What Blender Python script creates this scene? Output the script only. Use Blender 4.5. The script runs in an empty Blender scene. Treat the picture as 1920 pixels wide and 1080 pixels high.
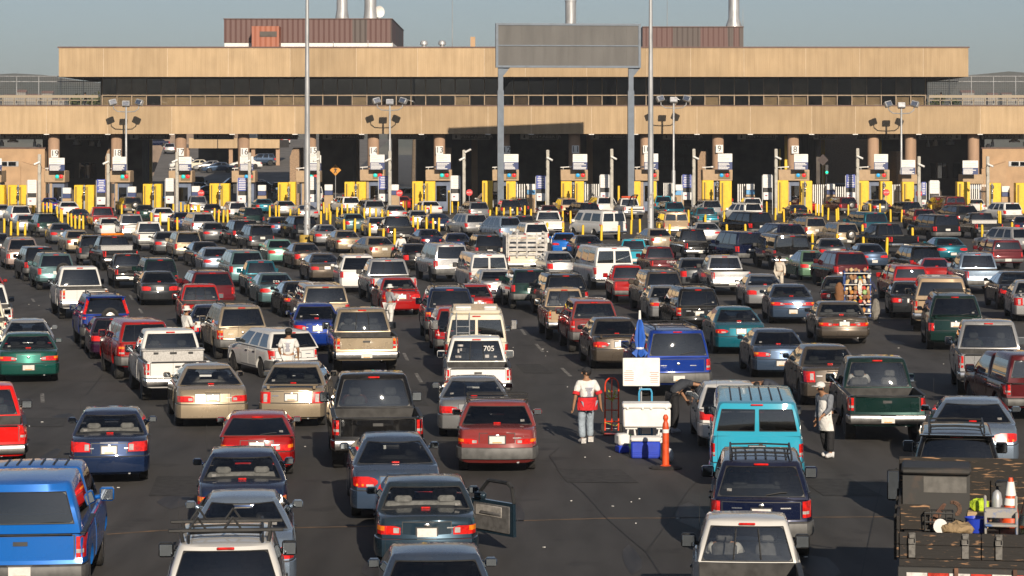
import bpy, bmesh, math, random
from mathutils import Vector, Matrix
random.seed(11)
S = bpy.context.scene
COL = S.collection
# ------------------------------------------------------------------ camera, sky, sun, exposure
F, H, YH, CX = 4800.0, 7.2, 263.0, 960.0        # focal length (px of the 1920 px photo), eye height, horizon row, centre column
cd = bpy.data.cameras.new('camera')
cam = bpy.data.objects.new('camera', cd)
COL.objects.link(cam)
cam.location = (0, 0, H)
cam.rotation_euler = (math.pi / 2, 0, 0)
cd.sensor_width = 36
cd.lens = 36 * F / 1920
cd.shift_y = -277 / 1920
cd.clip_start = 1
cd.clip_end = 9000
S.camera = cam
SUN_EL, SUN_AZ = math.radians(22), math.radians(12)   # sun low behind the camera, a little to the right
wd = bpy.data.worlds.new('World')
S.world = wd
wd.use_nodes = True
wn = wd.node_tree
sky = wn.nodes.new('ShaderNodeTexSky')
sky.sky_type = 'NISHITA'
sky.sun_disc = False
sky.sun_elevation = SUN_EL
sky.sun_rotation = math.pi - SUN_AZ
sky.altitude = 30
sky.air_density = 0.85
sky.dust_density = 0.55
sky.ozone_density = 4.0
bg = wn.nodes['Background']
bg.inputs[1].default_value = 0.053
hsv = wn.nodes.new('ShaderNodeHueSaturation')
hsv.inputs['Saturation'].default_value = 0.68
wn.links.new(sky.outputs[0], hsv.inputs['Color'])
wn.links.new(hsv.outputs[0], bg.inputs[0])
sl = bpy.data.lights.new('sun', 'SUN')
sl.energy = 4.6
sl.angle = math.radians(0.5)
sl.color = (1.0, 0.865, 0.70)
sun = bpy.data.objects.new('sun', sl)
COL.objects.link(sun)
sun.location = (30, -80, 60)
sdir = Vector((-math.sin(SUN_AZ) * math.cos(SUN_EL), math.cos(SUN_AZ) * math.cos(SUN_EL), -math.sin(SUN_EL)))
sun.rotation_euler = sdir.to_track_quat('-Z', 'Y').to_euler()
S.view_settings.view_transform = 'Standard'
S.view_settings.look = 'None'
S.view_settings.exposure = 0.34
S.view_settings.gamma = 1.0
S.cycles.max_bounces = 8
S.cycles.transparent_max_bounces = 12
S.cycles.caustics_reflective = False
S.cycles.caustics_refractive = False

# ------------------------------------------------------------------ helpers
def at(px, py, D):
    'point at distance D seen at a pixel of the photo'
    return Vector(((px - CX) * D / F, D, H - (py - YH) * D / F))
def gd(py):
    'distance of the ground seen at a row'
    return F * H / (py - YH)
def gp(px, py):
    D = gd(py)
    return Vector(((px - CX) * D / F, D, 0))
def tag(o, label=None, cat=None, group=None, kind=None):
    if label: o['label'] = label
    if cat: o['category'] = cat
    if group: o['group'] = group
    if kind: o['kind'] = kind
    return o
def empty(name, loc=(0, 0, 0), rz=0.0):
    o = bpy.data.objects.new(name, None)
    COL.objects.link(o)
    o.location = loc
    o.rotation_euler = (0, 0, rz)
    return o
def link(name, me, parent=None, loc=(0, 0, 0), rot=(0, 0, 0), color=None):
    o = bpy.data.objects.new(name, me)
    COL.objects.link(o)
    o.parent = parent
    o.location = loc
    o.rotation_euler = rot
    if color: o.color = color
    return o
def copy_tree(o, parent=None):
    c = o.copy()
    COL.objects.link(c)
    c.parent = parent
    for ch in list(o.children):
        copy_tree(ch, c)
    return c
def clamp(v, a=0.0, b=1.0):
    return max(a, min(b, v))
def lerp(a, b, t):
    return a + (b - a) * t
def interp(pts, x):
    if x <= pts[0][0]: return pts[0][1]
    for (a, va), (b, vb) in zip(pts, pts[1:]):
        if x <= b: return lerp(va, vb, (x - a) / (b - a)) if b > a else vb
    return pts[-1][1]

class MB:
    'collects shapes and links them as one mesh object'
    def __init__(s):
        s.v, s.f, s.m = [], [], []
    def add(s, vs, fs, m=0):
        b = len(s.v)
        s.v += [tuple(p) for p in vs]
        s.f += [tuple(b + i for i in f) for f in fs]
        s.m += [m] * len(fs) if isinstance(m, int) else list(m)
        return s
    def box(s, c, d, m=0, rz=0.0, rx=0.0, ry=0.0):
        x, y, z = d[0] / 2, d[1] / 2, d[2] / 2
        vs = [Vector(p) for p in ((-x, -y, -z), (x, -y, -z), (x, y, -z), (-x, y, -z), (-x, -y, z), (x, -y, z), (x, y, z), (-x, y, z))]
        if rz or rx or ry:
            M = Matrix.Rotation(rz, 3, 'Z') @ Matrix.Rotation(ry, 3, 'Y') @ Matrix.Rotation(rx, 3, 'X')
            vs = [M @ p for p in vs]
        c = Vector(c)
        return s.add([p + c for p in vs], [(0, 3, 2, 1), (4, 5, 6, 7), (0, 1, 5, 4), (1, 2, 6, 5), (2, 3, 7, 6), (3, 0, 4, 7)], m)
    def span(s, a, b, m=0):
        return s.box([(p + q) / 2 for p, q in zip(a, b)], [abs(q - p) for p, q in zip(a, b)], m)
    def bbox(s, c, d, r=0.02, m=0, rz=0.0):
        'box with chamfered edges'
        x, y, z = d[0] / 2, d[1] / 2, d[2] / 2
        r = min(r, x * .9, y * .9, z * .9)
        bm = bmesh.new()
        pts = []
        for sx in (-1, 1):
            for sy in (-1, 1):
                for sz in (-1, 1):
                    pts += [(sx * (x - r), sy * (y - r), sz * z), (sx * (x - r), sy * y, sz * (z - r)), (sx * x, sy * (y - r), sz * (z - r))]
        for p in pts: bm.verts.new(p)
        bmesh.ops.convex_hull(bm, input=bm.verts)
        M = Matrix.Rotation(rz, 3, 'Z')
        c = Vector(c)
        bm.verts.index_update()
        vs = [M @ v.co + c for v in bm.verts]
        fs = [[v.index for v in f.verts] for f in bm.faces]
        bm.free()
        return s.add(vs, fs, m)
    def cyl(s, p0, p1, r0, r1=None, n=10, m=0, caps=True):
        r1 = r0 if r1 is None else r1
        p0, p1 = Vector(p0), Vector(p1)
        d = (p1 - p0).normalized()
        a = d.orthogonal().normalized()
        b = d.cross(a)
        vs, fs = [], []
        for p, r in ((p0, r0), (p1, r1)):
            for i in range(n):
                t = 2 * math.pi * i / n
                vs.append(p + (a * math.cos(t) + b * math.sin(t)) * r)
        for i in range(n):
            j = (i + 1) % n
            fs.append((i, j, n + j, n + i))
        if caps:
            fs += [tuple(range(n - 1, -1, -1)), tuple(range(n, 2 * n))]
        return s.add(vs, fs, m)
    def tube(s, pts, r, n=6, m=0):
        for a, b in zip(pts, pts[1:]):
            if (Vector(b) - Vector(a)).length > 1e-5: s.cyl(a, b, r, r, n, m)
        return s
    def lathe(s, prof, c=(0, 0, 0), axis='z', n=20, m=0):
        'prof: (radius, height) pairs'
        c = Vector(c)
        vs, fs = [], []
        for r, h in prof:
            for i in range(n):
                t = 2 * math.pi * i / n
                a, b = r * math.cos(t), r * math.sin(t)
                vs.append(c + (Vector((a, b, h)) if axis == 'z' else Vector((h, a, b)) if axis == 'x' else Vector((b, h, a))))
        k = len(prof)
        ms = []
        for q in range(k - 1):
            for i in range(n):
                j = (i + 1) % n
                fs.append((q * n + i, q * n + j, (q + 1) * n + j, (q + 1) * n + i))
        fs += [tuple(range(n - 1, -1, -1)), tuple((k - 1) * n + i for i in range(n))]
        return s.add(vs, fs, m)
    def ball(s, c, r, n=10, k=6, m=0, sc=(1, 1, 1)):
        prof = [(max(1e-4, r * math.sin(math.pi * i / k)), -r * math.cos(math.pi * i / k)) for i in range(k + 1)]
        b = len(s.v)
        s.lathe(prof, (0, 0, 0), 'z', n, m)
        for i in range(b, len(s.v)):
            x, y, z = s.v[i]
            s.v[i] = (x * sc[0] + c[0], y * sc[1] + c[1], z * sc[2] + c[2])
        return s
    def poly(s, pts, h, m=0):
        'flat outline (x, z list) standing in xz, thickness h along +y, front at y = 0'
        n = len(pts)
        vs = [(p[0], 0, p[1]) for p in pts] + [(p[0], h, p[1]) for p in pts]
        fs = [tuple(range(n)), tuple(range(2 * n - 1, n - 1, -1))] + [(i, n + i, n + (i + 1) % n, (i + 1) % n) for i in range(n)]
        return s.add(vs, fs, m)
    def shift(s, d, start=0):
        s.v = s.v[:start] + [(a + d[0], b + d[1], c + d[2]) for a, b, c in s.v[start:]]
        return s
    def mesh(s, name, mats, smooth=38, recalc=True):
        me = bpy.data.meshes.new(name)
        me.from_pydata(s.v, [], s.f)
        for m in mats: me.materials.append(m)
        if len(mats) > 1: me.polygons.foreach_set('material_index', s.m)
        if recalc:
            bm = bmesh.new()
            bm.from_mesh(me)
            bmesh.ops.recalc_face_normals(bm, faces=bm.faces)
            bm.to_mesh(me)
            bm.free()
        if smooth:
            me.shade_smooth()
            me.set_sharp_from_angle(angle=math.radians(smooth))
        me.update()
        return me
    def build(s, name, mats, parent=None, loc=(0, 0, 0), rot=(0, 0, 0), smooth=38):
        if not isinstance(mats, (list, tuple)): mats = [mats]
        return link(name, s.mesh(name, mats, smooth), parent, loc, rot)

# ------------------------------------------------------------------ materials
def new_mat(name):
    m = bpy.data.materials.new(name)
    m.use_nodes = True
    return m, m.node_tree.nodes, m.node_tree.links, m.node_tree.nodes['Principled BSDF']
def mat(name, col, rough=0.6, metal=0.0, var=0.0, scale=3.0, stretch=(1, 1, 1), bump=0.0, col2=None, lo=.4, hi=.7, coat=0.0, detail=4.0, emit=0.0):
    'Principled surface whose colour wanders with noise'
    m, n, l, b = new_mat(name)
    b.inputs['Base Color'].default_value = (*col, 1)
    b.inputs['Roughness'].default_value = rough
    b.inputs['Metallic'].default_value = metal
    b.inputs['Coat Weight'].default_value = coat
    if emit:
        b.inputs['Emission Color'].default_value = (*col, 1)
        b.inputs['Emission Strength'].default_value = emit
    if var or col2 or bump:
        tc = n.new('ShaderNodeTexCoord')
        mp = n.new('ShaderNodeMapping')
        mp.inputs['Scale'].default_value = stretch
        l.new(tc.outputs['Object'], mp.inputs['Vector'])
        no = n.new('ShaderNodeTexNoise')
        no.inputs['Scale'].default_value = scale
        no.inputs['Detail'].default_value = detail
        l.new(mp.outputs[0], no.inputs['Vector'])
        if var or col2:
            r = n.new('ShaderNodeValToRGB')
            r.color_ramp.elements[0].position = lo
            r.color_ramp.elements[1].position = hi
            c2 = col2 or tuple(c * (1 - var) for c in col)
            c1 = col if col2 else tuple(min(1, c * (1 + var)) for c in col)
            r.color_ramp.elements[0].color = (*c1, 1)
            r.color_ramp.elements[1].color = (*c2, 1)
            l.new(no.outputs['Fac'], r.inputs['Fac'])
            l.new(r.outputs[0], b.inputs['Base Color'])
        if bump:
            bp = n.new('ShaderNodeBump')
            bp.inputs['Strength'].default_value = bump
            bp.inputs['Distance'].default_value = 0.02
            l.new(no.outputs['Fac'], bp.inputs['Height'])
            l.new(bp.outputs[0], b.inputs['Normal'])
    return m
def paint_mat():
    'car paint: colour and flake come from the object colour, with dust on the surfaces that face up'
    m, n, l, b = new_mat('car_paint')
    oi = n.new('ShaderNodeObjectInfo')
    tc = n.new('ShaderNodeTexCoord')
    no = n.new('ShaderNodeTexNoise')
    no.inputs['Scale'].default_value = 2.3
    no.inputs['Detail'].default_value = 6
    l.new(tc.outputs['Object'], no.inputs['Vector'])
    ge = n.new('ShaderNodeNewGeometry')
    sx = n.new('ShaderNodeSeparateXYZ')
    l.new(ge.outputs['Normal'], sx.inputs[0])
    up = n.new('ShaderNodeMapRange')
    up.inputs[1].default_value = 0.3; up.inputs[2].default_value = 1.0
    up.inputs[3].default_value = 0.012; up.inputs[4].default_value = 0.3
    l.new(sx.outputs['Z'], up.inputs[0])
    mu = n.new('ShaderNodeMath'); mu.operation = 'MULTIPLY'
    l.new(up.outputs[0], mu.inputs[0]); l.new(no.outputs['Fac'], mu.inputs[1])
    mx = n.new('ShaderNodeMixRGB')
    l.new(mu.outputs[0], mx.inputs[0]); l.new(oi.outputs['Color'], mx.inputs[1])
    mx.inputs[2].default_value = (0.16, 0.14, 0.115, 1)
    bf = n.new('ShaderNodeMixRGB')
    l.new(ge.outputs['Backfacing'], bf.inputs[0]); l.new(mx.outputs[0], bf.inputs[1])
    bf.inputs[2].default_value = (0.045, 0.043, 0.04, 1)
    l.new(bf.outputs[0], b.inputs['Base Color'])
    l.new(oi.outputs['Alpha'], b.inputs['Metallic'])
    ro = n.new('ShaderNodeMapRange')
    ro.inputs[3].default_value = 0.2; ro.inputs[4].default_value = 0.36
    l.new(no.outputs['Fac'], ro.inputs[0]); l.new(ro.outputs[0], b.inputs['Roughness'])
    b.inputs['Coat Weight'].default_value = 0.8
    b.inputs['Specular IOR Level'].default_value = 0.05
    rc = n.new('ShaderNodeMapRange')
    rc.inputs[1].default_value = 0.35; rc.inputs[2].default_value = 0.7
    rc.inputs[3].default_value = 0.015; rc.inputs[4].default_value = 0.07
    l.new(no.outputs['Fac'], rc.inputs[0]); l.new(rc.outputs[0], b.inputs['Coat Roughness'])
    return m
def glass_mat():
    'window glass: tint of the object colour, mirror reflection by viewing angle'
    m, n, l, b = new_mat('window_glass')
    n.remove(b)
    out = n['Material Output']
    oi = n.new('ShaderNodeObjectInfo')
    tr = n.new('ShaderNodeBsdfTransparent')
    l.new(oi.outputs['Color'], tr.inputs[0])
    gl = n.new('ShaderNodeBsdfGlossy')
    gl.inputs['Roughness'].default_value = 0.012
    gl.inputs['Color'].default_value = (0.9, 0.95, 1, 1)
    fr = n.new('ShaderNodeFresnel')
    fr.inputs[0].default_value = 1.55
    ad = n.new('ShaderNodeMath'); ad.operation = 'MULTIPLY_ADD'
    ad.inputs[1].default_value = 2.1; ad.inputs[2].default_value = 0.0
    ad.use_clamp = True
    l.new(fr.outputs[0], ad.inputs[0])
    mx = n.new('ShaderNodeMixShader')
    l.new(ad.outputs[0], mx.inputs[0]); l.new(tr.outputs[0], mx.inputs[1]); l.new(gl.outputs[0], mx.inputs[2])
    # a film of dust
    df = n.new('ShaderNodeBsdfDiffuse'); df.inputs[0].default_value = (0.2, 0.18, 0.16, 1)
    tc = n.new('ShaderNodeTexCoord'); no = n.new('ShaderNodeTexNoise')
    no.inputs['Scale'].default_value = 1.7; no.inputs['Detail'].default_value = 5
    l.new(tc.outputs['Object'], no.inputs['Vector'])
    mr = n.new('ShaderNodeMapRange'); mr.inputs[1].default_value = .4; mr.inputs[2].default_value = .8
    mr.inputs[3].default_value = 0.0; mr.inputs[4].default_value = 0.025
    l.new(no.outputs['Fac'], mr.inputs[0])
    m2 = n.new('ShaderNodeMixShader')
    l.new(mr.outputs[0], m2.inputs[0]); l.new(mx.outputs[0], m2.inputs[1]); l.new(df.outputs[0], m2.inputs[2])
    l.new(m2.outputs[0], out.inputs['Surface'])
    return m
def obj_color_mat(name, rough=0.5, coat=0.0):
    'plain surface in the colour of its object'
    m, n, l, b = new_mat(name)
    oi = n.new('ShaderNodeObjectInfo')
    tc = n.new('ShaderNodeTexCoord'); no = n.new('ShaderNodeTexNoise'); no.inputs['Scale'].default_value = 9
    l.new(tc.outputs['Object'], no.inputs['Vector'])
    mr = n.new('ShaderNodeMapRange'); mr.inputs[3].default_value = .72; mr.inputs[4].default_value = 1.25
    l.new(no.outputs['Fac'], mr.inputs[0])
    mx = n.new('ShaderNodeMixRGB'); mx.blend_type = 'MULTIPLY'; mx.inputs[0].default_value = 1
    l.new(oi.outputs['Color'], mx.inputs[1]); l.new(mr.outputs[0], mx.inputs[2])
    l.new(mx.outputs[0], b.inputs['Base Color'])
    b.inputs['Roughness'].default_value = rough
    b.inputs['Coat Weight'].default_value = coat
    if name == 'fabric':
        n2 = n.new('ShaderNodeTexNoise'); n2.inputs['Scale'].default_value = 7; n2.inputs['Detail'].default_value = 3; n2.inputs['Distortion'].default_value = 1.2
        l.new(tc.outputs['Object'], n2.inputs['Vector'])
        bp = n.new('ShaderNodeBump'); bp.inputs['Strength'].default_value = .9; bp.inputs['Distance'].default_value = .05
        l.new(n2.outputs['Fac'], bp.inputs['Height']); l.new(bp.outputs[0], b.inputs['Normal'])
    return m
PAINT = paint_mat()
GLASS = glass_mat()
CLOTH = obj_color_mat('fabric', 0.85)
PLASTIC = obj_color_mat('coloured_plastic', 0.4)
RUBBER = mat('tyre_rubber', (.022, .021, .02), .85, var=.4, scale=12, bump=.3)
TRIM = mat('black_trim', (.018, .018, .018), .5, var=.4, scale=6)
GREYTRIM = mat('grey_bumper_plastic', (.09, .09, .088), .55, var=.3, scale=5)
CHROME = mat('chrome', (.62, .61, .6), .22, metal=1, var=.2, scale=5)
MIRRORG = mat('mirror_glass', (.3, .34, .38), .04, metal=1, var=.1, scale=5)
ALLOY = mat('wheel_alloy', (.34, .33, .32), .4, metal=.7, var=.35, scale=9)
STEELWHEEL = mat('steel_wheel', (.1, .1, .1), .5, metal=.4, var=.3, scale=9)
UNDER = mat('underbody_dirt', (.012, .0115, .011), .9, var=.3, scale=7)
INTER = mat('dark_cabin_trim', (.07, .066, .062), .8, var=.3, scale=6)
SEAT = mat('seat_fabric', (.26, .245, .225), .9, var=.25, scale=12)
SEATD = mat('dark_seat_fabric', (.085, .083, .082), .9, var=.25, scale=12)
REDL = mat('red_lens', (.52, .012, .008), .15, coat=.6, var=.35, scale=14)
AMBER = mat('amber_lens', (.75, .2, .01), .15, coat=.6, var=.2, scale=14)
CLEARL = mat('clear_lens', (.36, .34, .33), .15, coat=.6, var=.2, scale=14)
PLATEM = mat('licence_plate_white', (.62, .6, .56), .4, var=.08, scale=18)
PLATEB = mat('licence_plate_band', (.6, .3, .04), .4)
LINER = mat('truck_bed_liner', (.03, .029, .028), .75, var=.45, scale=5, bump=.2)
ORANGE = mat('orange_plastic', (.58, .07, .015), .45, var=.25, scale=6)
WHITEP = mat('white_plastic', (.74, .73, .7), .45, var=.06, scale=5)
YELLOW = mat('yellow_painted_steel', (.8, .52, .014), .5, col2=(.62, .36, .02), scale=2.2, lo=.45, hi=.8)
GALV = mat('galvanised_steel', (.36, .37, .38), .45, metal=.35, var=.25, scale=3, stretch=(1, 1, .2))
CONC = mat('concrete_post', (.42, .4, .35), .85, var=.18, scale=4)
# ------------------------------------------------------------------ the ground
def asphalt_mat():
    m, n, l, b = new_mat('asphalt')
    tc = n.new('ShaderNodeTexCoord')
    def noise(sc, det, stretch=(1, 1, 1)):
        mp = n.new('ShaderNodeMapping'); mp.inputs['Scale'].default_value = stretch
        l.new(tc.outputs['Object'], mp.inputs[0])
        q = n.new('ShaderNodeTexNoise'); q.inputs['Scale'].default_value = sc; q.inputs['Detail'].default_value = det
        l.new(mp.outputs[0], q.inputs['Vector'])
        return q.outputs['Fac']
    a = noise(.22, 6, (1, .35, 1)); f = noise(60, 3); s = noise(1.6, 5, (1, .15, 1))
    r = n.new('ShaderNodeValToRGB')
    r.color_ramp.elements[0].position = .32; r.color_ramp.elements[0].color = (.037, .0355, .0345, 1)
    r.color_ramp.elements[1].position = .72; r.color_ramp.elements[1].color = (.072, .067, .063, 1)
    l.new(a, r.inputs[0])
    r2 = n.new('ShaderNodeValToRGB')
    r2.color_ramp.elements[0].position = .4; r2.color_ramp.elements[0].color = (1, 1, 1, 1)
    r2.color_ramp.elements[1].position = .75; r2.color_ramp.elements[1].color = (.55, .54, .52, 1)
    l.new(s, r2.inputs[0])
    m1 = n.new('ShaderNodeMixRGB'); m1.blend_type = 'MULTIPLY'; m1.inputs[0].default_value = 1
    l.new(r.outputs[0], m1.inputs[1]); l.new(r2.outputs[0], m1.inputs[2])
    o1 = noise(.75, 4); r4 = n.new('ShaderNodeMapRange'); r4.inputs[1].default_value = .6; r4.inputs[2].default_value = .72; r4.inputs[3].default_value = 1; r4.inputs[4].default_value = .5
    l.new(o1, r4.inputs[0])
    m4 = n.new('ShaderNodeMixRGB'); m4.blend_type = 'MULTIPLY'; m4.inputs[0].default_value = 1
    l.new(m1.outputs[0], m4.inputs[1]); l.new(r4.outputs[0], m4.inputs[2]); m1 = m4
    r3 = n.new('ShaderNodeMapRange'); r3.inputs[3].default_value = .7; r3.inputs[4].default_value = 1.3
    l.new(f, r3.inputs[0])
    m2 = n.new('ShaderNodeMixRGB'); m2.blend_type = 'MULTIPLY'; m2.inputs[0].default_value = 1
    l.new(m1.outputs[0], m2.inputs[1]); l.new(r3.outputs[0], m2.inputs[2])
    l.new(m2.outputs[0], b.inputs['Base Color'])
    b.inputs['Roughness'].default_value = .8
    bp = n.new('ShaderNodeBump'); bp.inputs['Strength'].default_value = .35; bp.inputs['Distance'].default_value = .01
    l.new(f, bp.inputs['Height']); l.new(bp.outputs[0], b.inputs['Normal'])
    return m
g = MB()
xs = [-5000, -70, 70, 5000]
g.add([(-2400, -600, 0), (2400, -600, 0), (2400, 2500, 0), (-2400, 2500, 0)], [(0, 1, 2, 3)])
tag(g.build('ground', asphalt_mat(), smooth=0), kind='structure')
DASH = mat('worn_road_paint', (.30, .29, .27), .8, col2=(.07, .066, .06), scale=7, lo=.35, hi=.62)
SEAL = mat('crack_sealant', (.016, .015, .014), .7, var=.4, scale=3)
JOINT = mat('eroded_joint_filler', (.26, .16, .085), .9, col2=(.05, .045, .04), scale=2.6, lo=.35, hi=.7, stretch=(1, 3, 1))
d = MB()
def strip(mb, p, q, w, z):
    p, q = Vector(p), Vector(q)
    a = (q - p).normalized(); b = Vector((a.y, -a.x, 0)) * w / 2
    mb.add([(p + b + Vector((0, 0, z))), (p - b + Vector((0, 0, z))), (q - b + Vector((0, 0, z))), (q + b + Vector((0, 0, z)))], [(0, 1, 2, 3)])
for a, b in (((977, 617), (985, 628)), ((1005, 645), (1018, 660)), ((1053, 690), (1070, 706)), ((757, 662), (764, 676)), ((780, 700), (790, 717)), ((243, 553), (249, 562)), ((262, 580), (267, 588)),
             ((1150, 600), (1156, 608)), ((79, 738), (80, 755)), ((440, 640), (446, 650)), ((905, 548), (909, 555)), ((925, 575), (929, 582)), ((60, 560), (64, 566))):
    strip(d, gp(*a), gp(*b), .11, .004)
tag(d.build('lane_markings', DASH, smooth=0), kind='structure')
d = MB()
pts = [(200, 1002), (300, 995), (480, 991), (640, 988), (760, 985), (960, 977), (1140, 972), (1330, 971), (1700, 969)]
for a, b in zip(pts, pts[1:]): strip(d, gp(*a), gp(*b), .10, .004)
tag(d.build('pavement_joint', JOINT, smooth=0), kind='structure')
d = MB()
for pl in ([(1030, 855), (1052, 888), (1095, 925), (1135, 970), (1180, 1010), (1212, 1036), (1240, 1080), (1275, 1130)], [(1212, 1034), (1245, 990), (1290, 920), (1320, 890)], [(1030, 855), (1050, 838)], [(193, 702), (162, 741)], [(1655, 900), (1640, 960), (1615, 1080)]):
    for a, b in zip(pl, pl[1:]): strip(d, gp(*a), gp(*b), .022, .007)
tag(d.build('pavement_cracks', SEAL, smooth=0), kind='structure')
PATCH = mat('fresh_asphalt_patch', (.03, .029, .028), .85, var=.35, scale=5, bump=.3)
STAIN = mat('oil_darkened_lane', (.026, .0245, .023), .62, col2=(.05, .046, .042), scale=2.2, lo=.42, hi=.62, stretch=(1.5, .12, 1))
d = MB(); rp = random.Random(21)
for _ in range(16):
    q = gp(rp.uniform(60, 1700), rp.uniform(640, 1070)); w_, l_ = rp.uniform(.35, .9), rp.uniform(1.2, 4.5)
    n_ = 9; d.add([(q.x + math.cos(2 * math.pi * k / n_) * w_ / 2 * rp.uniform(.75, 1.1), q.y + math.sin(2 * math.pi * k / n_) * l_ / 2 * rp.uniform(.75, 1.1), .004) for k in range(n_)], [tuple(range(n_))])
tag(d.build('road_stains', STAIN, smooth=0), kind='structure')
d = MB()
for px, py, w_, l_ in ((1130, 905, 1.5, 2.2), (330, 930, 1.1, 3.0), (60, 800, 1.6, 2.0), (1600, 930, 1.2, 2.6), (770, 760, 1.0, 2.4), (1010, 700, .9, 3.2)):
    q = gp(px, py); d.add([(q.x - w_ / 2, q.y, .008), (q.x + w_ / 2, q.y - .05, .008), (q.x + w_ / 2 - .1 - l_ * .085, q.y + l_, .008), (q.x - w_ / 2 - l_ * .085, q.y + l_ + .06, .008)], [(0, 1, 2, 3)])
tag(d.build('road_patches', PATCH, smooth=0), kind='structure')
LITTER = mat('paper_litter', (.6, .6, .57), .8, var=.3, scale=20)
d = MB()
rl = random.Random(5)
spots = [(1097, 858), (1143, 857), (1149, 950), (1071, 940), (1199, 936), (1020, 1027), (1271, 973), (54, 571), (73, 573), (1018, 655), (1026, 660), (1023, 668), (962, 652), (1064, 726), (1027, 806), (35, 749), (79, 792), (667, 597), (666, 554), (261, 580), (1685, 653), (1649, 605), (1769, 683), (572, 838), (1192, 982), (222, 915), (820, 1010)]
for _ in range(6): spots.append((rl.uniform(0, 1900), rl.uniform(560, 1075)))
for px, py in spots:
    p = gp(px, py); s_ = rl.uniform(.02, .042)
    d.box((p.x, p.y, .012), (s_ * rl.uniform(.8, 1.8), s_, .012), rz=rl.uniform(0, 3))
tag(d.build('litter', LITTER, smooth=0), 'white paper scraps scattered over the dark asphalt between cars', 'litter', kind='stuff')

# ------------------------------------------------------------------ the far land
HILL = mat('dry_hillside', (.15, .14, .105), .95, col2=(.075, .085, .06), scale=.012, lo=.4, hi=.62, detail=8)  # greyed olive, with a little distance haze put into the colour
g = MB()
rh = random.Random(3)
nx = 90
vs, fs = [], []
for i in range(nx + 1):
    x = -900 + 1800 * i / nx
    top = 49 + 4 * math.sin(i * .33) + 2 * math.sin(i * .9 + 1) + rh.uniform(-2, 2)
    if 32 < i < 58: top *= .6
    vs += [(x, 1250, 0), (x, 1450, top * .45 + rh.uniform(-2, 2)), (x, 1750, top), (x, 2300, top * .9)]
for i in range(nx):
    for k in range(3):
        a = i * 4 + k
        fs.append((a, a + 4, a + 5, a + 1))
g.add(vs, fs)
vs, fs = [], []
for i in range(nx + 1):     # unseen slopes added behind the viewer to darken the reflections in paint and glass
    x = -900 + 1800 * i / nx
    top = 44 + 9 * math.sin(i * .41) + 5 * math.sin(i * 1.1)
    vs += [(x, -170, 0), (x, -215, top * .55), (x, -330, top), (x, -520, top)]
for i in range(nx):
    for k in range(3):
        a = i * 4 + k
        fs.append((a, a + 1, a + 5, a + 4))
g.add(vs, fs)
tag(g.build('hills', HILL, smooth=60), kind='structure')
HOUSEM = [mat('pale_house_wall', (.26, .24, .21), .9, var=.2, scale=.2), mat('dark_roof_tiles', (.16, .08, .06), .9, var=.2, scale=.5)]
hm = None
def house(x, y, z, w, h):
    b = MB()
    b.span((-w / 2, 0, -4), (w / 2, w, h), 0)
    o = b.build('hillside_house', HOUSEM, loc=(x, y, z), smooth=0)
    r = MB(); r.add([(-w * .55, -w * .05, h), (w * .55, -w * .05, h), (w * .55, w * 1.05, h), (-w * .55, w * 1.05, h), (-w * .55, w / 2, h * 1.45), (w * .55, w / 2, h * 1.45)], [(0, 1, 5, 4), (2, 3, 4, 5), (0, 4, 3), (1, 2, 5), (0, 3, 2, 1)])
    r.build('roof', HOUSEM[1], o, smooth=0)
    return o
for i, (px, py) in enumerate([(18, 172), (40, 168), (62, 176), (88, 170), (108, 180), (1815, 168), (1838, 176), (1862, 170), (1888, 168), (1908, 177)]):
    p = at(px, py, 1500)
    tag(house(p.x, p.y, p.z - 5, rh.uniform(5, 8), rh.uniform(2.2, 3.5)), 'tiny pale house on the far hillside, %s seen through the mesh fence' % ['leftmost one', 'second from left', 'third from left', 'fourth from left', 'fifth from left', 'sixth from left', 'fourth from right', 'third from right', 'second from right', 'rightmost one'][i], 'house', 'houses on the far hills')

# ------------------------------------------------------------------ trees behind the station
LEAF = mat('olive_foliage', (.075, .09, .03), .8, col2=(.035, .05, .018), scale=1.1, lo=.4, hi=.6)
BARK = mat('tree_bark', (.12, .09, .06), .9, var=.3, scale=6)
def tree(name, x, y, h, r, label, seed):
    rr = random.Random(seed)
    o = empty(name, (x, y, 0))
    t = MB()
    t.cyl((0, 0, 0), (.2, 0, h * .55), .32, .2, 8)
    for k in range(7):
        a = rr.uniform(0, 6.3); q = rr.uniform(.45, .85)
        t.cyl((.1, 0, h * rr.uniform(.35, .55)), (math.cos(a) * r * .6, math.sin(a) * r * .6, h * q), .12, .04, 6)
    t.build('trunk', BARK, o)
    c = MB()
    for k in range(26):
        a = rr.uniform(0, 6.3); q = r * math.sqrt(rr.random())
        cx, cy, cz = math.cos(a) * q, math.sin(a) * q, h * (.55 + .42 * rr.random() * (1 - .35 * q / r))
        cr = r * rr.uniform(.2, .38)
        for _ in range(95):
            v = Vector((rr.gauss(0, 1), rr.gauss(0, 1), rr.gauss(0, .75))).normalized() * cr * rr.uniform(.5, 1.05)
            p = Vector((cx, cy, cz)) + v
            s_ = rr.uniform(.16, .34)
            u = Vector((rr.gauss(0, 1), rr.gauss(0, 1), rr.gauss(0, 1))).normalized(); w = u.orthogonal().normalized()
            c.add([p - u * s_, p + w * s_ * .6, p + u * s_, p - w * s_ * .6], [(0, 1, 2, 3)])
    me = c.mesh('crown', [LEAF], smooth=0, recalc=False)
    link('crown', me, o)
    tag(o, label, 'tree', 'trees behind the station')
    return o
p = at(165, 170, 345); tree('broadleaf_tree', p.x, p.y, 14.2, 3.6, 'yellowish green tree behind the mesh fence at the left roof end', 1)
p = at(1768, 170, 345); tree('broadleaf_tree', p.x, p.y, 14.2, 3.0, 'yellowish green tree behind the mesh fence at the right roof end', 2)
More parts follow.
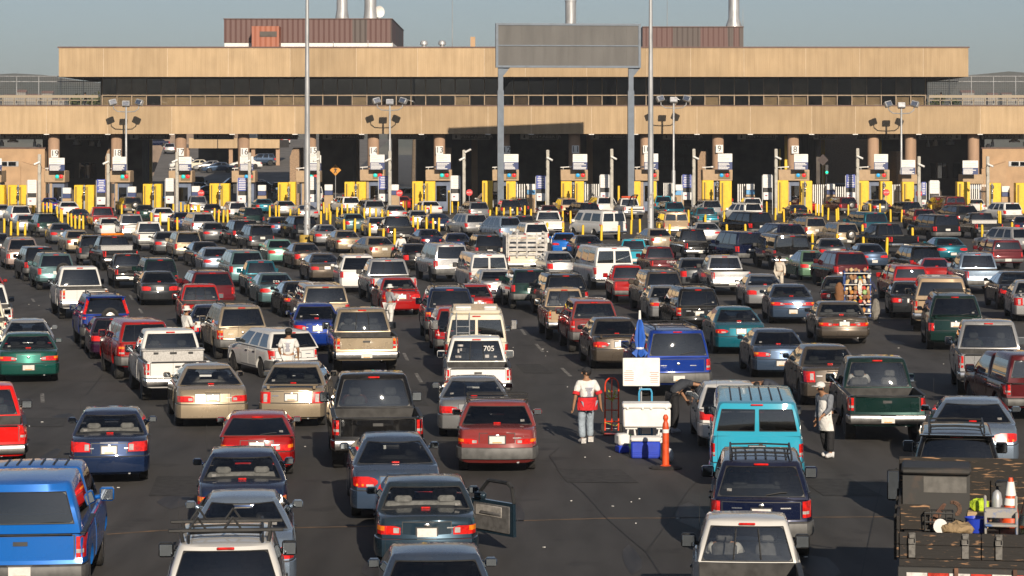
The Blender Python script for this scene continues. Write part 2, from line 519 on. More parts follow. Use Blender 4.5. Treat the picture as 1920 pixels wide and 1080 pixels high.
p = at(812, 80, 380); tree('broadleaf_tree', p.x, p.y, 22.6, 2.4, 'dark treetop showing above the roof between two silver vents', 3)
p = at(775, 80, 380); tree('broadleaf_tree', p.x, p.y, 21.6, 1.3, 'small treetop just above the roof left of the silver vents', 4)

# ------------------------------------------------------------------ the border station
DF = 272.0
sF = F / DF
def fascia_mat():
    m, n, l, b = new_mat('ribbed_tan_concrete')
    tc = n.new('ShaderNodeTexCoord'); ge = n.new('ShaderNodeNewGeometry')
    wv = n.new('ShaderNodeTexWave'); wv.bands_direction = 'X'; wv.inputs['Scale'].default_value = 1.6; wv.inputs['Distortion'].default_value = .25
    l.new(tc.outputs['Object'], wv.inputs['Vector'])
    mp = n.new('ShaderNodeMapping'); mp.inputs['Scale'].default_value = (1, 1, .09)
    l.new(tc.outputs['Object'], mp.inputs[0])
    st = n.new('ShaderNodeTexNoise'); st.inputs['Scale'].default_value = 2.2; st.inputs['Detail'].default_value = 6
    l.new(mp.outputs[0], st.inputs['Vector'])
    cl = n.new('ShaderNodeTexNoise'); cl.inputs['Scale'].default_value = .35; cl.inputs['Detail'].default_value = 4
    l.new(tc.outputs['Object'], cl.inputs['Vector'])
    r = n.new('ShaderNodeValToRGB')
    r.color_ramp.elements[0].position = .3; r.color_ramp.elements[0].color = (.40, .285, .165, 1)
    r.color_ramp.elements[1].position = .72; r.color_ramp.elements[1].color = (.50, .365, .22, 1)
    l.new(st.outputs['Fac'], r.inputs[0])
    ad = n.new('ShaderNodeMapRange'); ad.inputs[3].default_value = .82; ad.inputs[4].default_value = 1.1
    l.new(ge.outputs['Random Per Island'], ad.inputs[0])
    c2 = n.new('ShaderNodeMapRange'); c2.inputs[3].default_value = .74; c2.inputs[4].default_value = 1.18
    l.new(cl.outputs['Fac'], c2.inputs[0])
    mu = n.new('ShaderNodeMath'); mu.operation = 'MULTIPLY'
    l.new(ad.outputs[0], mu.inputs[0]); l.new(c2.outputs[0], mu.inputs[1])
    mx = n.new('ShaderNodeMixRGB'); mx.blend_type = 'MULTIPLY'; mx.inputs[0].default_value = 1
    l.new(r.outputs[0], mx.inputs[1]); l.new(mu.outputs[0], mx.inputs[2])
    l.new(mx.outputs[0], b.inputs['Base Color'])
    b.inputs['Roughness'].default_value = .9
    bp = n.new('ShaderNodeBump'); bp.inputs['Strength'].default_value = .25; bp.inputs['Distance'].default_value = .04
    l.new(wv.outputs['Fac'], bp.inputs['Height']); l.new(bp.outputs[0], b.inputs['Normal'])
    return m
FASCIA = fascia_mat()
COLM = mat('column_render', (.36, .235, .155), .9, var=.15, scale=1.5, stretch=(1, 1, .2))
COPE = mat('brown_metal_coping', (.11, .06, .045), .6, var=.2, scale=2)
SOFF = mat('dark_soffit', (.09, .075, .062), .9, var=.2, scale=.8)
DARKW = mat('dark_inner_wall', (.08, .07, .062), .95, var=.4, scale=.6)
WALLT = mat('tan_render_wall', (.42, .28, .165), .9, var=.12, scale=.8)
STONE = mat('pebbled_pier', (.27, .185, .12), .95, var=.45, scale=9, bump=.6)
CORR = None
def corr_mat(name, c1, c2):
    m, n, l, b = new_mat(name)
    tc = n.new('ShaderNodeTexCoord')
    wv = n.new('ShaderNodeTexWave'); wv.bands_direction = 'DIAGONAL'; wv.inputs['Scale'].default_value = 1.1
    mp = n.new('ShaderNodeMapping'); mp.inputs['Scale'].default_value = (1, 1, 0)
    l.new(tc.outputs['Object'], mp.inputs[0]); l.new(mp.outputs[0], wv.inputs['Vector'])
    no = n.new('ShaderNodeTexNoise'); no.inputs['Scale'].default_value = .25
    mp2 = n.new('ShaderNodeMapping'); mp2.inputs['Scale'].default_value = (1, 1, .02)
    l.new(tc.outputs['Object'], mp2.inputs[0]); l.new(mp2.outputs[0], no.inputs['Vector'])
    r = n.new('ShaderNodeValToRGB'); r.color_ramp.interpolation = 'CONSTANT'
    r.color_ramp.elements[0].color = (*c1, 1); r.color_ramp.elements[1].color = (*c2, 1); r.color_ramp.elements[1].position = .53
    l.new(no.outputs['Fac'], r.inputs[0])
    l.new(r.outputs[0], b.inputs['Base Color'])
    b.inputs['Roughness'].default_value = .55
    bp = n.new('ShaderNodeBump'); bp.inputs['Strength'].default_value = .9; bp.inputs['Distance'].default_value = .06
    l.new(wv.outputs['Fac'], bp.inputs['Height']); l.new(bp.outputs[0], b.inputs['Normal'])
    return m
CORR = corr_mat('ribbed_brown_cladding', (.115, .058, .05), (.08, .062, .055))
st = empty('border_station', (0, DF, 0))
def lx(px, D=DF): return (px - CX) * D / F
def lz(py, D=DF): return H - (py - YH) * D / F
def part(mb, name, mats, smooth=38, parent=None):
    mb.shift((0, -DF, 0))
    return mb.build(name, mats, parent or st, smooth=smooth)
jl = [-260, -150, -28, 87, 202, 322, 435, 553, 678, 790, 915, 996, 1109, 1192, 1307, 1407, 1522, 1604, 1723, 1838, 1950, 2070, 2180]
b = MB()
for a, c in zip(jl, jl[1:]): b.span((lx(a) + .018, DF, lz(251)), (lx(c) - .018, DF + .3, lz(199)))
part(b, 'lower_fascia', [FASCIA], 0)
JOINTS = mat('pale_joint_sealant', (.58, .48, .36), .8, var=.2, scale=2)
b = MB()
for a in jl[1:-1]: b.span((lx(a) - .018, DF + .012, lz(251) + .002), (lx(a) + .018, DF + .2, lz(199) - .002))
part(b, 'joint_seal', [JOINTS], 0)
b = MB(); b.span((lx(-260), DF - .06, lz(199)), (lx(2180), DF + .5, lz(197))); 
b.span((lx(108), DF - .06, lz(90)), (lx(1818), DF + 25, lz(87.4)))
part(b, 'coping', [COPE], 0)
b = MB()
for a in jl[1:-1]:
    b.span((lx(a) - .28, DF + .02, lz(252.6)), (lx(a) + .28, DF + .28, lz(251) - .003))
part(b, 'fascia_bracket', [WHITEP], 0)
ju = [110, 194, 314, 428, 544, 668, 783, 908, 985, 1100, 1213, 1295, 1395, 1511, 1612, 1731, 1816]
b = MB()
for a, c in zip(ju, ju[1:]): b.span((lx(a) + .018, DF, lz(144)), (lx(c) - .018, DF + .3, lz(90)))
pj = MB()
for a in ju[1:-1]: pj.span((lx(a) - .018, DF + .012, lz(144) + .002), (lx(a) + .018, DF + .2, lz(90) - .002))
part(pj, 'joint_seal', [JOINTS], 0)
b.span((lx(110), DF + .31, lz(144)), (lx(110) + .3, DF + 25, lz(90)))
b.span((lx(1816) - .3, DF + .31, lz(144)), (lx(1816), DF + 25, lz(90)))
part(b, 'upper_fascia', [FASCIA], 0)
b = MB()
b.span((lx(110) + .31, DF + .31, lz(143.4)), (lx(1816) - .31, DF + 25, lz(139)))
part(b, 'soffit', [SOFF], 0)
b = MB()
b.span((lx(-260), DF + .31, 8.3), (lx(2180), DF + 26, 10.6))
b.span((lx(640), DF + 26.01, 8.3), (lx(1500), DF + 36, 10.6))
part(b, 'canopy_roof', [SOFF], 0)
# upper storey behind the recessed glass
DG = DF + 4.5
X0, X1 = lx(192, DG), lx(1735, DG)
zb, zt = 10.61, lz(143.4) - .005
b = MB(); b.span((X0, DG + 6, zb), (X1, DG + 6.2, zt)); b.span((X0 - .2, DG, zb), (X0, DG + 16, zt)); b.span((X1, DG, zb), (X1 + .2, DG + 16, zt))
part(b, 'upper_storey_wall', [SOFF], 0)
b = MB()
nW = 56
for i in range(nW + 1):
    x = lerp(X0, X1, i / nW); b.span((x - .05, DG - .05, zb), (x + .05, DG + .05, zt))
for z in (lz(178.5, DG), ): b.span((X0, DG - .062, z - .06), (X1, DG - .051, z + .05))
part(b, 'window_frame', [mat('bronze_window_frame', (.27, .2, .13), .5, var=.2, scale=2)], 0)
rw = random.Random(9)
BLIND = mat('tan_window_blind', (.5, .4, .27), .8, var=.18, scale=1.2)
state = 0
for i in range(nW):
    xa, xb = lerp(X0, X1, i / nW) + .051, lerp(X0, X1, (i + 1) / nW) - .051
    b = MB(); b.span((xa, DG - .012, zb), (xb, DG + .012, zt)); b.shift((0, -DF, 0))
    o = b.build('window', [GLASS], st, smooth=0)
    o.color = (.6, .58, .56, 1) if 24 < i < 40 else (.8, .78, .74, 1)
    u = i / nW
    pr = .62 if i < 13 or 43 < i else .12
    if rw.random() < pr:
        h0 = zb; h1 = lz(180, DG) if rw.random() < .5 else zt
        b = MB(); b.span((xa - .02, DG + .3, h0), (xb + .02, DG + .34, h1)); b.shift((0, -DF, 0)); b.build('blind', [BLIND], st, smooth=0)
# columns, piers, inner walls
colpx = [-18, 101, 219, 339, 457, 582, 700, 824, 945, 1077, 1211, 1346, 1487, 1637, 1707, 1825, 1945]
DC = DF + 1.6
for px in colpx:
    b = MB(); b.lathe([(.62, 0), (.62, 7.2), (.6, 8.3)], (lx(px, DC), DC - DF, 0), n=24); b.build('column', [COLM], st)
for px, sgn in ((206, -1), (552, -1), (836, -1), (1317, -1), (1690, 1)):
    b = MB(); D2 = DF + 4
    x = lx(px, D2); w = .5; zt2 = lz(277 if px in (206, 552, 836) else 284, D2)
    b.add([(x - w, 4, 0), (x + w, 4, 0), (x + w, 10, 0), (x - w, 10, 0), (x - w, 4, zt2 - (1.0 if sgn < 0 else 0)), (x + w, 4, zt2 - (1.0 if sgn > 0 else 0)), (x + w, 10, zt2), (x - w, 10, zt2), (x - w * .3 * -sgn, 4, zt2)],
          [(0, 1, 5, 8, 4), (1, 2, 6, 5), (2, 3, 7, 6), (3, 0, 4, 7), (4, 8, 7), (8, 5, 6), (8, 6, 7)])
    b.build('pier', [STONE], st, smooth=0)
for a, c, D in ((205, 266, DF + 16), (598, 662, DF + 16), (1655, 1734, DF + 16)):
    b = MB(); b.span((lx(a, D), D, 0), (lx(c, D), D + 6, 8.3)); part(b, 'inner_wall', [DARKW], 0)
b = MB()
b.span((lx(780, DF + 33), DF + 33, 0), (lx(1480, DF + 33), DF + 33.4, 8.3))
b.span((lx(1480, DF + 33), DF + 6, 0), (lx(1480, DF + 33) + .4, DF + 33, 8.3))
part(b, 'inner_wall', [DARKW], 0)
for px in (662, 735, 884, 1100):
    b = MB(); b.span((lx(px, DF + 22), DF + 22, 0), (lx(px, DF + 22) + .7, DF + 22.7, 8.3)); part(b, 'inner_column', [WALLT], 0)
def text_mesh(s_, size, mat_, ext=.006, align='CENTER', mirror=False):
    cu = bpy.data.curves.new('lettering', 'FONT')
    cu.body = s_; cu.size = size; cu.extrude = ext; cu.align_x = align; cu.align_y = 'CENTER'
    o = bpy.data.objects.new('lettering', cu)
    COL.objects.link(o)
    dg = bpy.context.evaluated_depsgraph_get()
    me = bpy.data.meshes.new_from_object(o.evaluated_get(dg))
    bpy.data.objects.remove(o)
    bpy.data.curves.remove(cu)
    me.transform(Matrix.Rotation(math.pi / 2, 4, 'X'))
    if mirror: me.transform(Matrix.Scale(-1, 4, (1, 0, 0)))
    me.materials.clear(); me.materials.append(mat_)
    return me
INK = mat('black_sign_ink', (.012, .012, .013), .5, var=.2, scale=30)
NAVYINK = mat('navy_sign_ink', (.03, .05, .15), .5, var=.15, scale=6)
DIMINK = mat('faded_grey_lettering', (.11, .105, .1), .8)
D2 = DF + 32.9
for s_, py, sz, pxx in (('SECONDARY', 276, 1.0, 1250), ('INSPECTION  AREA', 285, 1.0, 1262), ('inspección', 298, 1.0, 1250), ('secundaria', 305, 1.0, 1250)):
    link('wall_lettering', text_mesh(s_, sz, DIMINK), st, (lx(pxx, D2), D2 - DF, lz(py, D2)))
tag(st, 'long tan two storey border station with dark strip windows and round columns', 'building')

# rooftop plant, part of the station
def rbox(name, a, c, m, D0=DF):
    b = MB(); b.span(a, c); return part(b, name, [m], 0)
ph = rbox('penthouse', (lx(420, 282), 282, lz(80, 282)), (lx(735, 282), 312, lz(36, 282)), CORR)
rbox('penthouse', (lx(1205, 283), 283, lz(88, 283)), (lx(1394, 283), 312, lz(51, 283)), CORR)
rbox('curb', (lx(421, 282.1), 282.1, lz(89, 282)), (lx(736, 282), 311, lz(80, 282) - .005), WHITEP)
rbox('penthouse_coping', (lx(419, 282) - .03, 281.9, lz(36, 282) + .003), (lx(736, 282), 312, lz(34.5, 282)), COPE)
rbox('penthouse_coping', (lx(1205, 283), 282.9, lz(51, 283) + .003), (lx(1395, 283), 312, lz(49.5, 283)), COPE)
RUST = corr_mat('rust_red_cladding', (.34, .115, .06), (.33, .11, .06))
b = MB(); b.span((lx(472, 279), 279, lz(89, 279)), (lx(523, 279), 281.5, lz(49, 279)))
rs = part(b, 'stair_hut', [RUST], 0)
b = MB(); b.span((lx(487, 279), 278.95, lz(69, 279)), (lx(519, 279), 278.99, lz(59, 279))); b.shift((0, -DF, 0)); b.build('hatch', [DARKW], rs, smooth=0)
for px, D, y0, y1, r, fl in ((641.5, 290, -40, 33, .62, 1.25), (694.5, 290, -40, 33, .68, 1.15), (1070, 284, 4, 60, .6, 1.0), (1376, 290, -40, 49, .62, 1.5)):
    b = MB(); z0, z1 = lz(y1, D), lz(y0, D)
    b.lathe([(r * fl, z0 - .3), (r * fl, z0), (r, z0 + .9), (r, z1), (r * 1.08, z1 + .02), (r * 1.08, z1 + .2)], (lx(px, D), D - DF, 0), n=20)
    b.build('exhaust_stack', [GALV], st)
p = at(711, 22, 290)
b = MB()
pr = [(1e-3, .25), (.3, .2), (.5, .1), (.65, 0), (.67, -.02), (.4, .16), (1e-3, .3)]
b.lathe(pr, (0, 0, 0), axis='y', n=20); b.cyl((0, .2, 0), (0, .5, -1.2), .05)
b.build('satellite_dish', [WHITEP], st, loc=(p.x, p.y - DF, p.z), rot=(0, 0, .5))
for px, y0, y1, D, r in ((848, -30, 89, 285, .05), (1251, -20, 51, 290, .04), (1393, 17, 50, 290, .04), (690, 75, 88, 280, .05), (625, 77, 88, 280, .05)):
    b = MB(); b.cyl((lx(px, D), D - DF, lz(y1, D)), (lx(px, D), D - DF, lz(y0, D)), r, r * .6, 6); b.build('mast', [GALV], st)
for px in (795, 829):
    b = MB(); D = 283; z = lz(89, D); b.lathe([(.25, 0), (.25, .25), (.42, .3), (.42, .55), (.3, .75), (.05, .8)], (lx(px, D), D - DF, z), n=16); b.build('roof_vent', [GALV], st)
b = MB(); D = 283; b.span((lx(882, D), D, lz(89, D)), (lx(891, D), D + .6, lz(69, D))); part(b, 'chimney', [WALLT], 0)

# wings at both ends under the canopy
for side in (0, 1):
    mx = (lambda p: p) if side == 0 else (lambda p: 1926 - p)
    D1, D3 = DF + 3.4, DF + 15
    wg = empty('side_office', (lx(mx(40), D1), D1, 0))
    def wpart(mb, nm, m):
        mb.shift((-wg.location.x, -D1, 0)); return mb.build(nm, m, wg, smooth=0)
    b = MB(); b.span((lx(mx(-260), D1), D1, 0), (lx(mx(84), D1), D1 + 4, lz(279, D1))); wpart(b, 'wall', [WALLT])
    b = MB(); b.span((lx(mx(-260), D1), D1 - .05, lz(279, D1) + .003), (lx(mx(86), D1), D1 + 4, lz(276.5, D1))); wpart(b, 'parapet', [COPE])
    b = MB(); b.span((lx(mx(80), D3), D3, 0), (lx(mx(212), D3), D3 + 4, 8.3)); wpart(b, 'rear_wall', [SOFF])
    b = MB()
    for a, c in ((126, 139), (148, 158), (160, 170), (172, 181)): b.span((lx(mx(a), D3), D3 - .05, lz(334, D3)), (lx(mx(c), D3), D3 - .01, lz(305, D3)))
    w = wpart(b, 'window', [GLASS]); w.color = (.05, .06, .08, 1)
    b = MB(); b.span((lx(mx(-30), D1), D1 - .06, lz(312, D1)), (lx(mx(35), D1), D1 - .01, lz(302.5, D1))); f_ = wpart(b, 'window_frame', [GALV])
    b = MB()
    for a, c in ((4, 13.5), (16, 30)): b.span((lx(mx(a), D1), D1 - .09, lz(311, D1)), (lx(mx(c), D1), D1 - .062, lz(303.5, D1)))
    w = wpart(b, 'window', [GLASS]); w.color = (.1, .1, .1, 1)
    # inclined ramp wall in front
    b = MB(); xa, xb = lx(mx(40), D1 - 1), lx(mx(86), D1 - 1)
    b.add([(xa, D1 - 1.2, 0), (xb, D1 - 1.2, 0), (xb, D1 - .3, 0), (xa, D1 - .3, 0), (xa, D1 - 1.2, lz(303, D1)), (xb, D1 - 1.2, lz(317, D1)), (xb, D1 - .3, lz(317, D1)), (xa, D1 - .3, lz(303, D1))], [(0, 1, 5, 4), (1, 2, 6, 5), (2, 3, 7, 6), (3, 0, 4, 7), (4, 5, 6, 7)])
    wpart(b, 'ramp_wall', [WALLT])
    tag(wg, 'low tan side office under the canopy at the %s end' % ('left', 'right')[side], 'building')
    for k, (px, py, w_, h_) in enumerate(((3, 268, .5, .7), (24, 264, 1.2, .35), (65, 268, .35, .8), (73, 273, .55, .4), (145, 267, 1.0, .5), (172, 267, .6, .8), (186, 270, .4, .6))):
        D = D1 + 1 if px < 90 else D3 - 2
        b = MB(); b.lathe([(w_ * .5, 0), (w_ * .5, h_ * .6), (w_ * .3, h_ * .7), (w_ * .3, h_)], (0, 0, 0), n=12)
        o = b.build('air_duct', [WHITEP if k % 2 else GALV], loc=(lx(mx(px), D), D, max(lz(py, D) - h_ / 2, lz(276.5, D1) + .005 if px < 90 else 6.2)))
        if px > 90:
            b2 = MB(); b2.cyl((0, 0, h_), (0, 0, 8.3 - o.location.z), .05); b2.build('hanger', [GALV], o)
        tag(o, 'pale %s air duct fitting under the %s canopy' % (['short', 'wide flat', 'upright', 'capped', 'broad hanging', 'hanging', 'small hanging'][k], ('left', 'right')[side]), 'duct')
    # roof walkway with mesh screen
    fe = empty('mesh_fence', (lx(mx(90), 277), 277, 10.6))
    xa, xb = sorted((lx(mx(-260), 277), lx(mx(188), 277)))
    b = MB()
    x = xa
    while x < xb:
        b.cyl((x, 277, 10.6), (x, 277, lz(143, 277)), .05, n=6); x += 2.4
    for z in (lz(143, 277), lz(153, 277)): b.cyl((xa, 277, z), (xb, 277, z), .05, n=6)
    b.shift((-fe.location.x, -277, -10.6)); b.build('post_rail', [GALV], fe)
    b = MB()
    x = xa
    while x < xb:
        b.box((x, 277, (10.6 + lz(143, 277)) / 2), (.022, .022, lz(143, 277) - 10.6)); x += .2
    z = 10.8
    while z < lz(143, 277): b.box(((xa + xb) / 2, 277.05, z), (xb - xa, .02, .02)); z += .25
    b.shift((-fe.location.x, -277, -10.6)); b.build('mesh_panel', [TRIM], fe, smooth=0)
    b = MB(); b.box(((xa + xb) / 2, 275.6, lz(181, 276)), (xb - xa, .1, .3)); b.box(((xa + xb) / 2, 275.6, lz(188, 276)), (xb - xa, .08, .08))
    x = xa
    while x < xb:
        b.box((x, 275.6, (10.6 + lz(181, 276)) / 2), (.08, .08, lz(181, 276) - 10.6)); x += 1.2
    b.shift((-fe.location.x, -277, -10.6)); b.build('handrail', [mat('beige_handrail', (.3, .25, .18), .6)], fe, smooth=0)
    tag(fe, 'tall see-through wire mesh fence on the roof walkway at the %s end' % ('left', 'right')[side], 'fence')

# ------------------------------------------------------------------ sunlit lot behind the station
b = MB(); b.add([(lx(268, 292), 292, .01), (lx(600, 292), 292, .01), (lx(600, 292), 460, 7.4), (lx(268, 292) - 20, 460, 7.4)], [(0, 1, 2, 3)])
tag(b.build('raised_lot', mat('lot_paving', (.14, .13, .12), .9, var=.2, scale=.5), smooth=0), kind='structure')
cn = empty('inspection_canopy', (lx(440, 372), 372, 0))
b = MB(); 
for a, c in ((354, 407), (409, 445), (447, 524)): b.span((lx(a, 372), 372, lz(278, 372)), (lx(c, 372), 372.4, lz(259, 372)))
b.shift((-cn.location.x, -372, 0)); b.build('fascia', [FASCIA], cn, smooth=0)
b = MB(); b.span((lx(354, 372), 372.41, lz(277, 372)), (lx(524, 372), 388, lz(262, 372))); b.shift((-cn.location.x, -372, 0)); b.build('roof', [SOFF], cn, smooth=0)
for px in (352, 433, 475, 521):
    b = MB(); b.span((lx(px, 373) - .25, 372.5, 0), (lx(px, 373) + .3, 373, lz(277, 373))); b.shift((-cn.location.x, -372, 0)); b.build('column', [COLM], cn, smooth=0)
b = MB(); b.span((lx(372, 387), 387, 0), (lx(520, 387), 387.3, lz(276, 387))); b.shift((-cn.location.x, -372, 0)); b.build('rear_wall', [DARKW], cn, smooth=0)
tag(cn, 'low tan inspection canopy in the sunlit lot seen between columns 17 and 15', 'canopy')
b = MB(); b.span((lx(262, 440), 440, 0), (lx(530, 440), 441, 11)); b.shift((-lx(400, 440), -440, 0))
tag(b.build('retaining_wall', [mat('brown_block_wall', (.2, .15, .115), .95, var=.25, scale=.5)], loc=(lx(400, 440), 440, 0), smooth=0), 'brown retaining wall far behind the lot left of column 17', 'wall')
b = MB(); b.span((lx(1485, 312), 312, 0), (lx(1652, 312), 313, 8.6)); b.span((lx(1485, 312), 311.9, lz(270, 312)), (lx(1652, 312), 311.99, lz(269, 312))); b.span((lx(1485, 312), 311.9, lz(288, 312)), (lx(1652, 312), 311.99, lz(287, 312))); b.shift((-lx(1560, 312), -312, 0))
tag(b.build('block_wall', [STONE], loc=(lx(1560, 312), 312, 0), smooth=0), 'brown pebbled block wall behind the lane right of column 8', 'wall')
for i, (px, D, y0, y1, w) in enumerate(((281, 296, 255, 321, .55), (276, 297, 283, 330, .3), (1475, 279, 255, 318, .5), (1462, 278, 279, 312, .2), (1527, 290, 262, 318, .2), (1532, 291, 262, 316, .25), (1543, 292, 262, 320, .45), (1650, 280, 262, 292, .3))):
    b = MB(); b.bbox((0, 0, lz(y0, D) / 2), (w, w, lz(y0, D)), .03)
    tag(b.build('yellow_post', [YELLOW], loc=(lx(px, D), D, 0)), ['tall thick yellow post between columns 18 and 17', 'short yellow post between columns 18 and 17', 'thick yellow post just left of column 8', 'thin yellow post left of column 8', 'leftmost of the yellow posts right of column 8', 'second thin yellow post right of column 8', 'widest yellow post right of column 8', 'yellow post behind the column right of column 8'][i], 'post', 'tall yellow posts under the canopy')

# ------------------------------------------------------------------ booths, lane signs, yellow barrier cabinets, camera posts
BOOTHB = mat('booth_grey_blue', (.11, .14, .21), .5, var=.2, scale=2)
BOOTHT = mat('booth_tan_panel', (.40, .285, .175), .8, var=.1, scale=2)
LGREEN = mat('signal_green', (0.0, .55, .5), .4, emit=.35)
LBLUE = mat('signal_blue', (0.01, .3, .6), .4, emit=.35)
LRED = mat('signal_red', (.75, .01, .015), .4, emit=.35)
DSG, DB = 258.5, 260.0
def bx(px, D=DB): return (px - CX) * D / F
lanes = [(20, -18, -40, 4, -26, 3, 297, 1), (19, 101, 84, 123, 92, 121, 296, 0), (18, 219, 207, 245, 211, 237, 294, 0), (17, 339, 317, 361, 335, 359, 294, 0), (16, 457, 435, 479, 450, 475, 293, 1), (15, 582, 555, 601, 580, 602, 291, 0),
         (14, 700, 675, 721, 694, 721, 290, 0), (13, 824, 798, 847, 818, 845, 289, 0), (12, 945, 923, 973, 945, 972, 289, 1), (11, 1077, 1051, 1102, 1074, 1101, 289, 1), (10, 1211, 1190, 1235, 1208, 1234, 288, 1), (9, 1346, 1317, 1373, 1346, 1373, 288, 1),
         (8, 1487, 1459, 1517, 1489, 1515, 289, 1), (0, 1637, 1609, 1667, 1639, 1665, 289, 1), (-1, 1707, 1690, 1721, 1690, 1716, 300, 2), (-2, 1825, 1804, 1843, 1805, 1834, 301, 2)]
wname = {0: 'first unnumbered booth right of lane 8', -1: 'second unnumbered booth right of lane 8', -2: 'last unnumbered booth at the right'}
for num, cpx, b0, b1, s0, s1, sy, lt in lanes:
    nm = 'lane %d booth' % num if num > 0 else wname[num]
    cx_ = bx((b0 + b1) / 2); w = (b1 - b0) * DB / F; zt2, z1 = lz(318 + (9 if num in (-1, -2) else 2 * (num > 14)), DB), lz(339 + (3 if num > 14 else 0) + (6 if num < 0 else 0), DB)
    o = empty('inspection_booth', (cx_, DB, 0))
    b = MB(); b.bbox((0, .9, (zt2 + z1) / 2), (w, 2.6, zt2 - z1), .05); b.build('canopy_box', [BOOTHT], o)
    b = MB(); b.bbox((w * .08, 1.1, z1 / 2 - .01), (w * .72, 2.2, z1 - .02), .04); b.span((-w * .3, -.02 + .0, .0), (-w * .2, .05, z1 - .02)); b.build('cabin', [BOOTHB], o)
    b = MB(); b.span((-w * .08, -.04, 1.0), (w * .3, -.005, z1 - .5)); k = b.build('window', [GLASS], o, smooth=0); k.color = (.08, .09, .12, 1)
    b = MB(); b.span((-w * .26, -.08, 0), (-w * .14, -.01, z1 - .03)); b.build('pilaster', [BOOTHT], o, smooth=0)
    b = MB(); b.span((-w * .45, -.05, z1 - 1.1), (-w * .3, .0, z1 - .15)); b.build('louvre', [TRIM], o, smooth=0)
    b = MB(); b.cyl((-w * .4, .2, zt2), (-w * .4, .2, zt2 + .2), .03); b.cyl((-w * .5, .2, zt2 + .22), (-w * .1, .2, zt2 + .28), .05); b.bbox((-w * .15, .2, zt2 + .27), (.35, .2, .16), .03); b.build('camera', [WHITEP], o)
    if lt < 2:
        b = MB(); b.span((w * .03, -.46, z1 + .22), (w * .42, -.405, zt2 - .2)); lp = b.build('signal_panel', [mat('signal_panel_olive', (.16, .13, .06), .6)], o, smooth=0)
        for k, m_ in ((.13, LBLUE if lt else LGREEN), (.32, LRED)):
            b = MB(); b.ball((w * k, -.46, (zt2 + z1) / 2), .2, 12, 6, sc=(1, .35, 1)); b.build('signal_lamp', [m_], lp)
    tag(o, 'tan and blue inspection booth, the %s' % nm, 'booth', 'inspection booths in a row under the station')
    # information sign
    o = empty('information_sign', (bx((s0 + s1) / 2, DSG), DSG, zt2)); w = (s1 - s0) * DSG / F; zt3 = lz(sy, DSG)
    zm = zt3 - .52 * (zt3 - zt2 - .02)
    b = MB(); b.span((-w / 2, 0, zm - zt2), (w / 2, .08, zt3 - zt2)); b.build('white_panel', [WHITEP], o, smooth=0)
    b = MB(); b.span((-w / 2, 0, .02), (w / 2, .08, zm - zt2 - .003)); b.build('blue_panel', [NAVYINK], o, smooth=0)
    b = MB()
    for k in range(5):
        z = zm - zt2 - .11 - k * (zm - zt2 - .1) / 5; q = w * rw.uniform(.55, .9)
        b.span((-w * .46, -.008, z - .06), (-w * .46 + q, -.001, z + .015))
    b.build('white_text_lines', [WHITEP], o, smooth=0)
    b = MB()
    for k in range(4):
        z = zt3 - zt2 - .12 - k * .17; q = w * rw.uniform(.4, .8)
        b.span((-w * .42, -.008, z - .025), (-w * .42 + q, -.001, z + .01))
    b.build('grey_text_lines', [mat('pale_sign_ink', (.45, .43, .4), .6)], o, smooth=0)
    tag(o, 'white over navy information sign on top of the %s' % nm, 'sign', 'information signs on the booths')
    if num > 7 and num < 20:
        off = {19: 1.5, 18: 1, 17: -1, 16: 1, 15: 5, 14: 0, 13: 0, 12: 5, 11: 2, 10: 1.5, 9: 3, 8: 4}[num]
        D = DC - .9; yy = {19: 288, 18: 287, 17: 285, 16: 285, 15: 283, 14: 283, 13: 281.5, 12: 281, 11: 280, 10: 280, 9: 279, 8: 280.5}[num]
        o = empty('lane_number_sign', (bx(cpx + off, D), D, lz(yy, D)))
        b = MB(); b.box((0, .04, 0), (.76, .05, .84)); b.build('plate', [WHITEP], o, smooth=0)
        link('numeral', text_mesh(str(num), .88, INK), o, (0, 0, 0))
        tag(o, 'white sign reading %d on the tan column of that lane' % num, 'sign', 'lane number signs on the columns')
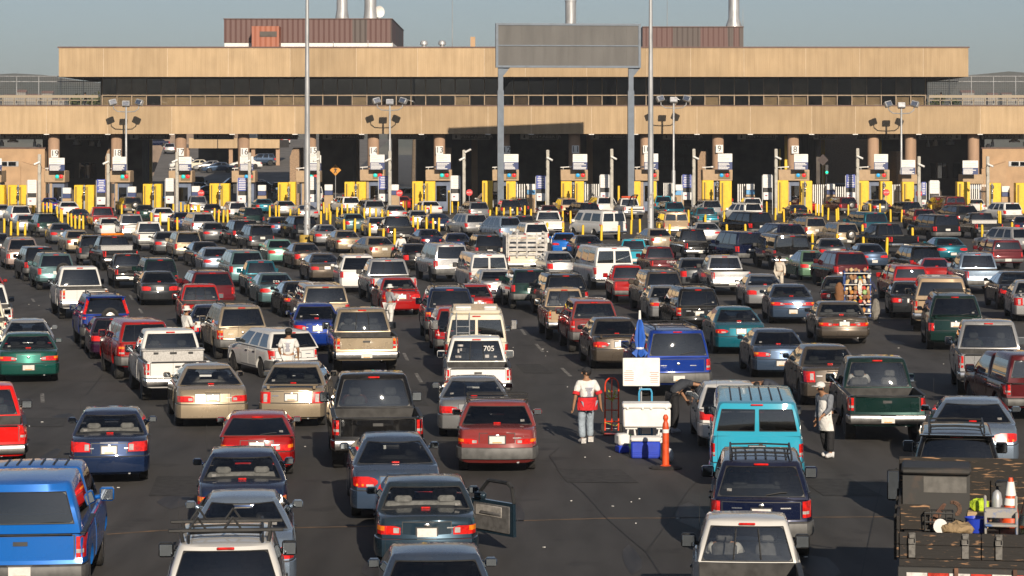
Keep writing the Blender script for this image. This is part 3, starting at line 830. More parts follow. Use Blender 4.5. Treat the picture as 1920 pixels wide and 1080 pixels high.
# OPEN - ABIERTA signs
opx = [(0, 88, 0), (123, 203, 0), (243, 318, 0), (363, 438, 0), (483, 558, 0), (605, 682, 0), (727, 796, 0), (848, 919, 0), (976, 1047, 0), (1107, 1180, 0), (1243, 1312, 0), (1383, 1455, 0), (1526, 1566, 0), (1605, 1685, 1), (1724, 1802, 1), (1842, 1920, 1)]
SIGNBOX = mat('sign_box_bronze', (.07, .062, .05), .6, var=.2, scale=2)
LETTER = mat('sign_pale_face', (.33, .31, .26), .6, var=.1, scale=3)
for k, (a, c, mir) in enumerate(opx):
    D = DF + 2.6; w = (c - a) * D / F
    o = empty('lane_open_sign', (bx((a + c) / 2, D), D, lz(256, D)))
    b = MB(); b.box((0, .15, 0), (w, .25, .62)); b.cyl((-w * .4, .15, .31), (-w * .4, .15, 8.3 - o.location.z), .04); b.cyl((w * .4, .15, .31), (w * .4, .15, 8.3 - o.location.z), .04); b.build('box', [LETTER], o, smooth=0)
    b = MB(); b.box((w * (.1 if not mir else -.1), .02, -.02), (w * .76, .02, .5)); b.build('panel', [SIGNBOX], o, smooth=0)
    link('lettering', text_mesh('OPEN • ABIERTA', .52, LETTER, mirror=bool(mir)), o, (w * (.1 if not mir else -.1), 0, 0))
    ax = w * (-.4 if not mir else .4)
    b = MB(); b.poly([(ax - .05, .2), (ax - .05, 0), (ax - .18, 0), (ax, -.2), (ax + .18, 0), (ax + .05, 0), (ax + .05, .2)], .02); b.build('arrow', [INK], o, smooth=0)
    nm = ['leftmost in view', 'between columns 19 and 18', 'between columns 18 and 17', 'between columns 17 and 16', 'between columns 16 and 15', 'between columns 15 and 14', 'between columns 14 and 13', 'between columns 13 and 12', 'between columns 12 and 11', 'between columns 11 and 10', 'between columns 10 and 9', 'between columns 9 and 8', 'just right of column 8', 'two columns right of 8', 'third bay right of column 8', 'rightmost in view'][k]
    tag(o, 'hanging %s sign under the fascia, %s' % ('OPEN ABIERTA' if not mir else 'mirror-written OPEN ABIERTA', nm), 'sign', 'open lane signs under the canopy')
# yellow barrier cabinets
cabs = [(-10, 8, 347), (15, 32, 347), (36, 50, 347), (139, 156, 347), (160, 176, 347), (268, 285, 345), (289, 302, 345), (393, 411, 344), (413, 430, 344), (521, 540, 342), (541, 554, 341), (646, 665, 341), (668, 686, 341), (773, 793, 340), (797, 816, 340), (904, 924, 339), (949, 967, 340), (1052, 1072, 340), (1078, 1095, 340), (1181, 1201, 340), (1218, 1231, 340), (1317, 1338, 338), (1350, 1372, 339), (1458, 1478, 338), (1501, 1523, 339), (1609, 1629, 339), (1651, 1673, 340), (1692, 1714, 341), (1795, 1819, 341), (1853, 1877, 343), (1905, 1925, 343)]
for i, (a, c, y) in enumerate(cabs):
    D = 251.5 + (i % 2) * .8; w = (c - a) * D / F; z = lz(y, D)
    o = empty('barrier_cabinet', (bx((a + c) / 2, D), D, 0))
    b = MB(); b.bbox((0, .6, z / 2), (w, 1.2, z), .03); b.build('housing', [YELLOW], o)
    b = MB(); b.bbox((w * .14, -.02, z / 2), (w * .62, .05, z * .92), .015); b.build('door', [YELLOW], o)
    b = MB(); b.box((-w * .3, -.015, z / 2), (w * .14, .03, z * .88)); b.build('channel', [mat('cabinet_olive_paint', (.2, .14, .02), .6) if i == 0 else bpy.data.materials['cabinet_olive_paint']], o, smooth=0)  # channel strip in a darker olive than the yellow housing
    ln = min(lanes, key=lambda q: abs(q[1] - (a + c) / 2))
    nm = 'lane %d column' % ln[0] if ln[0] > 0 else {0: 'first unnumbered column right of 8', -1: 'second unnumbered column right of 8', -2: 'last column at the right'}[ln[0]]
    rel = (a + c) / 2 - ln[1]
    rank = sorted([q for q in cabs if min(lanes, key=lambda z_: abs(z_[1] - (q[0] + q[1]) / 2)) == ln]).index((a, c, y))
    tag(o, 'tall yellow barrier cabinet, number %s near the %s' % (['one', 'two', 'three', 'four'][rank] + ' from left', nm), 'barrier', 'yellow barrier cabinets at the lane heads')
# machines between the pairs
for i, (px, y0, y1) in enumerate(((34, 347, 384), (158, 347, 384), (287, 346, 384), (412, 345, 384), (541, 350, 385), (667, 345, 385), (795, 344, 385), (1075, 343, 384), (1345, 340, 378), (1509, 340, 378), (1657, 341, 378), (1860, 344, 378))):
    D = 250.2; z0, z1 = lz(y1, D), lz(y0, D)
    o = empty('barrier_motor', (bx(px, D), D, 0))
    b = MB(); b.cyl((0, 0, 0), (0, 0, z1), .09, n=8); b.build('post', [GALV], o)
    b = MB(); b.lathe([(.05, -.2), (.17, -.15), (.17, .12), (.05, .2)], (.02, -.12, z1 - .35), n=12); b.ball((.0, -.1, z1 - .75), .13); b.build('gauge', [CHROME], o)
    b = MB(); b.bbox((.0, -.1, z1 - 1.25), (.2, .16, .5), .03); b.build('control_box', [TRIM], o)
    tag(o, 'grey barrier motor on a post by the yellow cabinets of %s' % (['lane 20', 'lane 19', 'lane 18', 'lane 17', 'lane 16', 'lane 15', 'lane 14', 'lane 12', 'lane 10', 'lane 9', 'the first unnumbered lane', 'the last lane'][i]), 'machine', 'barrier motors by the yellow cabinets')
# camera posts
cps = [(74, 289, 1), (203, 288, 1), (332, 285, 1), (468, 286, 1), (597, 283, 1), (731, 283, 1), (870, 281, 1), (1027, 281, -1), (1147, 279, -1), (1301, 279, -1), (1455, 279, -1), (1608, 278, -1), (1723, 293, -1), (1852, 293, -1)]
for i, (px, y, sg) in enumerate(cps):
    D = 246.0; z = lz(y, D)
    o = empty('camera_post', (bx(px, D), D, 0))
    b = MB(); b.bbox((0, 0, z / 2), (.3, .3, z), .05); b.build('post', [CONC], o)
    b = MB(); b.cyl((sg * .05, -.2, z - .75), (-sg * .45, -.45, z - 1.0), .1, .1, 10); b.cyl((0, -.1, z - .8), (0, -.3, z - .85), .05); b.build('camera', [WHITEP], o)
    if i == 6:
        b = MB(); b.cyl((.1, -.15, z - .25), (.65, -.35, z + .05), .1, .1, 10); b.build('camera', [WHITEP], o)
    pts = [(sg * .1, -.2, z - .9), (sg * .22, -.18, z - 1.2), (sg * .2, -.17, z - 1.7), (sg * .08, -.16, z - 1.9)]
    b = MB(); b.tube(pts, .02); b.build('cable', [TRIM], o)
    tag(o, 'pale square concrete camera post, number %s from the left' % ['one', 'two', 'three', 'four', 'five', 'six', 'seven', 'eight', 'nine', 'ten', 'eleven', 'twelve', 'thirteen', 'fourteen'][i], 'camera post', 'camera posts before the booths')
# notice stands
BLUEINK = mat('blue_notice_ink', (.07, .1, .36), .5, var=.1, scale=8)
sst = [(60, 337, 0), (190, 336, 1), (319, 334, 0), (454.5, 333, 1), (585, 331, 0), (719, 330, 1), (854, 329, 0), (1014, 329, 1), (1134, 327, 0), (1288, 327, 1), (1439, 327, 0), (1595, 327, 1), (1752, 338, 0), (1732, 341, 1)]
for i, (px, y, bl) in enumerate(sst):
    D = 248.0; z = lz(y, D); w = .86 if i < 13 else .4
    o = empty('notice_stand', (bx(px, D), D, 0))
    b = MB(); b.box((-w / 2 - .06, .05, z / 2 - .05), (.06, .06, z - .1)); b.box((w / 2 + .06, .05, z / 2 - .05), (.06, .06, z - .1)); b.build('frame', [GALV], o, smooth=0)
    b = MB(); b.box((0, 0, z - .65), (w, .05, 1.28)); b.build('notice_board', [BLUEINK if bl else WHITEP], o, smooth=0)
    b = MB()
    for k in range(7):
        q = w * rw.uniform(.5, .85); b.box((0, -.03, z - .14 - k * .165), (q, .006, .07 if bl else .03))
    b.build('text_lines', [WHITEP if bl else bpy.data.materials['pale_sign_ink']], o, smooth=0)
    b = MB(); b.bbox((0, 0, z - 2.1), (w * .98, .3, .75), .04); b.build('lower_box', [WHITEP], o)
    b = MB(); b.box((-w * .15, -.155, z - 2.05), (.22, .01, .12)); b.build('symbol', [mat('symbol_red_blue', (.3, .05, .12), .5) if i == 0 else bpy.data.materials['symbol_red_blue']], o, smooth=0)
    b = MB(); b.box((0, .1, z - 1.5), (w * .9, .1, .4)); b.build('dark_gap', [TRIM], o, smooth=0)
    tag(o, '%s text notice board on a frame, number %s from the left' % ('blue' if bl else 'white', ['one', 'two', 'three', 'four', 'five', 'six', 'seven', 'eight', 'nine', 'ten', 'eleven', 'twelve', 'fourteen', 'thirteen'][i]), 'notice board', 'notice boards before the booths')
# small white and blue kiosks
LBLUEP = mat('light_blue_panel', (.12, .36, .66), .5)
kio = [(4, 353, 0), (125, 352, 0), (247, 350, 0), (367, 349, 0), (491, 347, 0), (616, 346, 0), (740, 346, 0), (996, 345, 1), (1274, 346, 1), (1407, 345, 1), (1558, 345, 0), (1886, 349, 0)]
for i, (px, y, lb) in enumerate(kio):
    D = 253.5; z = lz(y, D); w = .8
    o = empty('lane_kiosk', (bx(px, D), D, 0))
    b = MB(); b.bbox((0, .3, z - .3), (w, .6, .6), .04); b.build('top_panel', [WHITEP], o)
    b = MB(); b.bbox((0, .3, z - .83), (w, .58, .44), .03); b.build('lower_panel', [LBLUEP if lb else NAVYINK], o)
    b = MB(); b.bbox((0, .3, (z - 1.06) / 2), (w * 1.1, .6, z - 1.06), .04); b.build('base', [BOOTHT], o)
    tag(o, 'small white kiosk with a %s lower panel, number %s from the left' % ('light blue' if lb else 'navy', ['one', 'two', 'three', 'four', 'five', 'six', 'seven', 'eight', 'nine', 'ten', 'eleven', 'twelve'][i]), 'kiosk', 'small kiosks in the booth row')
# stop signs
STOPM = mat('stop_sign_red', (.55, .02, .02), .5)
for i, (px, y) in enumerate(((880, 361), (377, 362), (1723, 363), (749, 362), (1662, 361))):
    D = 247; z = lz(y, D)
    o = empty('stop_sign', (bx(px, D), D, 0))
    b = MB(); b.cyl((0, .06, 0), (0, .06, z + .2), .03, n=6); b.build('post', [GALV], o)
    b = MB(); b.poly([(math.cos(math.pi / 8 + k * math.pi / 4) * .33, z + math.sin(math.pi / 8 + k * math.pi / 4) * .33) for k in range(8)], .02); b.build('plate', [STOPM], o, smooth=0)
    link('lettering', text_mesh('STOP' if i else 'ALTO', .2, WHITEP), o, (0, -.01, z))
    tag(o, 'small red octagonal stop sign by the %s' % ['camera post between numbers 13 and 12', 'yellow cabinets left of number 16', 'dark red van at the right', 'booth of lane 14', 'booth right of number 8'][i], 'stop sign')
# white slatted gates
for i, (a, c, y) in enumerate(((968, 990, 345), (1096, 1124, 345), (1523, 1550, 346), (1550, 1586, 350), (1672, 1692, 346), (1817, 1853, 346), (1243, 1262, 343), (1382, 1398, 345))):
    D = 254.5; z = lz(y, D)
    o = empty('slatted_gate', (bx((a + c) / 2, D), D, 0)); w = (c - a) * D / F
    b = MB(); n_ = int(w / .2)
    for k in range(n_): b.box((-w / 2 + (k + .5) * w / n_, 0, z / 2), (.1, .04, z))
    b.build('slats', [WHITEP], o, smooth=0)
    b = MB(); b.box((0, .045, z * .75), (w, .04, .14)); b.box((0, .045, z * .25), (w, .04, .14)); b.build('rail', [TRIM], o, smooth=0)
    tag(o, 'white slatted lane gate %s' % ['right of column 12', 'right of column 11', 'right of column 8 booth', 'wide one between column 8 and the next booth', 'left of the second unnumbered booth', 'near the right edge', 'right of column 10', 'right of column 9'][i], 'gate', 'slatted gates across the lanes')
p = at(629, 319, DF + 9)
o = empty('crossing_sign', (p.x, p.y, 0)); 
b = MB(); b.cyl((0, .05, 0), (0, .05, p.z), .04, n=6); b.build('post', [GALV], o)
b = MB(); b.poly([(0, p.z + .62), (.62, p.z), (0, p.z - .62), (-.62, p.z)], .03); b.build('plate', [mat('warning_orange', (.6, .26, .02), .5)], o, smooth=0)
b = MB(); b.poly([(-.05, p.z + .2), (.1, p.z + .15), (.2, p.z), (.08, p.z + .03), (.06, p.z - .1), (.16, p.z - .35), (.08, p.z - .36), (0, p.z - .15), (-.12, p.z - .36), (-.2, p.z - .34), (-.06, p.z - .08), (-.06, p.z + .06), (-.16, p.z - .02), (-.2, p.z + .02)], .01); b.shift((0, -.012, 0)); b.ball((.02, -.008, p.z + .31), .08, sc=(1, .1, 1)); b.build('walking_figure', [INK], o, smooth=0)
tag(o, 'orange diamond walking figure sign in the dark bay right of column 15', 'sign')
p = at(1543, 300, DF - 3)
o = empty('diamond_sign', (p.x, p.y, 0)); b = MB(); b.cyl((0, .05, 0), (0, .05, p.z), .04, n=6); b.build('post', [TRIM], o)
b = MB(); b.poly([(0, p.z + .62), (.6, p.z), (0, p.z - .62), (-.6, p.z)], .03); b.build('plate', [mat('sign_back_brown', (.035, .02, .018), .6)], o, smooth=0)
tag(o, 'dark back of a diamond sign right of column 8', 'sign')
p = at(1550, 323, DF - 6)
o = empty('traffic_light', (p.x, p.y, 0)); b = MB(); b.cyl((0, .1, 0), (0, .1, p.z), .05, n=6); b.bbox((0, 0, p.z + .25), (.35, .3, 1.1), .04); b.build('housing', [TRIM], o)
b = MB(); b.ball((0, -.16, p.z), .14, sc=(1, .4, 1)); b.build('green_lamp', [mat('lit_green_lamp', (.0, .8, .35), .4, emit=1.5)], o)
tag(o, 'black traffic light showing green right of column 8', 'traffic light')

# ------------------------------------------------------------------ big sign board seen from behind, light poles
BOARD = mat('sign_back_mesh', (.088, .085, .081), .6, var=.2, scale=.9, stretch=(1, 1, .15))
STEELB = mat('blue_grey_steel', (.10, .13, .17), .45, var=.15, scale=1.5)
DBB = 248.0
bo = empty('sign_board', (lx(1066, DBB), DBB, 0), math.radians(6))
sB = F / DBB; wB = (1204 - 930) / sB; z0, z1 = lz(127, DBB), lz(44, DBB); zm = lz(85.5, DBB)
b = MB(); b.span((-wB / 2 + .25, .02, z0 + .2), (wB / 2 - .25, .5, zm - .06)); b.span((-wB / 2 + .25, .02, zm + .06), (wB / 2 - .25, .5, z1 - .2)); b.build('panel', [BOARD], bo, smooth=0)
b = MB()
for z in (z0 + .1, zm, z1 - .1): b.span((-wB / 2 + .245, -.06, z - .1 if z != zm else z - .055), (wB / 2 - .245, .52, z + .1 if z != zm else z + .055))
for x in (-wB / 2 + .12, wB / 2 - .12): b.span((x - .12, -.08, z0 + .002), (x + .12, .56, z1 - .002))
b.build('frame', [STEELB], bo, smooth=0)
b = MB()
for k in range(1, 12):
    x = lerp(-wB / 2 + .25, wB / 2 - .25, k / 12); b.span((x - .012, -.0, z0 + .21), (x + .012, .015, zm - .07)); b.span((x - .012, -.0, zm + .07), (x + .012, .015, z1 - .21))
b.build('seam', [BOARD], bo, smooth=0)
for px in (938.5, 1185):
    x = (px - 1066) / sB
    b = MB(); b.span((x - .3, .1, 0), (x + .3, .6, z0 - 2.2)); b.span((x - .24, .15, z0 - 2.2), (x + .24, .55, z0 - .003)); b.build('post', [STEELB], bo, smooth=0)
    b = MB(); b.add([(x - .1, .2, z0 - 1.0), (x + .1, .2, z0 - 1.0), (x + .9, .2, z0 - .003), (x - .1, .2, z0 - .003), (x - .1, .4, z0 - 1.0), (x + .1, .4, z0 - 1.0), (x + .9, .4, z0 - .003), (x - .1, .4, z0 - .003)], [(0, 1, 2, 3), (7, 6, 5, 4), (0, 4, 5, 1), (1, 5, 6, 2), (2, 6, 7, 3), (3, 7, 4, 0)]); b.build('bracket', [STEELB], bo, smooth=0)
tag(bo, 'wide grey back of a sign board on two blue grey steel posts', 'sign board')
for i, (px, y) in enumerate(((236.5, 199), (731, 196), (1263, 192), (1690, 202))):
    D = 267.6; s_ = F / D; X = (px - CX) / s_
    o = empty('floodlight_pole', (X, D, 0)); zt2 = lz(y + 11, D)
    b = MB(); b.lathe([(.26, 0), (.26, .6), (.2, .7), (.2, 4.0), (.13, 4.1), (.1, zt2 + .55)], n=12); b.build('pole', [GALV], o)
    b = MB(); pts = [(-1.35, 0, zt2 + .75), (-1.3, 0, zt2 + .35), (-.9, 0, zt2 + .05), (0, 0, zt2), (.9, 0, zt2 + .05), (1.3, 0, zt2 + .35), (1.35, 0, zt2 + .75)]; b.tube(pts, .055); b.build('arm', [GALV], o)
    for k, x in enumerate((-1.4, 0, 1.4)):
        b = MB(); b.bbox((0, 0, 0), (.8, .45, .62), .06); lm = b.build('lamp', [GALV], o, loc=(x, -.1, zt2 + 1.0 if k != 1 else zt2 + .85), rot=(math.radians(-20), math.radians((-14, 0, 14)[k]), math.radians((25, 0, -25)[k])))
        b = MB(); b.bbox((0, -.23, -.03), (.62, .03, .44), .01); b.build('lens', [CHROME], lm)
    tag(o, 'grey floodlight pole with three lamps before the lower fascia, %s' % ['leftmost by column 18', 'by column 14', 'between columns 10 and 9', 'rightmost of the four'][i], 'light pole', 'floodlight poles before the station')
for i, (px, py) in enumerate(((576, 456), (1220, 458))):
    q = gp(px, py)
    o = empty('light_mast', (q.x, q.y, 0))
    b = MB(); b.lathe([(.26, .55), (.25, .75), (.22, 1.0), (.2, 6), (.11, 18), (.1, 24)], n=16); b.build('mast', [GALV], o)
    b = MB(); b.lathe([(.55, 0), (.55, .5), (.5, .58), (.3, .6)], n=20); b.build('base', [mat('yellow_concrete_base', (.55, .36, .05), .8, col2=(.2, .15, .06), scale=3, lo=.4, hi=.75) if i == 0 else bpy.data.materials['yellow_concrete_base']], o)
    b = MB()
    for k in range(9):
        a = rw.uniform(3.6, 5.8); z = rw.uniform(1.0, 3.6)
        b.box((math.cos(a) * .232, math.sin(a) * .232, z), (.16, .012, rw.uniform(.1, .24)), rz=a + math.pi / 2)
    b.build('sticker', [mat('worn_sticker_paper', (.5, .48, .46), .7, col2=(.12, .1, .1), scale=9) if i == 0 else bpy.data.materials['worn_sticker_paper']], o, smooth=0)
    tag(o, 'tall grey light mast on a round yellow base, the %s one' % ('left', 'right')[i], 'light mast', 'tall light masts among the cars')

# ------------------------------------------------------------------ yellow bollards
tiles = {'A': (0, 340), 'B': (480, 340), 'C': (960, 340), 'D': (1440, 340)}
bol = {'A': '32,385 82,410 135,412 188,412 255,235 282,232 305,236 455,300 483,310 510,325 537,340 565,355 595,355 625,360 325,240 352,243 375,245 402,250 430,253 913,245 1137,300 1202,300 1265,370 1330,360 1300,235 1330,240 1358,240 1388,230 1415,228 1450,232 1608,270 1640,300 1675,300 1708,285 1745,282 1160,205 1225,205 625,195 655,200 710,190 1480,240 1510,244 20,165 140,180 245,190',
       'B': '103,270 173,260 257,260 323,255 493,240 530,290 570,310 608,285 645,240 687,235 728,240 770,240 813,260 855,280 900,270 945,265 990,265 487,320 573,322 662,360 757,370 853,410 955,410 1040,450 1127,200 1178,330 1213,345 1280,350 1330,350 1388,355 1218,210 1310,240 1515,195 1508,235 1755,220 1803,260 1857,250 1910,260 900,135 615,110 1245,180 1270,182 1105,120 550,190 150,180',
       'C': '40,245 95,255 145,195 290,160 142,300 380,285 440,285 397,380 530,395 670,420 800,430 893,420 960,390 1105,360 1180,355 265,325 1250,150 1325,245 1448,300 1450,350 1597,365 1752,355 1590,250 1875,130 640,100 510,150 1060,110 900,250',
       'D': '55,290 120,305 100,200 165,175 200,230 240,170 300,205 357,255 380,258 408,160 450,290 528,290 515,300 602,230 683,215 760,215 840,230 920,280 905,175 1003,235 1225,200 1598,200 1743,310 1728,308 1832,330 335,430 522,425 710,360 718,460 890,530 1085,395 1607,400 768,160 1160,140 1195,130 1365,70 1590,100 1890,95 130,160'}
bp = MB(); bp.lathe([(.09, 0), (.09, 1.02), (.075, 1.09), (.03, 1.12)], n=10)
bme = bp.mesh('bollard', [YELLOW])
allb = []
for t, s_ in bol.items():
    for q in s_.split():
        x, y = map(float, q.split(','))
        allb.append((tiles[t][0] + x / 4, tiles[t][1] + y / 4))
for i, (px, py, h) in enumerate(((842, 400, 2.25), (1225, 393, 2.2), (1000, 394, 2.2), (1160, 386, 2.2), (315, 392, 1.9), (500, 382, 1.4))):
    q = gp(px, py); b = MB(); b.lathe([(.13, 0), (.13, h - .05), (.1, h)], n=10)
    tag(b.build('tall_bollard', [YELLOW], loc=q), 'tall thick yellow pipe bollard %s' % ['below the number 13', 'below the number 10', 'right of the number 12', 'left of the number 10', 'left below number 17', 'right below the number 16'][i], 'bollard', 'thick yellow pipe bollards')
# ------------------------------------------------------------------ vehicles
def plan_w(y, L):
    t = clamp(y / .5); u = clamp((L - y) / .95)
    return (1 - .115 * (1 - t) ** 2.3) * (1 - .22 * (1 - u) ** 2.2)
WZ = [(0, .95), (.1, .985), (.3, 1.0), (.62, 1.0), (.85, .982), (1.0, .955)]
TYPES = {
    # L, W, h(roof), sill, R, rear axle, front axle, belt, deck profile, cabin (yrb, yrt, ywt, ywb, wb, wt, bow), rear profile
    'sedan': dict(L=4.6, W=1.76, h=1.42, sill=.25, R=.31, ya=(1.0, 3.68), deck=[(0, .9), (.05, .955), (.35, .985), (.9, .99), (3.0, .97), (3.5, .93), (4.2, .8), (4.6, .62)], cab=(.78, 1.42, 2.5, 3.42, .86, .62, .16), ry=[(.25, .1), (.36, .02), (.58, .0), (.66, .05), (.9, .1), (1.0, .16)], lamp=('wide', .68, .86), plate=.76, bump=(.3, .62)),
    'sedan_round': dict(L=4.75, W=1.82, h=1.41, sill=.24, R=.32, ya=(1.05, 3.75), deck=[(0, .86), (.06, .93), (.4, .985), (.95, 1.0), (3.1, .97), (3.7, .9), (4.4, .74), (4.75, .58)], cab=(.72, 1.5, 2.5, 3.6, .87, .58, .24), ry=[(.24, .12), (.36, .02), (.56, .0), (.64, .05), (.85, .11), (1.0, .2)], lamp=('oval', .66, .85), plate=.76, bump=(.28, .6)),
    'sedan_boxy': dict(L=4.5, W=1.72, h=1.39, sill=.25, R=.3, ya=(.98, 3.55), deck=[(0, .88), (.04, .935), (.2, .955), (.9, .965), (2.9, .94), (3.4, .9), (4.2, .8), (4.5, .68)], cab=(.85, 1.3, 2.45, 3.2, .85, .66, .07), ry=[(.25, .1), (.34, .0), (.56, .0), (.6, .07), (.92, .09), (1.0, .12)], lamp=('bar', .66, .83), plate=.74, bump=(.34, .58)),
    'coupe': dict(L=4.5, W=1.76, h=1.34, sill=.23, R=.32, ya=(1.0, 3.6), deck=[(0, .86), (.05, .92), (.35, .955), (.8, .96), (2.9, .93), (3.6, .84), (4.2, .72), (4.5, .56)], cab=(.6, 1.5, 2.35, 3.3, .86, .57, .2), ry=[(.23, .12), (.34, .02), (.54, .0), (.62, .05), (.85, .1), (1.0, .18)], lamp=('wide', .64, .8), plate=.5, bump=(.28, .6)),
    'hatch': dict(L=4.1, W=1.7, h=1.42, sill=.24, R=.3, ya=(.75, 3.25), deck=[(0, .86), (.06, .93), (.3, .95), (2.6, .94), (3.2, .86), (3.8, .74), (4.1, .58)], cab=(.14, .95, 2.05, 3.0, .86, .62, .14), ry=[(.24, .1), (.36, .02), (.58, .0), (.66, .05), (.95, .12)], lamp=('wide', .68, .86), plate=.74, bump=(.3, .6)),
    'wagon': dict(L=4.6, W=1.7, h=1.43, sill=.25, R=.3, ya=(.95, 3.6), deck=[(0, .88), (.04, .93), (.2, .95), (3.0, .94), (3.5, .88), (4.3, .76), (4.6, .62)], cab=(.12, .42, 2.5, 3.3, .85, .66, .06), ry=[(.25, .08), (.36, .0), (.58, .0), (.62, .06), (.95, .1)], lamp=('tall', .62, .88), plate=.74, bump=(.34, .56)),
    'suv': dict(L=4.6, W=1.82, h=1.74, sill=.4, R=.36, ya=(.85, 3.5), deck=[(0, 1.06), (.05, 1.1), (.3, 1.11), (3.1, 1.1), (3.6, 1.06), (4.3, .98), (4.6, .82)], cab=(.1, .38, 2.55, 3.3, .86, .68, .08), ry=[(.4, .08), (.48, .0), (.68, .0), (.72, .06), (1.1, .09)], lamp=('tall', .78, 1.06), plate=.86, bump=(.46, .7)),
    'bigsuv': dict(L=5.2, W=2.0, h=1.92, sill=.42, R=.39, ya=(1.1, 4.15), deck=[(0, 1.14), (.05, 1.18), (.3, 1.19), (3.7, 1.17), (4.2, 1.14), (5.0, 1.05), (5.2, .9)], cab=(.1, .3, 3.2, 3.95, .92, .77, .06), ry=[(.42, .08), (.5, .0), (.72, .0), (.76, .06), (1.2, .09)], lamp=('tall', .82, 1.12), plate=.6, bump=(.48, .74)),
    'minivan': dict(L=4.9, W=1.95, h=1.75, sill=.3, R=.33, ya=(1.05, 3.95), deck=[(0, 1.0), (.05, 1.06), (.3, 1.08), (3.9, 1.05), (4.3, .98), (4.7, .84), (4.9, .68)], cab=(.1, .5, 3.0, 4.15, .94, .72, .12), ry=[(.3, .1), (.4, .01), (.64, .0), (.7, .05), (1.08, .1)], lamp=('tall', .74, 1.02), plate=.86, bump=(.36, .66)),
    'van': dict(L=5.5, W=2.0, h=2.08, sill=.42, R=.37, ya=(1.2, 4.5), deck=[(0, 1.16), (.04, 1.2), (.3, 1.21), (4.5, 1.18), (5.0, 1.1), (5.35, .98), (5.5, .8)], cab=(.06, .16, 4.0, 4.75, .95, .82, .05), ry=[(.42, .06), (.5, .0), (.66, .0), (.7, .05), (1.2, .06)], lamp=('slim', .8, 1.12), plate=.8, bump=(.48, .66)),
    'pickup': dict(L=5.5, W=1.98, h=1.84, sill=.44, R=.39, ya=(1.2, 4.45), deck=[(0, 1.13), (.03, 1.15), (2.0, 1.15), (4.2, 1.13), (5.2, 1.04), (5.5, .88)], cab=(2.08, 2.3, 3.35, 4.15, .9, .72, .07), ry=[(.44, .06), (.52, .0), (.7, .0), (.74, .08), (1.15, .1)], lamp=('tall', .8, 1.1), plate=.6, bump=(.5, .7), bed=(.08, 2.0, .8)),
    'small_pickup': dict(L=4.9, W=1.74, h=1.6, sill=.38, R=.34, ya=(1.0, 3.85), deck=[(0, .99), (.03, 1.01), (1.8, 1.01), (3.7, 1.0), (4.6, .9), (4.9, .74)], cab=(1.88, 2.08, 3.0, 3.75, .8, .63, .06), ry=[(.38, .06), (.46, .0), (.62, .0), (.66, .08), (1.0, .1)], lamp=('tall', .72, .96), plate=.54, bump=(.44, .62), bed=(.08, 1.8, .68)),
}
def side_zone(T):
    'side window intervals along the cabin'
    yrb, yrt, ywt, ywb = T['cab'][:4]
    k = T['kind']
    if k.startswith('sedan'): return [(.14, .47), (.52, .90)]
    if k == 'coupe': return [(.2, .38), (.43, .9)]
    if k == 'hatch': return [(.10, .28), (.33, .56), (.6, .92)]
    if k in ('wagon', 'suv'): return [(.06, .29), (.34, .58), (.63, .92)]
    if k in ('bigsuv', 'minivan'): return [(.05, .32), (.36, .6), (.64, .92)]
    if k == 'van': return [(.06, .36), (.4, .66), (.74, .94)]
    return [(.12, .3), (.36, .88)] if T.get('ext') else [(.1, .88)]

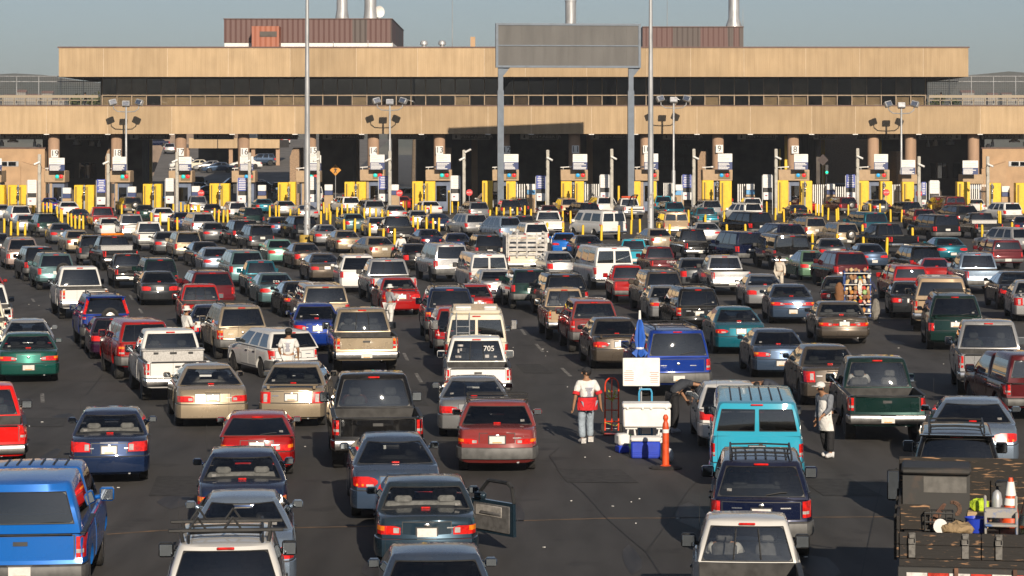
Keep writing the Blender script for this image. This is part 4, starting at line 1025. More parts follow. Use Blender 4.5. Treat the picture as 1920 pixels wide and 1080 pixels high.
STICK = mat('faded_window_sticker', (.2, .2, .19), .7, col2=(.09, .08, .08), scale=22)
class Car:
    def __init__(s, key, **ov):
        T = dict(TYPES[key]); T['kind'] = key; T.update(ov); s.T = T; s.parts = []
        s.L, s.W, s.hw = T['L'], T['W'], T['W'] / 2
        s.bow = .05 if key in ('van', 'pickup', 'small_pickup', 'bigsuv') else .09
        s.sq = .6 if key in ('van', 'pickup', 'small_pickup') else 1.0
    def w(s, y, z):
        t = clamp(y / .5); u = clamp((s.L - y) / .95)
        p = (1 - .115 * s.sq * (1 - t) ** 2.3) * (1 - .22 * (1 - u) ** 2.2)
        zt = s.top(y)
        return s.hw * p * interp(WZ, clamp((z - s.T['sill']) / max(.05, zt - s.T['sill'])))
    def top(s, y):
        return interp(s.T['deck'], y)
    def def_y(s, x, y, z):
        'body shaping near the ends'
        if y < .8:
            x0 = max(.3, s.w(0, z))
            y = y + interp(s.T['ry'], z) * (1 - y / .8) - (s.bow * (1 - min(1, (x / x0) ** 2)) * (1 - y / .8) ** 2)
        elif y > s.L - .8:
            q = (s.L - y) / .8
            x0 = max(.3, s.w(s.L, z))
            y = y + .14 * (1 - min(1, (x / x0) ** 2)) * (1 - q) ** 2 - .05 * abs(z - .5) * (1 - q)
        return y
    def rear(s, x, z):
        'y of the tail surface'
        x = abs(x); x0 = s.w(0, z)
        if x <= x0: return interp(s.T['ry'], z) - s.bow * (1 - (x / x0) ** 2)
        q = min(1.0, x / max(.01, s.w(.5, z)))
        k = max(0, (1 - q) / (.115 * s.sq)) ** (1 / 2.3)
        y = .5 * (1 - min(1, k))
        return y + interp(s.T['ry'], z) * (1 - y / .8)
    def add(s, name, mb, mats, mode=None, parent=None, loc=(0, 0, 0), rot=(0, 0, 0), smooth=38, recalc=True):
        me = mb if isinstance(mb, bpy.types.Mesh) else mb.mesh(name, mats if isinstance(mats, (list, tuple)) else [mats], smooth, recalc)
        p = dict(name=name, me=me, mode=mode, kids=[], loc=loc, rot=rot)
        (parent['kids'] if parent else s.parts).append(p)
        return p
    def patch(s, mb, xs, zs, off=.012, depth=.05, m=0, zfun=None):
        'raised panel on the tail: xs, zs grids'
        vs, fs = [], []
        nx, nz = len(xs), len(zs)
        for lay in (0, 1):
            for z in zs:
                for x in xs:
                    zz = zfun(x, z) if zfun else z
                    y = s.rear(x, zz)
                    q = clamp((abs(x) - s.w(0, zz) * .97) / (s.hw * .12))
                    if lay == 0: vs.append((x + math.copysign(off * .9 * q, x), y - off * (1 - .6 * q), zz))
                    else: vs.append((x * (1 - .03 * q), y + depth, zz))
        def I(l, j, i): return l * nx * nz + j * nx + i
        for j in range(nz - 1):
            for i in range(nx - 1):
                fs.append((I(0, j, i), I(0, j, i + 1), I(0, j + 1, i + 1), I(0, j + 1, i)))
        for i in range(nx - 1):
            fs.append((I(0, 0, i), I(1, 0, i), I(1, 0, i + 1), I(0, 0, i + 1)))
            fs.append((I(0, nz - 1, i), I(0, nz - 1, i + 1), I(1, nz - 1, i + 1), I(1, nz - 1, i)))
        for j in range(nz - 1):
            fs.append((I(0, j, 0), I(0, j + 1, 0), I(1, j + 1, 0), I(1, j, 0)))
            fs.append((I(0, j, nx - 1), I(1, j, nx - 1), I(1, j + 1, nx - 1), I(0, j + 1, nx - 1)))
        mb.add(vs, fs, m)
        return mb
    def side_patch(s, mb, ys, zs, sgn, off=.008, m=0):
        vs, fs = [], []
        nx, nz = len(ys), len(zs)
        for lay in (0, 1):
            for z in zs:
                for y in ys:
                    x = s.w(y, z) + (off if lay == 0 else -.03)
                    vs.append((x * sgn, y, z))
        def I(l, j, i): return l * nx * nz + j * nx + i
        for j in range(nz - 1):
            for i in range(nx - 1): fs.append((I(0, j, i), I(0, j, i + 1), I(0, j + 1, i + 1), I(0, j + 1, i)))
        for i in range(nx - 1):
            fs.append((I(0, 0, i), I(1, 0, i), I(1, 0, i + 1), I(0, 0, i + 1))); fs.append((I(0, nz - 1, i), I(0, nz - 1, i + 1), I(1, nz - 1, i + 1), I(1, nz - 1, i)))
        for j in range(nz - 1):
            fs.append((I(0, j, 0), I(0, j + 1, 0), I(1, j + 1, 0), I(1, j, 0))); fs.append((I(0, j, nx - 1), I(1, j, nx - 1), I(1, j + 1, nx - 1), I(0, j + 1, nx - 1)))
        mb.add(vs, fs, m)
        return mb
    def body(s):
        T = s.T; L = s.L; sill = T['sill']; R = T['R'] + .06
        bed = T.get('bed')
        ys = {0, .04, .1, .2, .35, .5, L - .95, L - .65, L - .4, L - .2, L - .08, L}
        for ya in T['ya']:
            for k in range(9): ys.add(ya + R * math.cos(math.pi * k / 8))
            ys.add(ya + R * 1.01); ys.add(ya - R * 1.01)
        y = .9
        while y < L - 1: ys.add(y); y += .45
        for p in T['deck']: ys.add(p[0])
        if bed:
            for q in (bed[0], bed[0] + .012, bed[1] - .012, bed[1]): ys.add(q)
        ys = sorted(ys); out = [ys[0]]
        keep = set(bed and (bed[0], bed[0] + .012, bed[1] - .012, bed[1]) or ())
        for y in ys[1:]:
            if y - out[-1] > .016 or y in keep or y == L:
                if y in keep and y - out[-1] <= .008 and out[-1] not in keep and len(out) > 1: out.pop()
                out.append(y)
        ys = out
        rel = [0.03, .12, .3, .5, .7, .9]
        cab0, cab1 = T['cab'][0] + .05, T['cab'][3] - .1
        vs, fs, ms, rings = [], [], [], []
        for y in ys:
            zb = sill; arch = False
            for ya in T['ya']:
                if abs(y - ya) < R:
                    zb = max(zb, T['R'] + math.sqrt(max(0, R * R - (y - ya) ** 2))); arch = True
            zt = s.top(y)
            zb = min(zb, zt - .12)
            pts = [(.9 * s.w(y, zb), zb)]
            zz = [max(sill + r_ * (zt - sill), zb + .004 + .006 * k) for k, r_ in enumerate(rel)]
            pts += [(s.w(y, z), min(z, zt - .04)) for z in zz]
            pts += [(s.w(y, zt) * .985, zt - .012)]
            infl = bed and bed[0] + .006 < y < bed[1] - .006
            cr = .03
            if infl: dk = [(s.w(y, zt) * .93, zt), (s.w(y, zt) * .90, bed[2]), (0, bed[2])]
            elif bed and y < bed[1] + .1: dk = [(s.w(y, zt) * .93, zt), (s.w(y, zt) * .90, zt), (0, zt)]
            else: dk = [(s.w(y, zt) * .94, zt), (s.w(y, zt) * .55, zt + cr * .7), (0, zt + cr)]
            half = pts + dk
            ring = []
            for x, z in half: ring.append((x, z))
            for x, z in reversed(half[:-1]): ring.append((-x, z))
            idx = []
            for x, z in ring:
                idx.append(len(vs)); vs.append((x, s.def_y(x, y, z), z))
            rings.append(idx)
        n = len(rings[0])   # 21
        for a, (r0, r1) in enumerate(zip(rings, rings[1:])):
            ym = (ys[a] + ys[a + 1]) / 2
            for i in range(n):
                j = (i + 1) % n
                fs.append((r0[i], r0[j], r1[j], r1[i]))
                if i == n - 1 or i == 0 and False: ms.append(1)
                elif 7 < i < 12 and bed and bed[0] < ym < bed[1]: ms.append(2)
                elif 7 < i < 12 and cab0 < ym < cab1: ms.append(2)
                else: ms.append(0)
        # caps: rows follow the side points 0..7, columns the deck points
        for r_, rear in ((rings[0], True), (rings[-1], False)):
            y = ys[0] if rear else ys[-1]
            side_r = r_[0:8]; side_l = [r_[n - 1 - k] for k in range(8)]
            fr = [-.94, -.55, 0, .55, .94]
            rows = []
            for k in range(7):
                xr, _, z = vs[side_r[k]]
                row = [side_l[k]]
                for f_ in fr:
                    row.append(len(vs)); x = xr * f_; vs.append((x, s.def_y(x, y, z), z))
                row.append(side_r[k]); rows.append(row)
            rows.append([side_l[7], r_[12], r_[11], r_[10], r_[9], r_[8], side_r[7]])
            for a, c in zip(rows, rows[1:]):
                for i in range(6):
                    fs.append((a[i], a[i + 1], c[i + 1], c[i]) if rear else (a[i], c[i], c[i + 1], a[i + 1])); ms.append(0)
        mb = MB(); mb.add(vs, fs, ms)
        return s.add('body', mb, [PAINT, UNDER, LINER if bed else INTER], 'p')
    def cabin(s, cab, zb, zr, zones, parent=None, name='cabin', rear_cols=None, seats=True, glass_v=(.12, .9), open_rear=True, roofname='roof', gtint='g', windshield=True):
        yrb, yrt, ywt, ywb, wb, wt, bow = cab
        zb -= .02
        cf = sorted(set([-1, -.94, -.55, 0, .55, .94, 1] + (rear_cols or [])))
        us = sorted(set([0, .03, 1, .97] + [q for z in zones for q in z]))
        if len(us) < 7: us = sorted(set(us + [.5]))
        vlev = sorted(set([0, glass_v[0], (glass_v[0] + glass_v[1]) / 2, glass_v[1], 1]))
        vs, idx = [], {}
        def corner(q): return abs(q) ** 2.2
        def pos(cx, u, v):
            # rear or front edge
            bb = bow * (1 - corner(cx))
            if u == 0: yb, yt, = yrb - bb * .6, yrt - bb
            elif u == 1: yb, yt = ywb + bow * 1.2 * (1 - corner(cx)), ywt + bow * (1 - corner(cx))
            else: yb, yt = lerp(yrb, ywb, u), lerp(yrt, ywt, u)
            xb, xt = cx * wb, cx * wt
            if u in (0, 1): xb *= .97; xt *= .93
            elif u in (.03, .97): xb *= .992; xt *= .98
            z = lerp(zb, zr - (.02 if u in (0, 1) else 0) - (.035 if abs(cx) == 1 else 0), v)
            bul = .025 * math.sin(math.pi * min(1, v * .9))
            x, y = lerp(xb, xt, v), lerp(yb, yt, v)
            if u == 0: y -= bul
            elif u == 1: y += bul
            if abs(cx) == 1: x += math.copysign(bul, cx)
            return (x, y, z)
        def V(cx, u, v):
            k = (cx, u, v)
            if k not in idx: idx[k] = len(vs); vs.append(pos(cx, u, v))
            return idx[k]
        shell, panes = [], {}
        def quad(a, pane=None):
            (panes.setdefault(pane, []) if pane else shell).append(a)
        g0, g1 = glass_v
        for v0, v1 in zip(vlev, vlev[1:]):
            gl = v0 >= g0 and v1 <= g1
            for c0, c1 in zip(cf, cf[1:]):
                pr = gl and c0 >= -.94 and c1 <= .94 and open_rear
                if pr and rear_cols: pr = not (min(rear_cols) <= c0 and c1 <= max(rear_cols))
                quad((V(c0, 0, v0), V(c1, 0, v0), V(c1, 0, v1), V(c0, 0, v1)), ('rear_window', -1 if c0 < 0 and rear_cols else 1) if pr else None)
                quad((V(c0, 1, v0), V(c0, 1, v1), V(c1, 1, v1), V(c1, 1, v0)), ('windshield', 0) if gl and windshield and c0 >= -.94 and c1 <= .94 else None)
            for u0, u1 in zip(us, us[1:]):
                zn = next((k for k, z in enumerate(zones) if u0 >= z[0] and u1 <= z[1]), None)
                pn = (lambda sd: ('side_window', sd * 10 + zn + 1)) if gl and zn is not None else (lambda sd: None)
                quad((V(-1, u0, v0), V(-1, u0, v1), V(-1, u1, v1), V(-1, u1, v0)), pn(-1))
                quad((V(1, u0, v0), V(1, u1, v0), V(1, u1, v1), V(1, u0, v1)), pn(1))
        # roof
        def RV(cx, u):
            if abs(cx) == 1 or u in (0, 1): return V(cx, u, 1)
            k = ('r', cx, u)
            if k not in idx:
                x, y = cx * wt, lerp(yrt, ywt, u)
                e = min(1, min(u, 1 - u) / .12)
                idx[k] = len(vs); vs.append((x, y - (bow * (1 - corner(cx)) * (1 - u / .2) if u < .2 else 0), zr + .028 * (1 - cx * cx) * e - (1 - e) * .006))
            return idx[k]
        for c0, c1 in zip(cf, cf[1:]):
            for u0, u1 in zip(us, us[1:]):
                shell.append((RV(c0, u0), RV(c1, u0), RV(c1, u1), RV(c0, u1)))
        ctr = Vector((0, (yrb + ywb) / 2, (zb + zr) / 2 - .15))
        def orient(fl):
            out = []
            for f in fl:
                p = [Vector(vs[i]) for i in f]
                nn = (p[1] - p[0]).cross(p[2] - p[0])
                if nn.length < 1e-9: nn = (p[2] - p[0]).cross(p[3] - p[0])
                if nn.dot((p[0] + p[2]) / 2 - ctr) < 0: f = tuple(reversed(f))
                out.append(f)
            return out
        mb = MB(); mb.add(vs, orient(shell))
        cabn = s.add(name, mb, [PAINT], 'p', parent, recalc=False, smooth=42)
        lod = s.lod
        if lod:   # far away: all side panes of one flank are one pane mesh each
            mg = {}
            for (nm, k), fl in panes.items(): mg.setdefault((nm, (1 if k > 0 else -1) if nm == 'side_window' else 0), []).extend(fl)
            panes = mg
        for (nm, k), fl in panes.items():
            mb = MB(); used = sorted({i for f in fl for i in f}); mp = {i: q for q, i in enumerate(used)}
            cpt = sum((Vector(vs[i]) for i in used), Vector()) / len(used)
            mb.add([Vector(vs[i]) for i in used], [tuple(mp[i] for i in f) for f in orient(fl)])
            s.add(nm, mb, [GLASS], gtint if nm != 'windshield' else 'ws', cabn if False else None, recalc=False, smooth=60)
        if not lod and open_rear and not rear_cols:
            mb = MB()
            for cs in (-1, 1):
                for vv, dv in ((g0, 1), (g1, -1)):
                    def pp(c, v):
                        p = pos(c, 0, v); return (p[0], p[1] - .008, p[2])
                    rc, rv = .14, .2 * (g1 - g0); c0 = cs * .95
                    vsf = [pp(c0, vv - dv * .012)]
                    for q in range(7):
                        a = math.pi / 2 * q / 6; vsf.append(pp(c0 - cs * rc * (1 - math.sin(a)), vv + dv * rv * (1 - math.cos(a))))
                    mb.add(vsf, [(0, q, q + 1) for q in range(1, 7)])
            s.add('glass_corner', mb, [TRIM], recalc=False)
        if not lod and open_rear:
            # dark rubber seal round the rear glass
            def cpos(c, v): 
                p = pos(c, 0, v); return (p[0], p[1] - .006, p[2])
            mb = MB(); cols = [c for c in cf if -.94 <= c <= .94]
            spans = [cols] if not rear_cols else [[c for c in cols if c <= min(rear_cols)], [c for c in cols if c >= max(rear_cols)]]
            for sp in spans:
                loop = [cpos(c, g0) for c in sp] + [cpos(sp[-1], v) for v in vlev if g0 <= v <= g1][1:] + [cpos(c, g1) for c in reversed(sp)][1:] + [cpos(sp[0], v) for v in reversed(vlev) if g0 <= v <= g1][1:]
                mb.tube(loop, .009, 5)
            s.add('window_seal', mb, [TRIM])
        if seats and not lod:
            mb = MB(); ym = (yrt + ywt) / 2
            w_ = wb * .44
            kd = s.T['kind']
            fy = lerp(yrb, ywb, .58) if 'pickup' not in kd else lerp(yrb, ywb, .35)
            for sx in (-1, 1):
                mb.bbox((sx * w_, fy, zb + .04), (w_ * 1.15, .14, .34), .05); mb.bbox((sx * w_, fy - .02, zb + .31), (.27, .1, .17), .04); mb.cyl((sx * w_, fy, zb + .2), (sx * w_, fy, zb + .26), .02)
            if 'pickup' not in kd:
                ry_ = lerp(yrb, ywb, .2) if kd.startswith(('sedan', 'coupe')) else lerp(yrb, ywb, .34)
                mb.bbox((0, ry_ + .05, zb + .0), (wb * 1.62, .14, .22), .05)
                for sx in (-1, 1): mb.bbox((sx * w_, ry_ + .03, zb + .14), (.3, .1, .14), .04)
            s.add('seat', mb, [SEAT if s.T.get('seat', 0) else SEATD])
        s.pos = pos
        return cabn
    def bar(s, z0, z1, off=.03, wrap=.5, mats=None, name='bumper', mode=None, trim=1.0):
        'bumper swept round the tail'
        pts = []
        zm = (z0 + z1) / 2
        for k in range(5): pts.append((-s.w(wrap * (1 - k / 5), zm) * trim, wrap * (1 - k / 5)))
        x0 = s.w(0, zm) * trim
        for k in range(9): x = -x0 + 2 * x0 * k / 8; pts.append((x, None))
        for k in range(1, 6): pts.append((s.w(wrap * k / 5, zm) * trim, wrap * k / 5))
        prof = [(-.05, z0), (off * .6, z0), (off, z0 + (z1 - z0) * .2), (off, z0 + (z1 - z0) * .75), (off * .7, z1 - .01), (off * .2, z1), (-.05, z1)]
        vs, fs = [], []
        for x, y in pts:
            nx, ny = (0, -1) if y is None else (math.copysign(.75, x), -.5)
            for o_, z in prof:
                yy = s.rear(x, zm) if y is None else y + interp(s.T['ry'], zm) * (1 - y / .8)
                vs.append((x + nx * o_, yy + ny * o_, z))
        m = len(prof)
        for a in range(len(pts) - 1):
            for i in range(m - 1): fs.append((a * m + i, (a + 1) * m + i, (a + 1) * m + i + 1, a * m + i + 1))
        fs += [tuple(range(m)), tuple((len(pts) - 1) * m + i for i in range(m - 1, -1, -1))]
        mb = MB(); mb.add(vs, fs)
        return s.add(name, mb, mats or [PAINT], mode)
    def wheels(s):
        T = s.T; R = T['R']; wd_ = .2 if R < .33 else .25
        ty = MB(); ty.lathe([(R * .62, -wd_ / 2), (R * .93, -wd_ / 2), (R, -wd_ * .36), (R, wd_ * .36), (R * .93, wd_ / 2), (R * .62, wd_ / 2)], axis='x', n=24 if not s.lod else 14)
        tm = ty.mesh('wheel', [RUBBER], 30)
        rm = None
        rb = MB(); r = R * .63
        if s.lod: rb.lathe([(.03, wd_ * .42), (r * .5, wd_ * .36), (r * .9, wd_ * .30), (r * 1.02, wd_ * .5), (r * 1.02, -wd_ * .4)], axis='x', n=12)
        else:
            rb.lathe([(r * .82, -wd_ * .4), (r * .86, wd_ * .3), (r * 1.02, wd_ * .51), (r * 1.03, -wd_ * .4)], axis='x', n=20)
            rb.lathe([(1e-3, wd_ * .4), (r * .24, wd_ * .38), (r * .26, wd_ * .1)], axis='x', n=12)
            for k in range(T.get('spokes', 5)):
                a = 2 * math.pi * k / T.get('spokes', 5)
                rb.box((wd_ * .28, math.cos(a) * r * .53, math.sin(a) * r * .53), (.04, r * .85, r * (.3 if T.get('spokes', 5) < 6 else .16)), rx=a)
            rb.lathe([(1e-3, -wd_ * .05), (r * .95, -wd_ * .06)], axis='x', n=16)
        rme = rb.mesh('rim', [T.get('rim', ALLOY)], 30)
        for y in T['ya']:
            for sx in (-1, 1):
                x = sx * (s.w(y, R * 1.2) - wd_ / 2 - .015)
                p = s.add('wheel', tm, None, None, None, (x, y, R), (0, 0, 0 if sx > 0 else math.pi))
                s.add('rim', rme, None, None, p)
    def lamps(s):
        st_, z0, z1 = s.T['lamp']; hw = s.w(.1, (z0 + z1) / 2); T = s.T
        W5 = s.hw
        for sg in (-1, 1):
            mb = MB(); am = None; cl = None
            if st_ in ('wide', 'bar'):
                xi = T.get('lamp_in', .52); xs = [sg * hw * q for q in (xi, .68, .8, .9, .96, 1.0, 1.03)]
                xs = [x if abs(x) < s.w(.42, z0) else sg * s.w(.42, z0) for x in xs]
                fz = lambda x, z: z if z < (z0 + z1) / 2 else z - (.03 if abs(x) < hw * .6 else 0)
                s.patch(mb, xs, [z0, (z0 + z1) / 2, z1], .016, zfun=fz)
                if not s.lod:
                    if T.get('rev', 'clear') == 'amber':
                        am = MB(); s.patch(am, xs[3:], [z0 + (z1 - z0) * .45, z1 - .005], .02)
                    cl = MB(); s.patch(cl, [sg * hw * (xi + .03), sg * hw * (xi + .15)], [z0 + .03, z1 - (.045 if st_ == 'wide' else .03)], .021)
            elif st_ == 'oval':
                xi = T.get('lamp_in', .46); xs = [sg * hw * q for q in (xi, xi + .08, xi + .22, .8, .92, .99, 1.03)]
                c = (z0 + z1) / 2; rr = (z1 - z0) / 2
                f_ = {0: .25, 1: .7, 2: 1, 3: 1, 4: 1, 5: .9, 6: .7}
                look = {round(x, 5): f_[i] for i, x in enumerate(xs)}
                s.patch(mb, xs, [z0, c, z1], .018, zfun=lambda x, z: c + (z - c) * look[round(x, 5)])
                if not s.lod:
                    cl = MB(); s.patch(cl, [sg * hw * (xi + .1), sg * hw * (xi + .28)], [z0 + .015, z0 + .055], .023)
                    am = MB(); s.patch(am, [sg * hw * .8, sg * hw * .97], [z0 + .02, z0 + .06], .023)
            else:
                wd_ = {'tall': .11, 'slim': .07, 'high': .1}[st_] * T.get('lampw', 1)
                xs = [sg * (hw * 1.0 - wd_), sg * (hw - wd_ * .5), sg * hw * .995, sg * s.w(.16, z0)]
                zs = [z0, lerp(z0, z1, .5), z1]
                s.patch(mb, xs, zs, .018)
                if not s.lod:
                    cl = MB(); q = T.get('lamp_mid', .32); s.patch(cl, xs[:3], [lerp(z0, z1, q - .1), lerp(z0, z1, q + .08)], .022)
                    if T.get('rev') == 'amber': am = MB(); s.patch(am, xs[:3], [lerp(z0, z1, .74), z1 - .01], .022)
            p = s.add('tail_light', mb, [REDL])
            if cl: s.add('reverse_lens', cl, [CLEARL], None, p)
            if am: s.add('indicator_lens', am, [AMBER], None, p)
        if T.get('redbar'):
            mb = MB(); a = hw * (T.get('lamp_in', .52) - .03); s.patch(mb, [-a, -a / 2, 0, a / 2, a], [z0 + .02, z1 - .03], .012); s.add('reflector_strip', mb, [REDL])
    def plate(s):
        z = s.T['plate']
        mb = MB(); off = .03 if not s.T['bump'][0] < z < s.T['bump'][1] else .052
        s.patch(mb, [-.165, 0, .165], [z - .075, z + .075], off)
        p = s.add('licence_plate', mb, [PLATEM], None, None)
        if not s.lod:
            if s.T.get('pband', 1):
                b = MB(); s.patch(b, [-.1, 0, .1], [z - .066, z - .045], off + .004); s.add('plate_band', b, [PLATEB], None, p)
            fr = MB(); s.patch(fr, [-.19, 0, .19], [z - .095, z + .095], off - .012); s.add('plate_recess', fr, [TRIM])
    def mirrors(s, big=False):
        T = s.T; y = T['cab'][3] - .38; z = s.top(y) + .1
        w_, h_ = (.19, .13) if not big else (.235, .215)
        for sg in (-1, 1):
            x = sg * (s.w(y, s.top(y) - .1) + .075)
            mb = MB()
            mb.bbox((0, 0, 0), (w_, .14, h_), .03 if big else .035)
            mb.cyl((-sg * .22, .03, -.06), (-sg * .05, .02, -.03), .035)
            p = s.add('wing_mirror', mb, [PAINT if T.get('mpaint', 1) else TRIM], 'p' if T.get('mpaint', 1) else None, None, (x, y, z))
            if not s.lod:
                g = MB()
                g.bbox((0, -.072, 0), (w_ * .86, .012, h_ * .8), .005)
                s.add('mirror_glass', g, [MIRRORG], None, p)
    def doors(s):
        T = s.T; k = T['kind']; sill = T['sill']
        yrb, yrt, ywt, ywb = T['cab'][:4]
        fr = ywb - .55
        if 'pickup' in k: sp = [(T['bed'][1] + .12 if not T.get('ext') else lerp(yrb, ywb, .34), fr)]
        elif k in ('coupe',): sp = [(fr - 1.25, fr)]
        else:
            n_ = 2; l_ = (fr - max(T['ya'][0] + T['R'] + .12, yrb + .1)) / 2
            sp = [(fr - 2 * l_ + .0, fr - l_ - .012), (fr - l_ + .012, fr)]
        for sg in (-1, 1):
            for a, c in sp:
                mb = MB(); zt = s.top((a + c) / 2) - .05
                ys = [lerp(a, c, q / 5) for q in range(6)]
                zs = [lerp(sill + .09, zt, q) for q in (0, .25, .5, .75, 1)]
                s.side_patch(mb, ys, zs, sg)
                p = s.add('door', mb, [PAINT], 'p')
                gb = MB(); s.side_patch(gb, [a - .013] + ys[1:-1] + [c + .013], [zs[0] - .012] + zs[1:-1] + [zt + .012], sg, .003); s.add('panel_gap', gb, [TRIM], None, p)
                hb = MB(); hz = zt - .13; hb.bbox((sg * (s.w(a, hz) + .02), a + .16, hz), (.035, .17, .035), .01); s.add('door_handle', hb, [TRIM], None, p)
    def build(s, lod):
        s.lod = lod; T = s.T; k = T['kind']
        s.body()
        zones = side_zone(T)
        wn = [-.06, .06] if k == 'van' else None
        zb = s.top(T['cab'][0] + .3)
        s.cabin(T['cab'], zb, T['h'], T.get('zones', zones), rear_cols=wn, seats=True, open_rear=True, glass_v=T.get('gv', (.08, .9) if k != 'van' else (.16, .82)))
        posr = s.pos
        big = 'pickup' in k or k in ('suv', 'bigsuv', 'van')
        bm_ = T.get('bmat', CHROME if k in ('pickup', 'van') else GREYTRIM if k in ('bigsuv', 'suv', 'small_pickup', 'wagon') else None)
        s.bar(*T['bump'], off=.05 if big or k in ('sedan_boxy', 'wagon') else .03, wrap=.28 if 'pickup' in k else .5, mats=[bm_ or PAINT], mode=None if bm_ else ('p2' if T.get('c2') else 'p'))
        if not lod: s.bar(T['bump'][1] - .004, T['bump'][1] + .016, off=.012, wrap=.45, mats=[TRIM], name='bumper_seam')
        s.lamps(); s.plate(); s.mirrors(big); s.wheels()
        # high brake light
        cv = T.get('hbl', .95 if k not in ('sedan', 'sedan_round', 'sedan_boxy', 'coupe') else .04)
        q = posr(0, 0, cv)
        mb = MB(); mb.bbox((0, q[1] - .015, q[2] + (.01 if cv > .5 else .05)), (.26 if cv > .5 else .16, .035, .035), .01); s.add('brake_light', mb, [REDL])
        # panel on the tail
        z1 = s.top(.02) - .035
        zlo = T['bump'][1] + .05
        hwz = s.w(0, (zlo + z1) / 2)
        if not lod:
            mb = MB()
            li = {'wide': T.get('lamp_in', .52) - .02, 'bar': T.get('lamp_in', .52) - .02, 'oval': T.get('lamp_in', .46) - .04}.get(T['lamp'][0])
            if 'pickup' in k: xs = [hwz * q for q in (-.87, -.5, 0, .5, .87)]
            elif li: xs = [hwz * li * q for q in (-1, -.5, 0, .5, 1)]
            else: xs = [hwz * q for q in (-.86, -.5, 0, .5, .86)]
            if k == 'van':
                for sg in (-1, 1):
                    m2 = MB(); s.patch(m2, [sg * .02, sg * .4, sg * .82 * hwz], [zlo, (zlo + z1) / 2, z1], .008); dd = s.add('rear_door', m2, [PAINT], 'p')
                m2 = MB(); s.patch(m2, [.04, .12], [.98, 1.02], .03); s.add('door_handle', m2, [TRIM])
            else:
                s.patch(mb, xs, [zlo, lerp(zlo, z1, .5), z1], .009)
                gp_ = MB(); s.patch(gp_, [x + (math.copysign(.016, x) if x else 0) for x in xs], [zlo - .008, lerp(zlo, z1, .5), z1 + .014], .003); s.add('panel_gap', gp_, [TRIM])
                tgp = s.add('tailgate' if k in ('pickup', 'small_pickup', 'suv', 'bigsuv', 'minivan', 'hatch', 'wagon') else 'boot_lid', mb, [PAINT], 'p2' if T.get('c2') else 'p')
                if 'pickup' in k:
                    hb = MB(); s.patch(hb, [-.11, 0, .11], [z1 - .13, z1 - .07], .02); s.add('tailgate_handle', hb, [TRIM], None, tgp)
                    for a in (0,):
                        gb = MB(); s.patch(gb, [hwz * q for q in (-.8, -.4, 0, .4, .8)], [zlo + .06, zlo + .075], .011); s.add('pressing', gb, [PAINT], 'p2' if T.get('c2') else 'p', tgp)
                else:
                    hb = MB(); zz = T['plate'] + .13 if T['plate'] > T['bump'][1] else lerp(zlo, z1, .8); s.patch(hb, [-.2, 0, .2], [zz, zz + .03], .018); s.add('handle_strip', hb, [CHROME if T.get('chr') else PAINT], None if T.get('chr') else 'p', tgp)
            if k in ('suv', 'bigsuv', 'minivan', 'hatch', 'wagon'):
                q0 = posr(.1, 0, .13); q1 = posr(.42, 0, .2)
                mb = MB(); mb.tube([(q0[0], q0[1] - .03, q0[2]), (q1[0], q1[1] - .03, q1[2]), (q1[0] + .12, q1[1] - .03, q1[2] + .005)], .009, 5); s.add('rear_wiper', mb, [TRIM])
            s.doors()
            if 'pickup' not in k and k != 'van':
                eb = MB(); ez = lerp(zlo, z1, .62) if T['plate'] < zlo or T['plate'] > lerp(zlo, z1, .8) else z1 - .05
                eb.lathe([(.001, 0), (.045, 0), (.05, .008), (.03, .014), (.001, .014)], axis='y', n=14); eb.v = [(x, s.rear(0, ez) - .012 - y, z * .7 + ez) for x, y, z in eb.v]
                s.add('badge', eb, [CHROME])
                for sg in ((-1, 1) if (s.L * 10) % 2 < 1 else (1,)):
                    m2 = MB(); s.patch(m2, [sg * .34, sg * .42, sg * .52], [ez - .055, ez - .035], .013); s.add('name_badge', m2, [CHROME])
            mb = MB(); mb.cyl((.45, .02, T['sill'] + .02), (.45, .35, T['sill'] + .02), .03, n=8); s.add('exhaust_pipe', mb, [GALV])
            if T.get('aer', 1):
                ya = T['ya'][1] - .2; xa = s.w(ya, s.top(ya)) * .9; za = s.top(ya)
                mb = MB(); mb.cyl((-xa, ya, za - .02), (-xa, ya - .12, za + .8), .005, .003, 4); s.add('aerial', mb, [TRIM])
            if 'pickup' in k:
                mb = MB()
                for sg in (-1, 1): mb.bbox((sg * s.w(1, 1.0) * .955, (T['bed'][1] + .05) / 2, s.top(1) + .008), (.09, T['bed'][1] - .06, .03), .01)
                mb.bbox((0, .045, s.top(0) + .008), (hwz * 1.7, .06, .026), .01); s.add('rail_cap', mb, [TRIM])
                mb = MB(); mb.bbox((0, .02, T['bump'][1] + .004), (.9, .16, .015), .005); s.add('step_pad', mb, [TRIM])
                for sg in (-1, 1):
                    m2 = MB(); m2.box((sg * (s.w(1, .5) - .14), T['ya'][0] - T['R'] - .1, .38), (.26, .015, .34)); s.add('mud_flap', m2, [RUBBER])
        if T.get('rack'):
            mb = MB(); yrt, ywt, wt, zr = T['cab'][1], T['cab'][2], T['cab'][5], T['h'] + .02
            for sg in (-1, 1):
                x = sg * wt * .8
                mb.tube([(x, yrt + .05, zr), (x, yrt + .15, zr + .07), (x, ywt - .25, zr + .07), (x, ywt - .12, zr)], .02, 6)
            for q in ((.2, .5, .8) if T['rack'] > 1 else (.22, .7)):
                y = lerp(yrt, ywt, q); mb.tube([(-wt * .8, y, zr + .07), (0, y, zr + .085), (wt * .8, y, zr + .07)], .017, 6)
            s.add('roof_rack', mb, [TRIM])
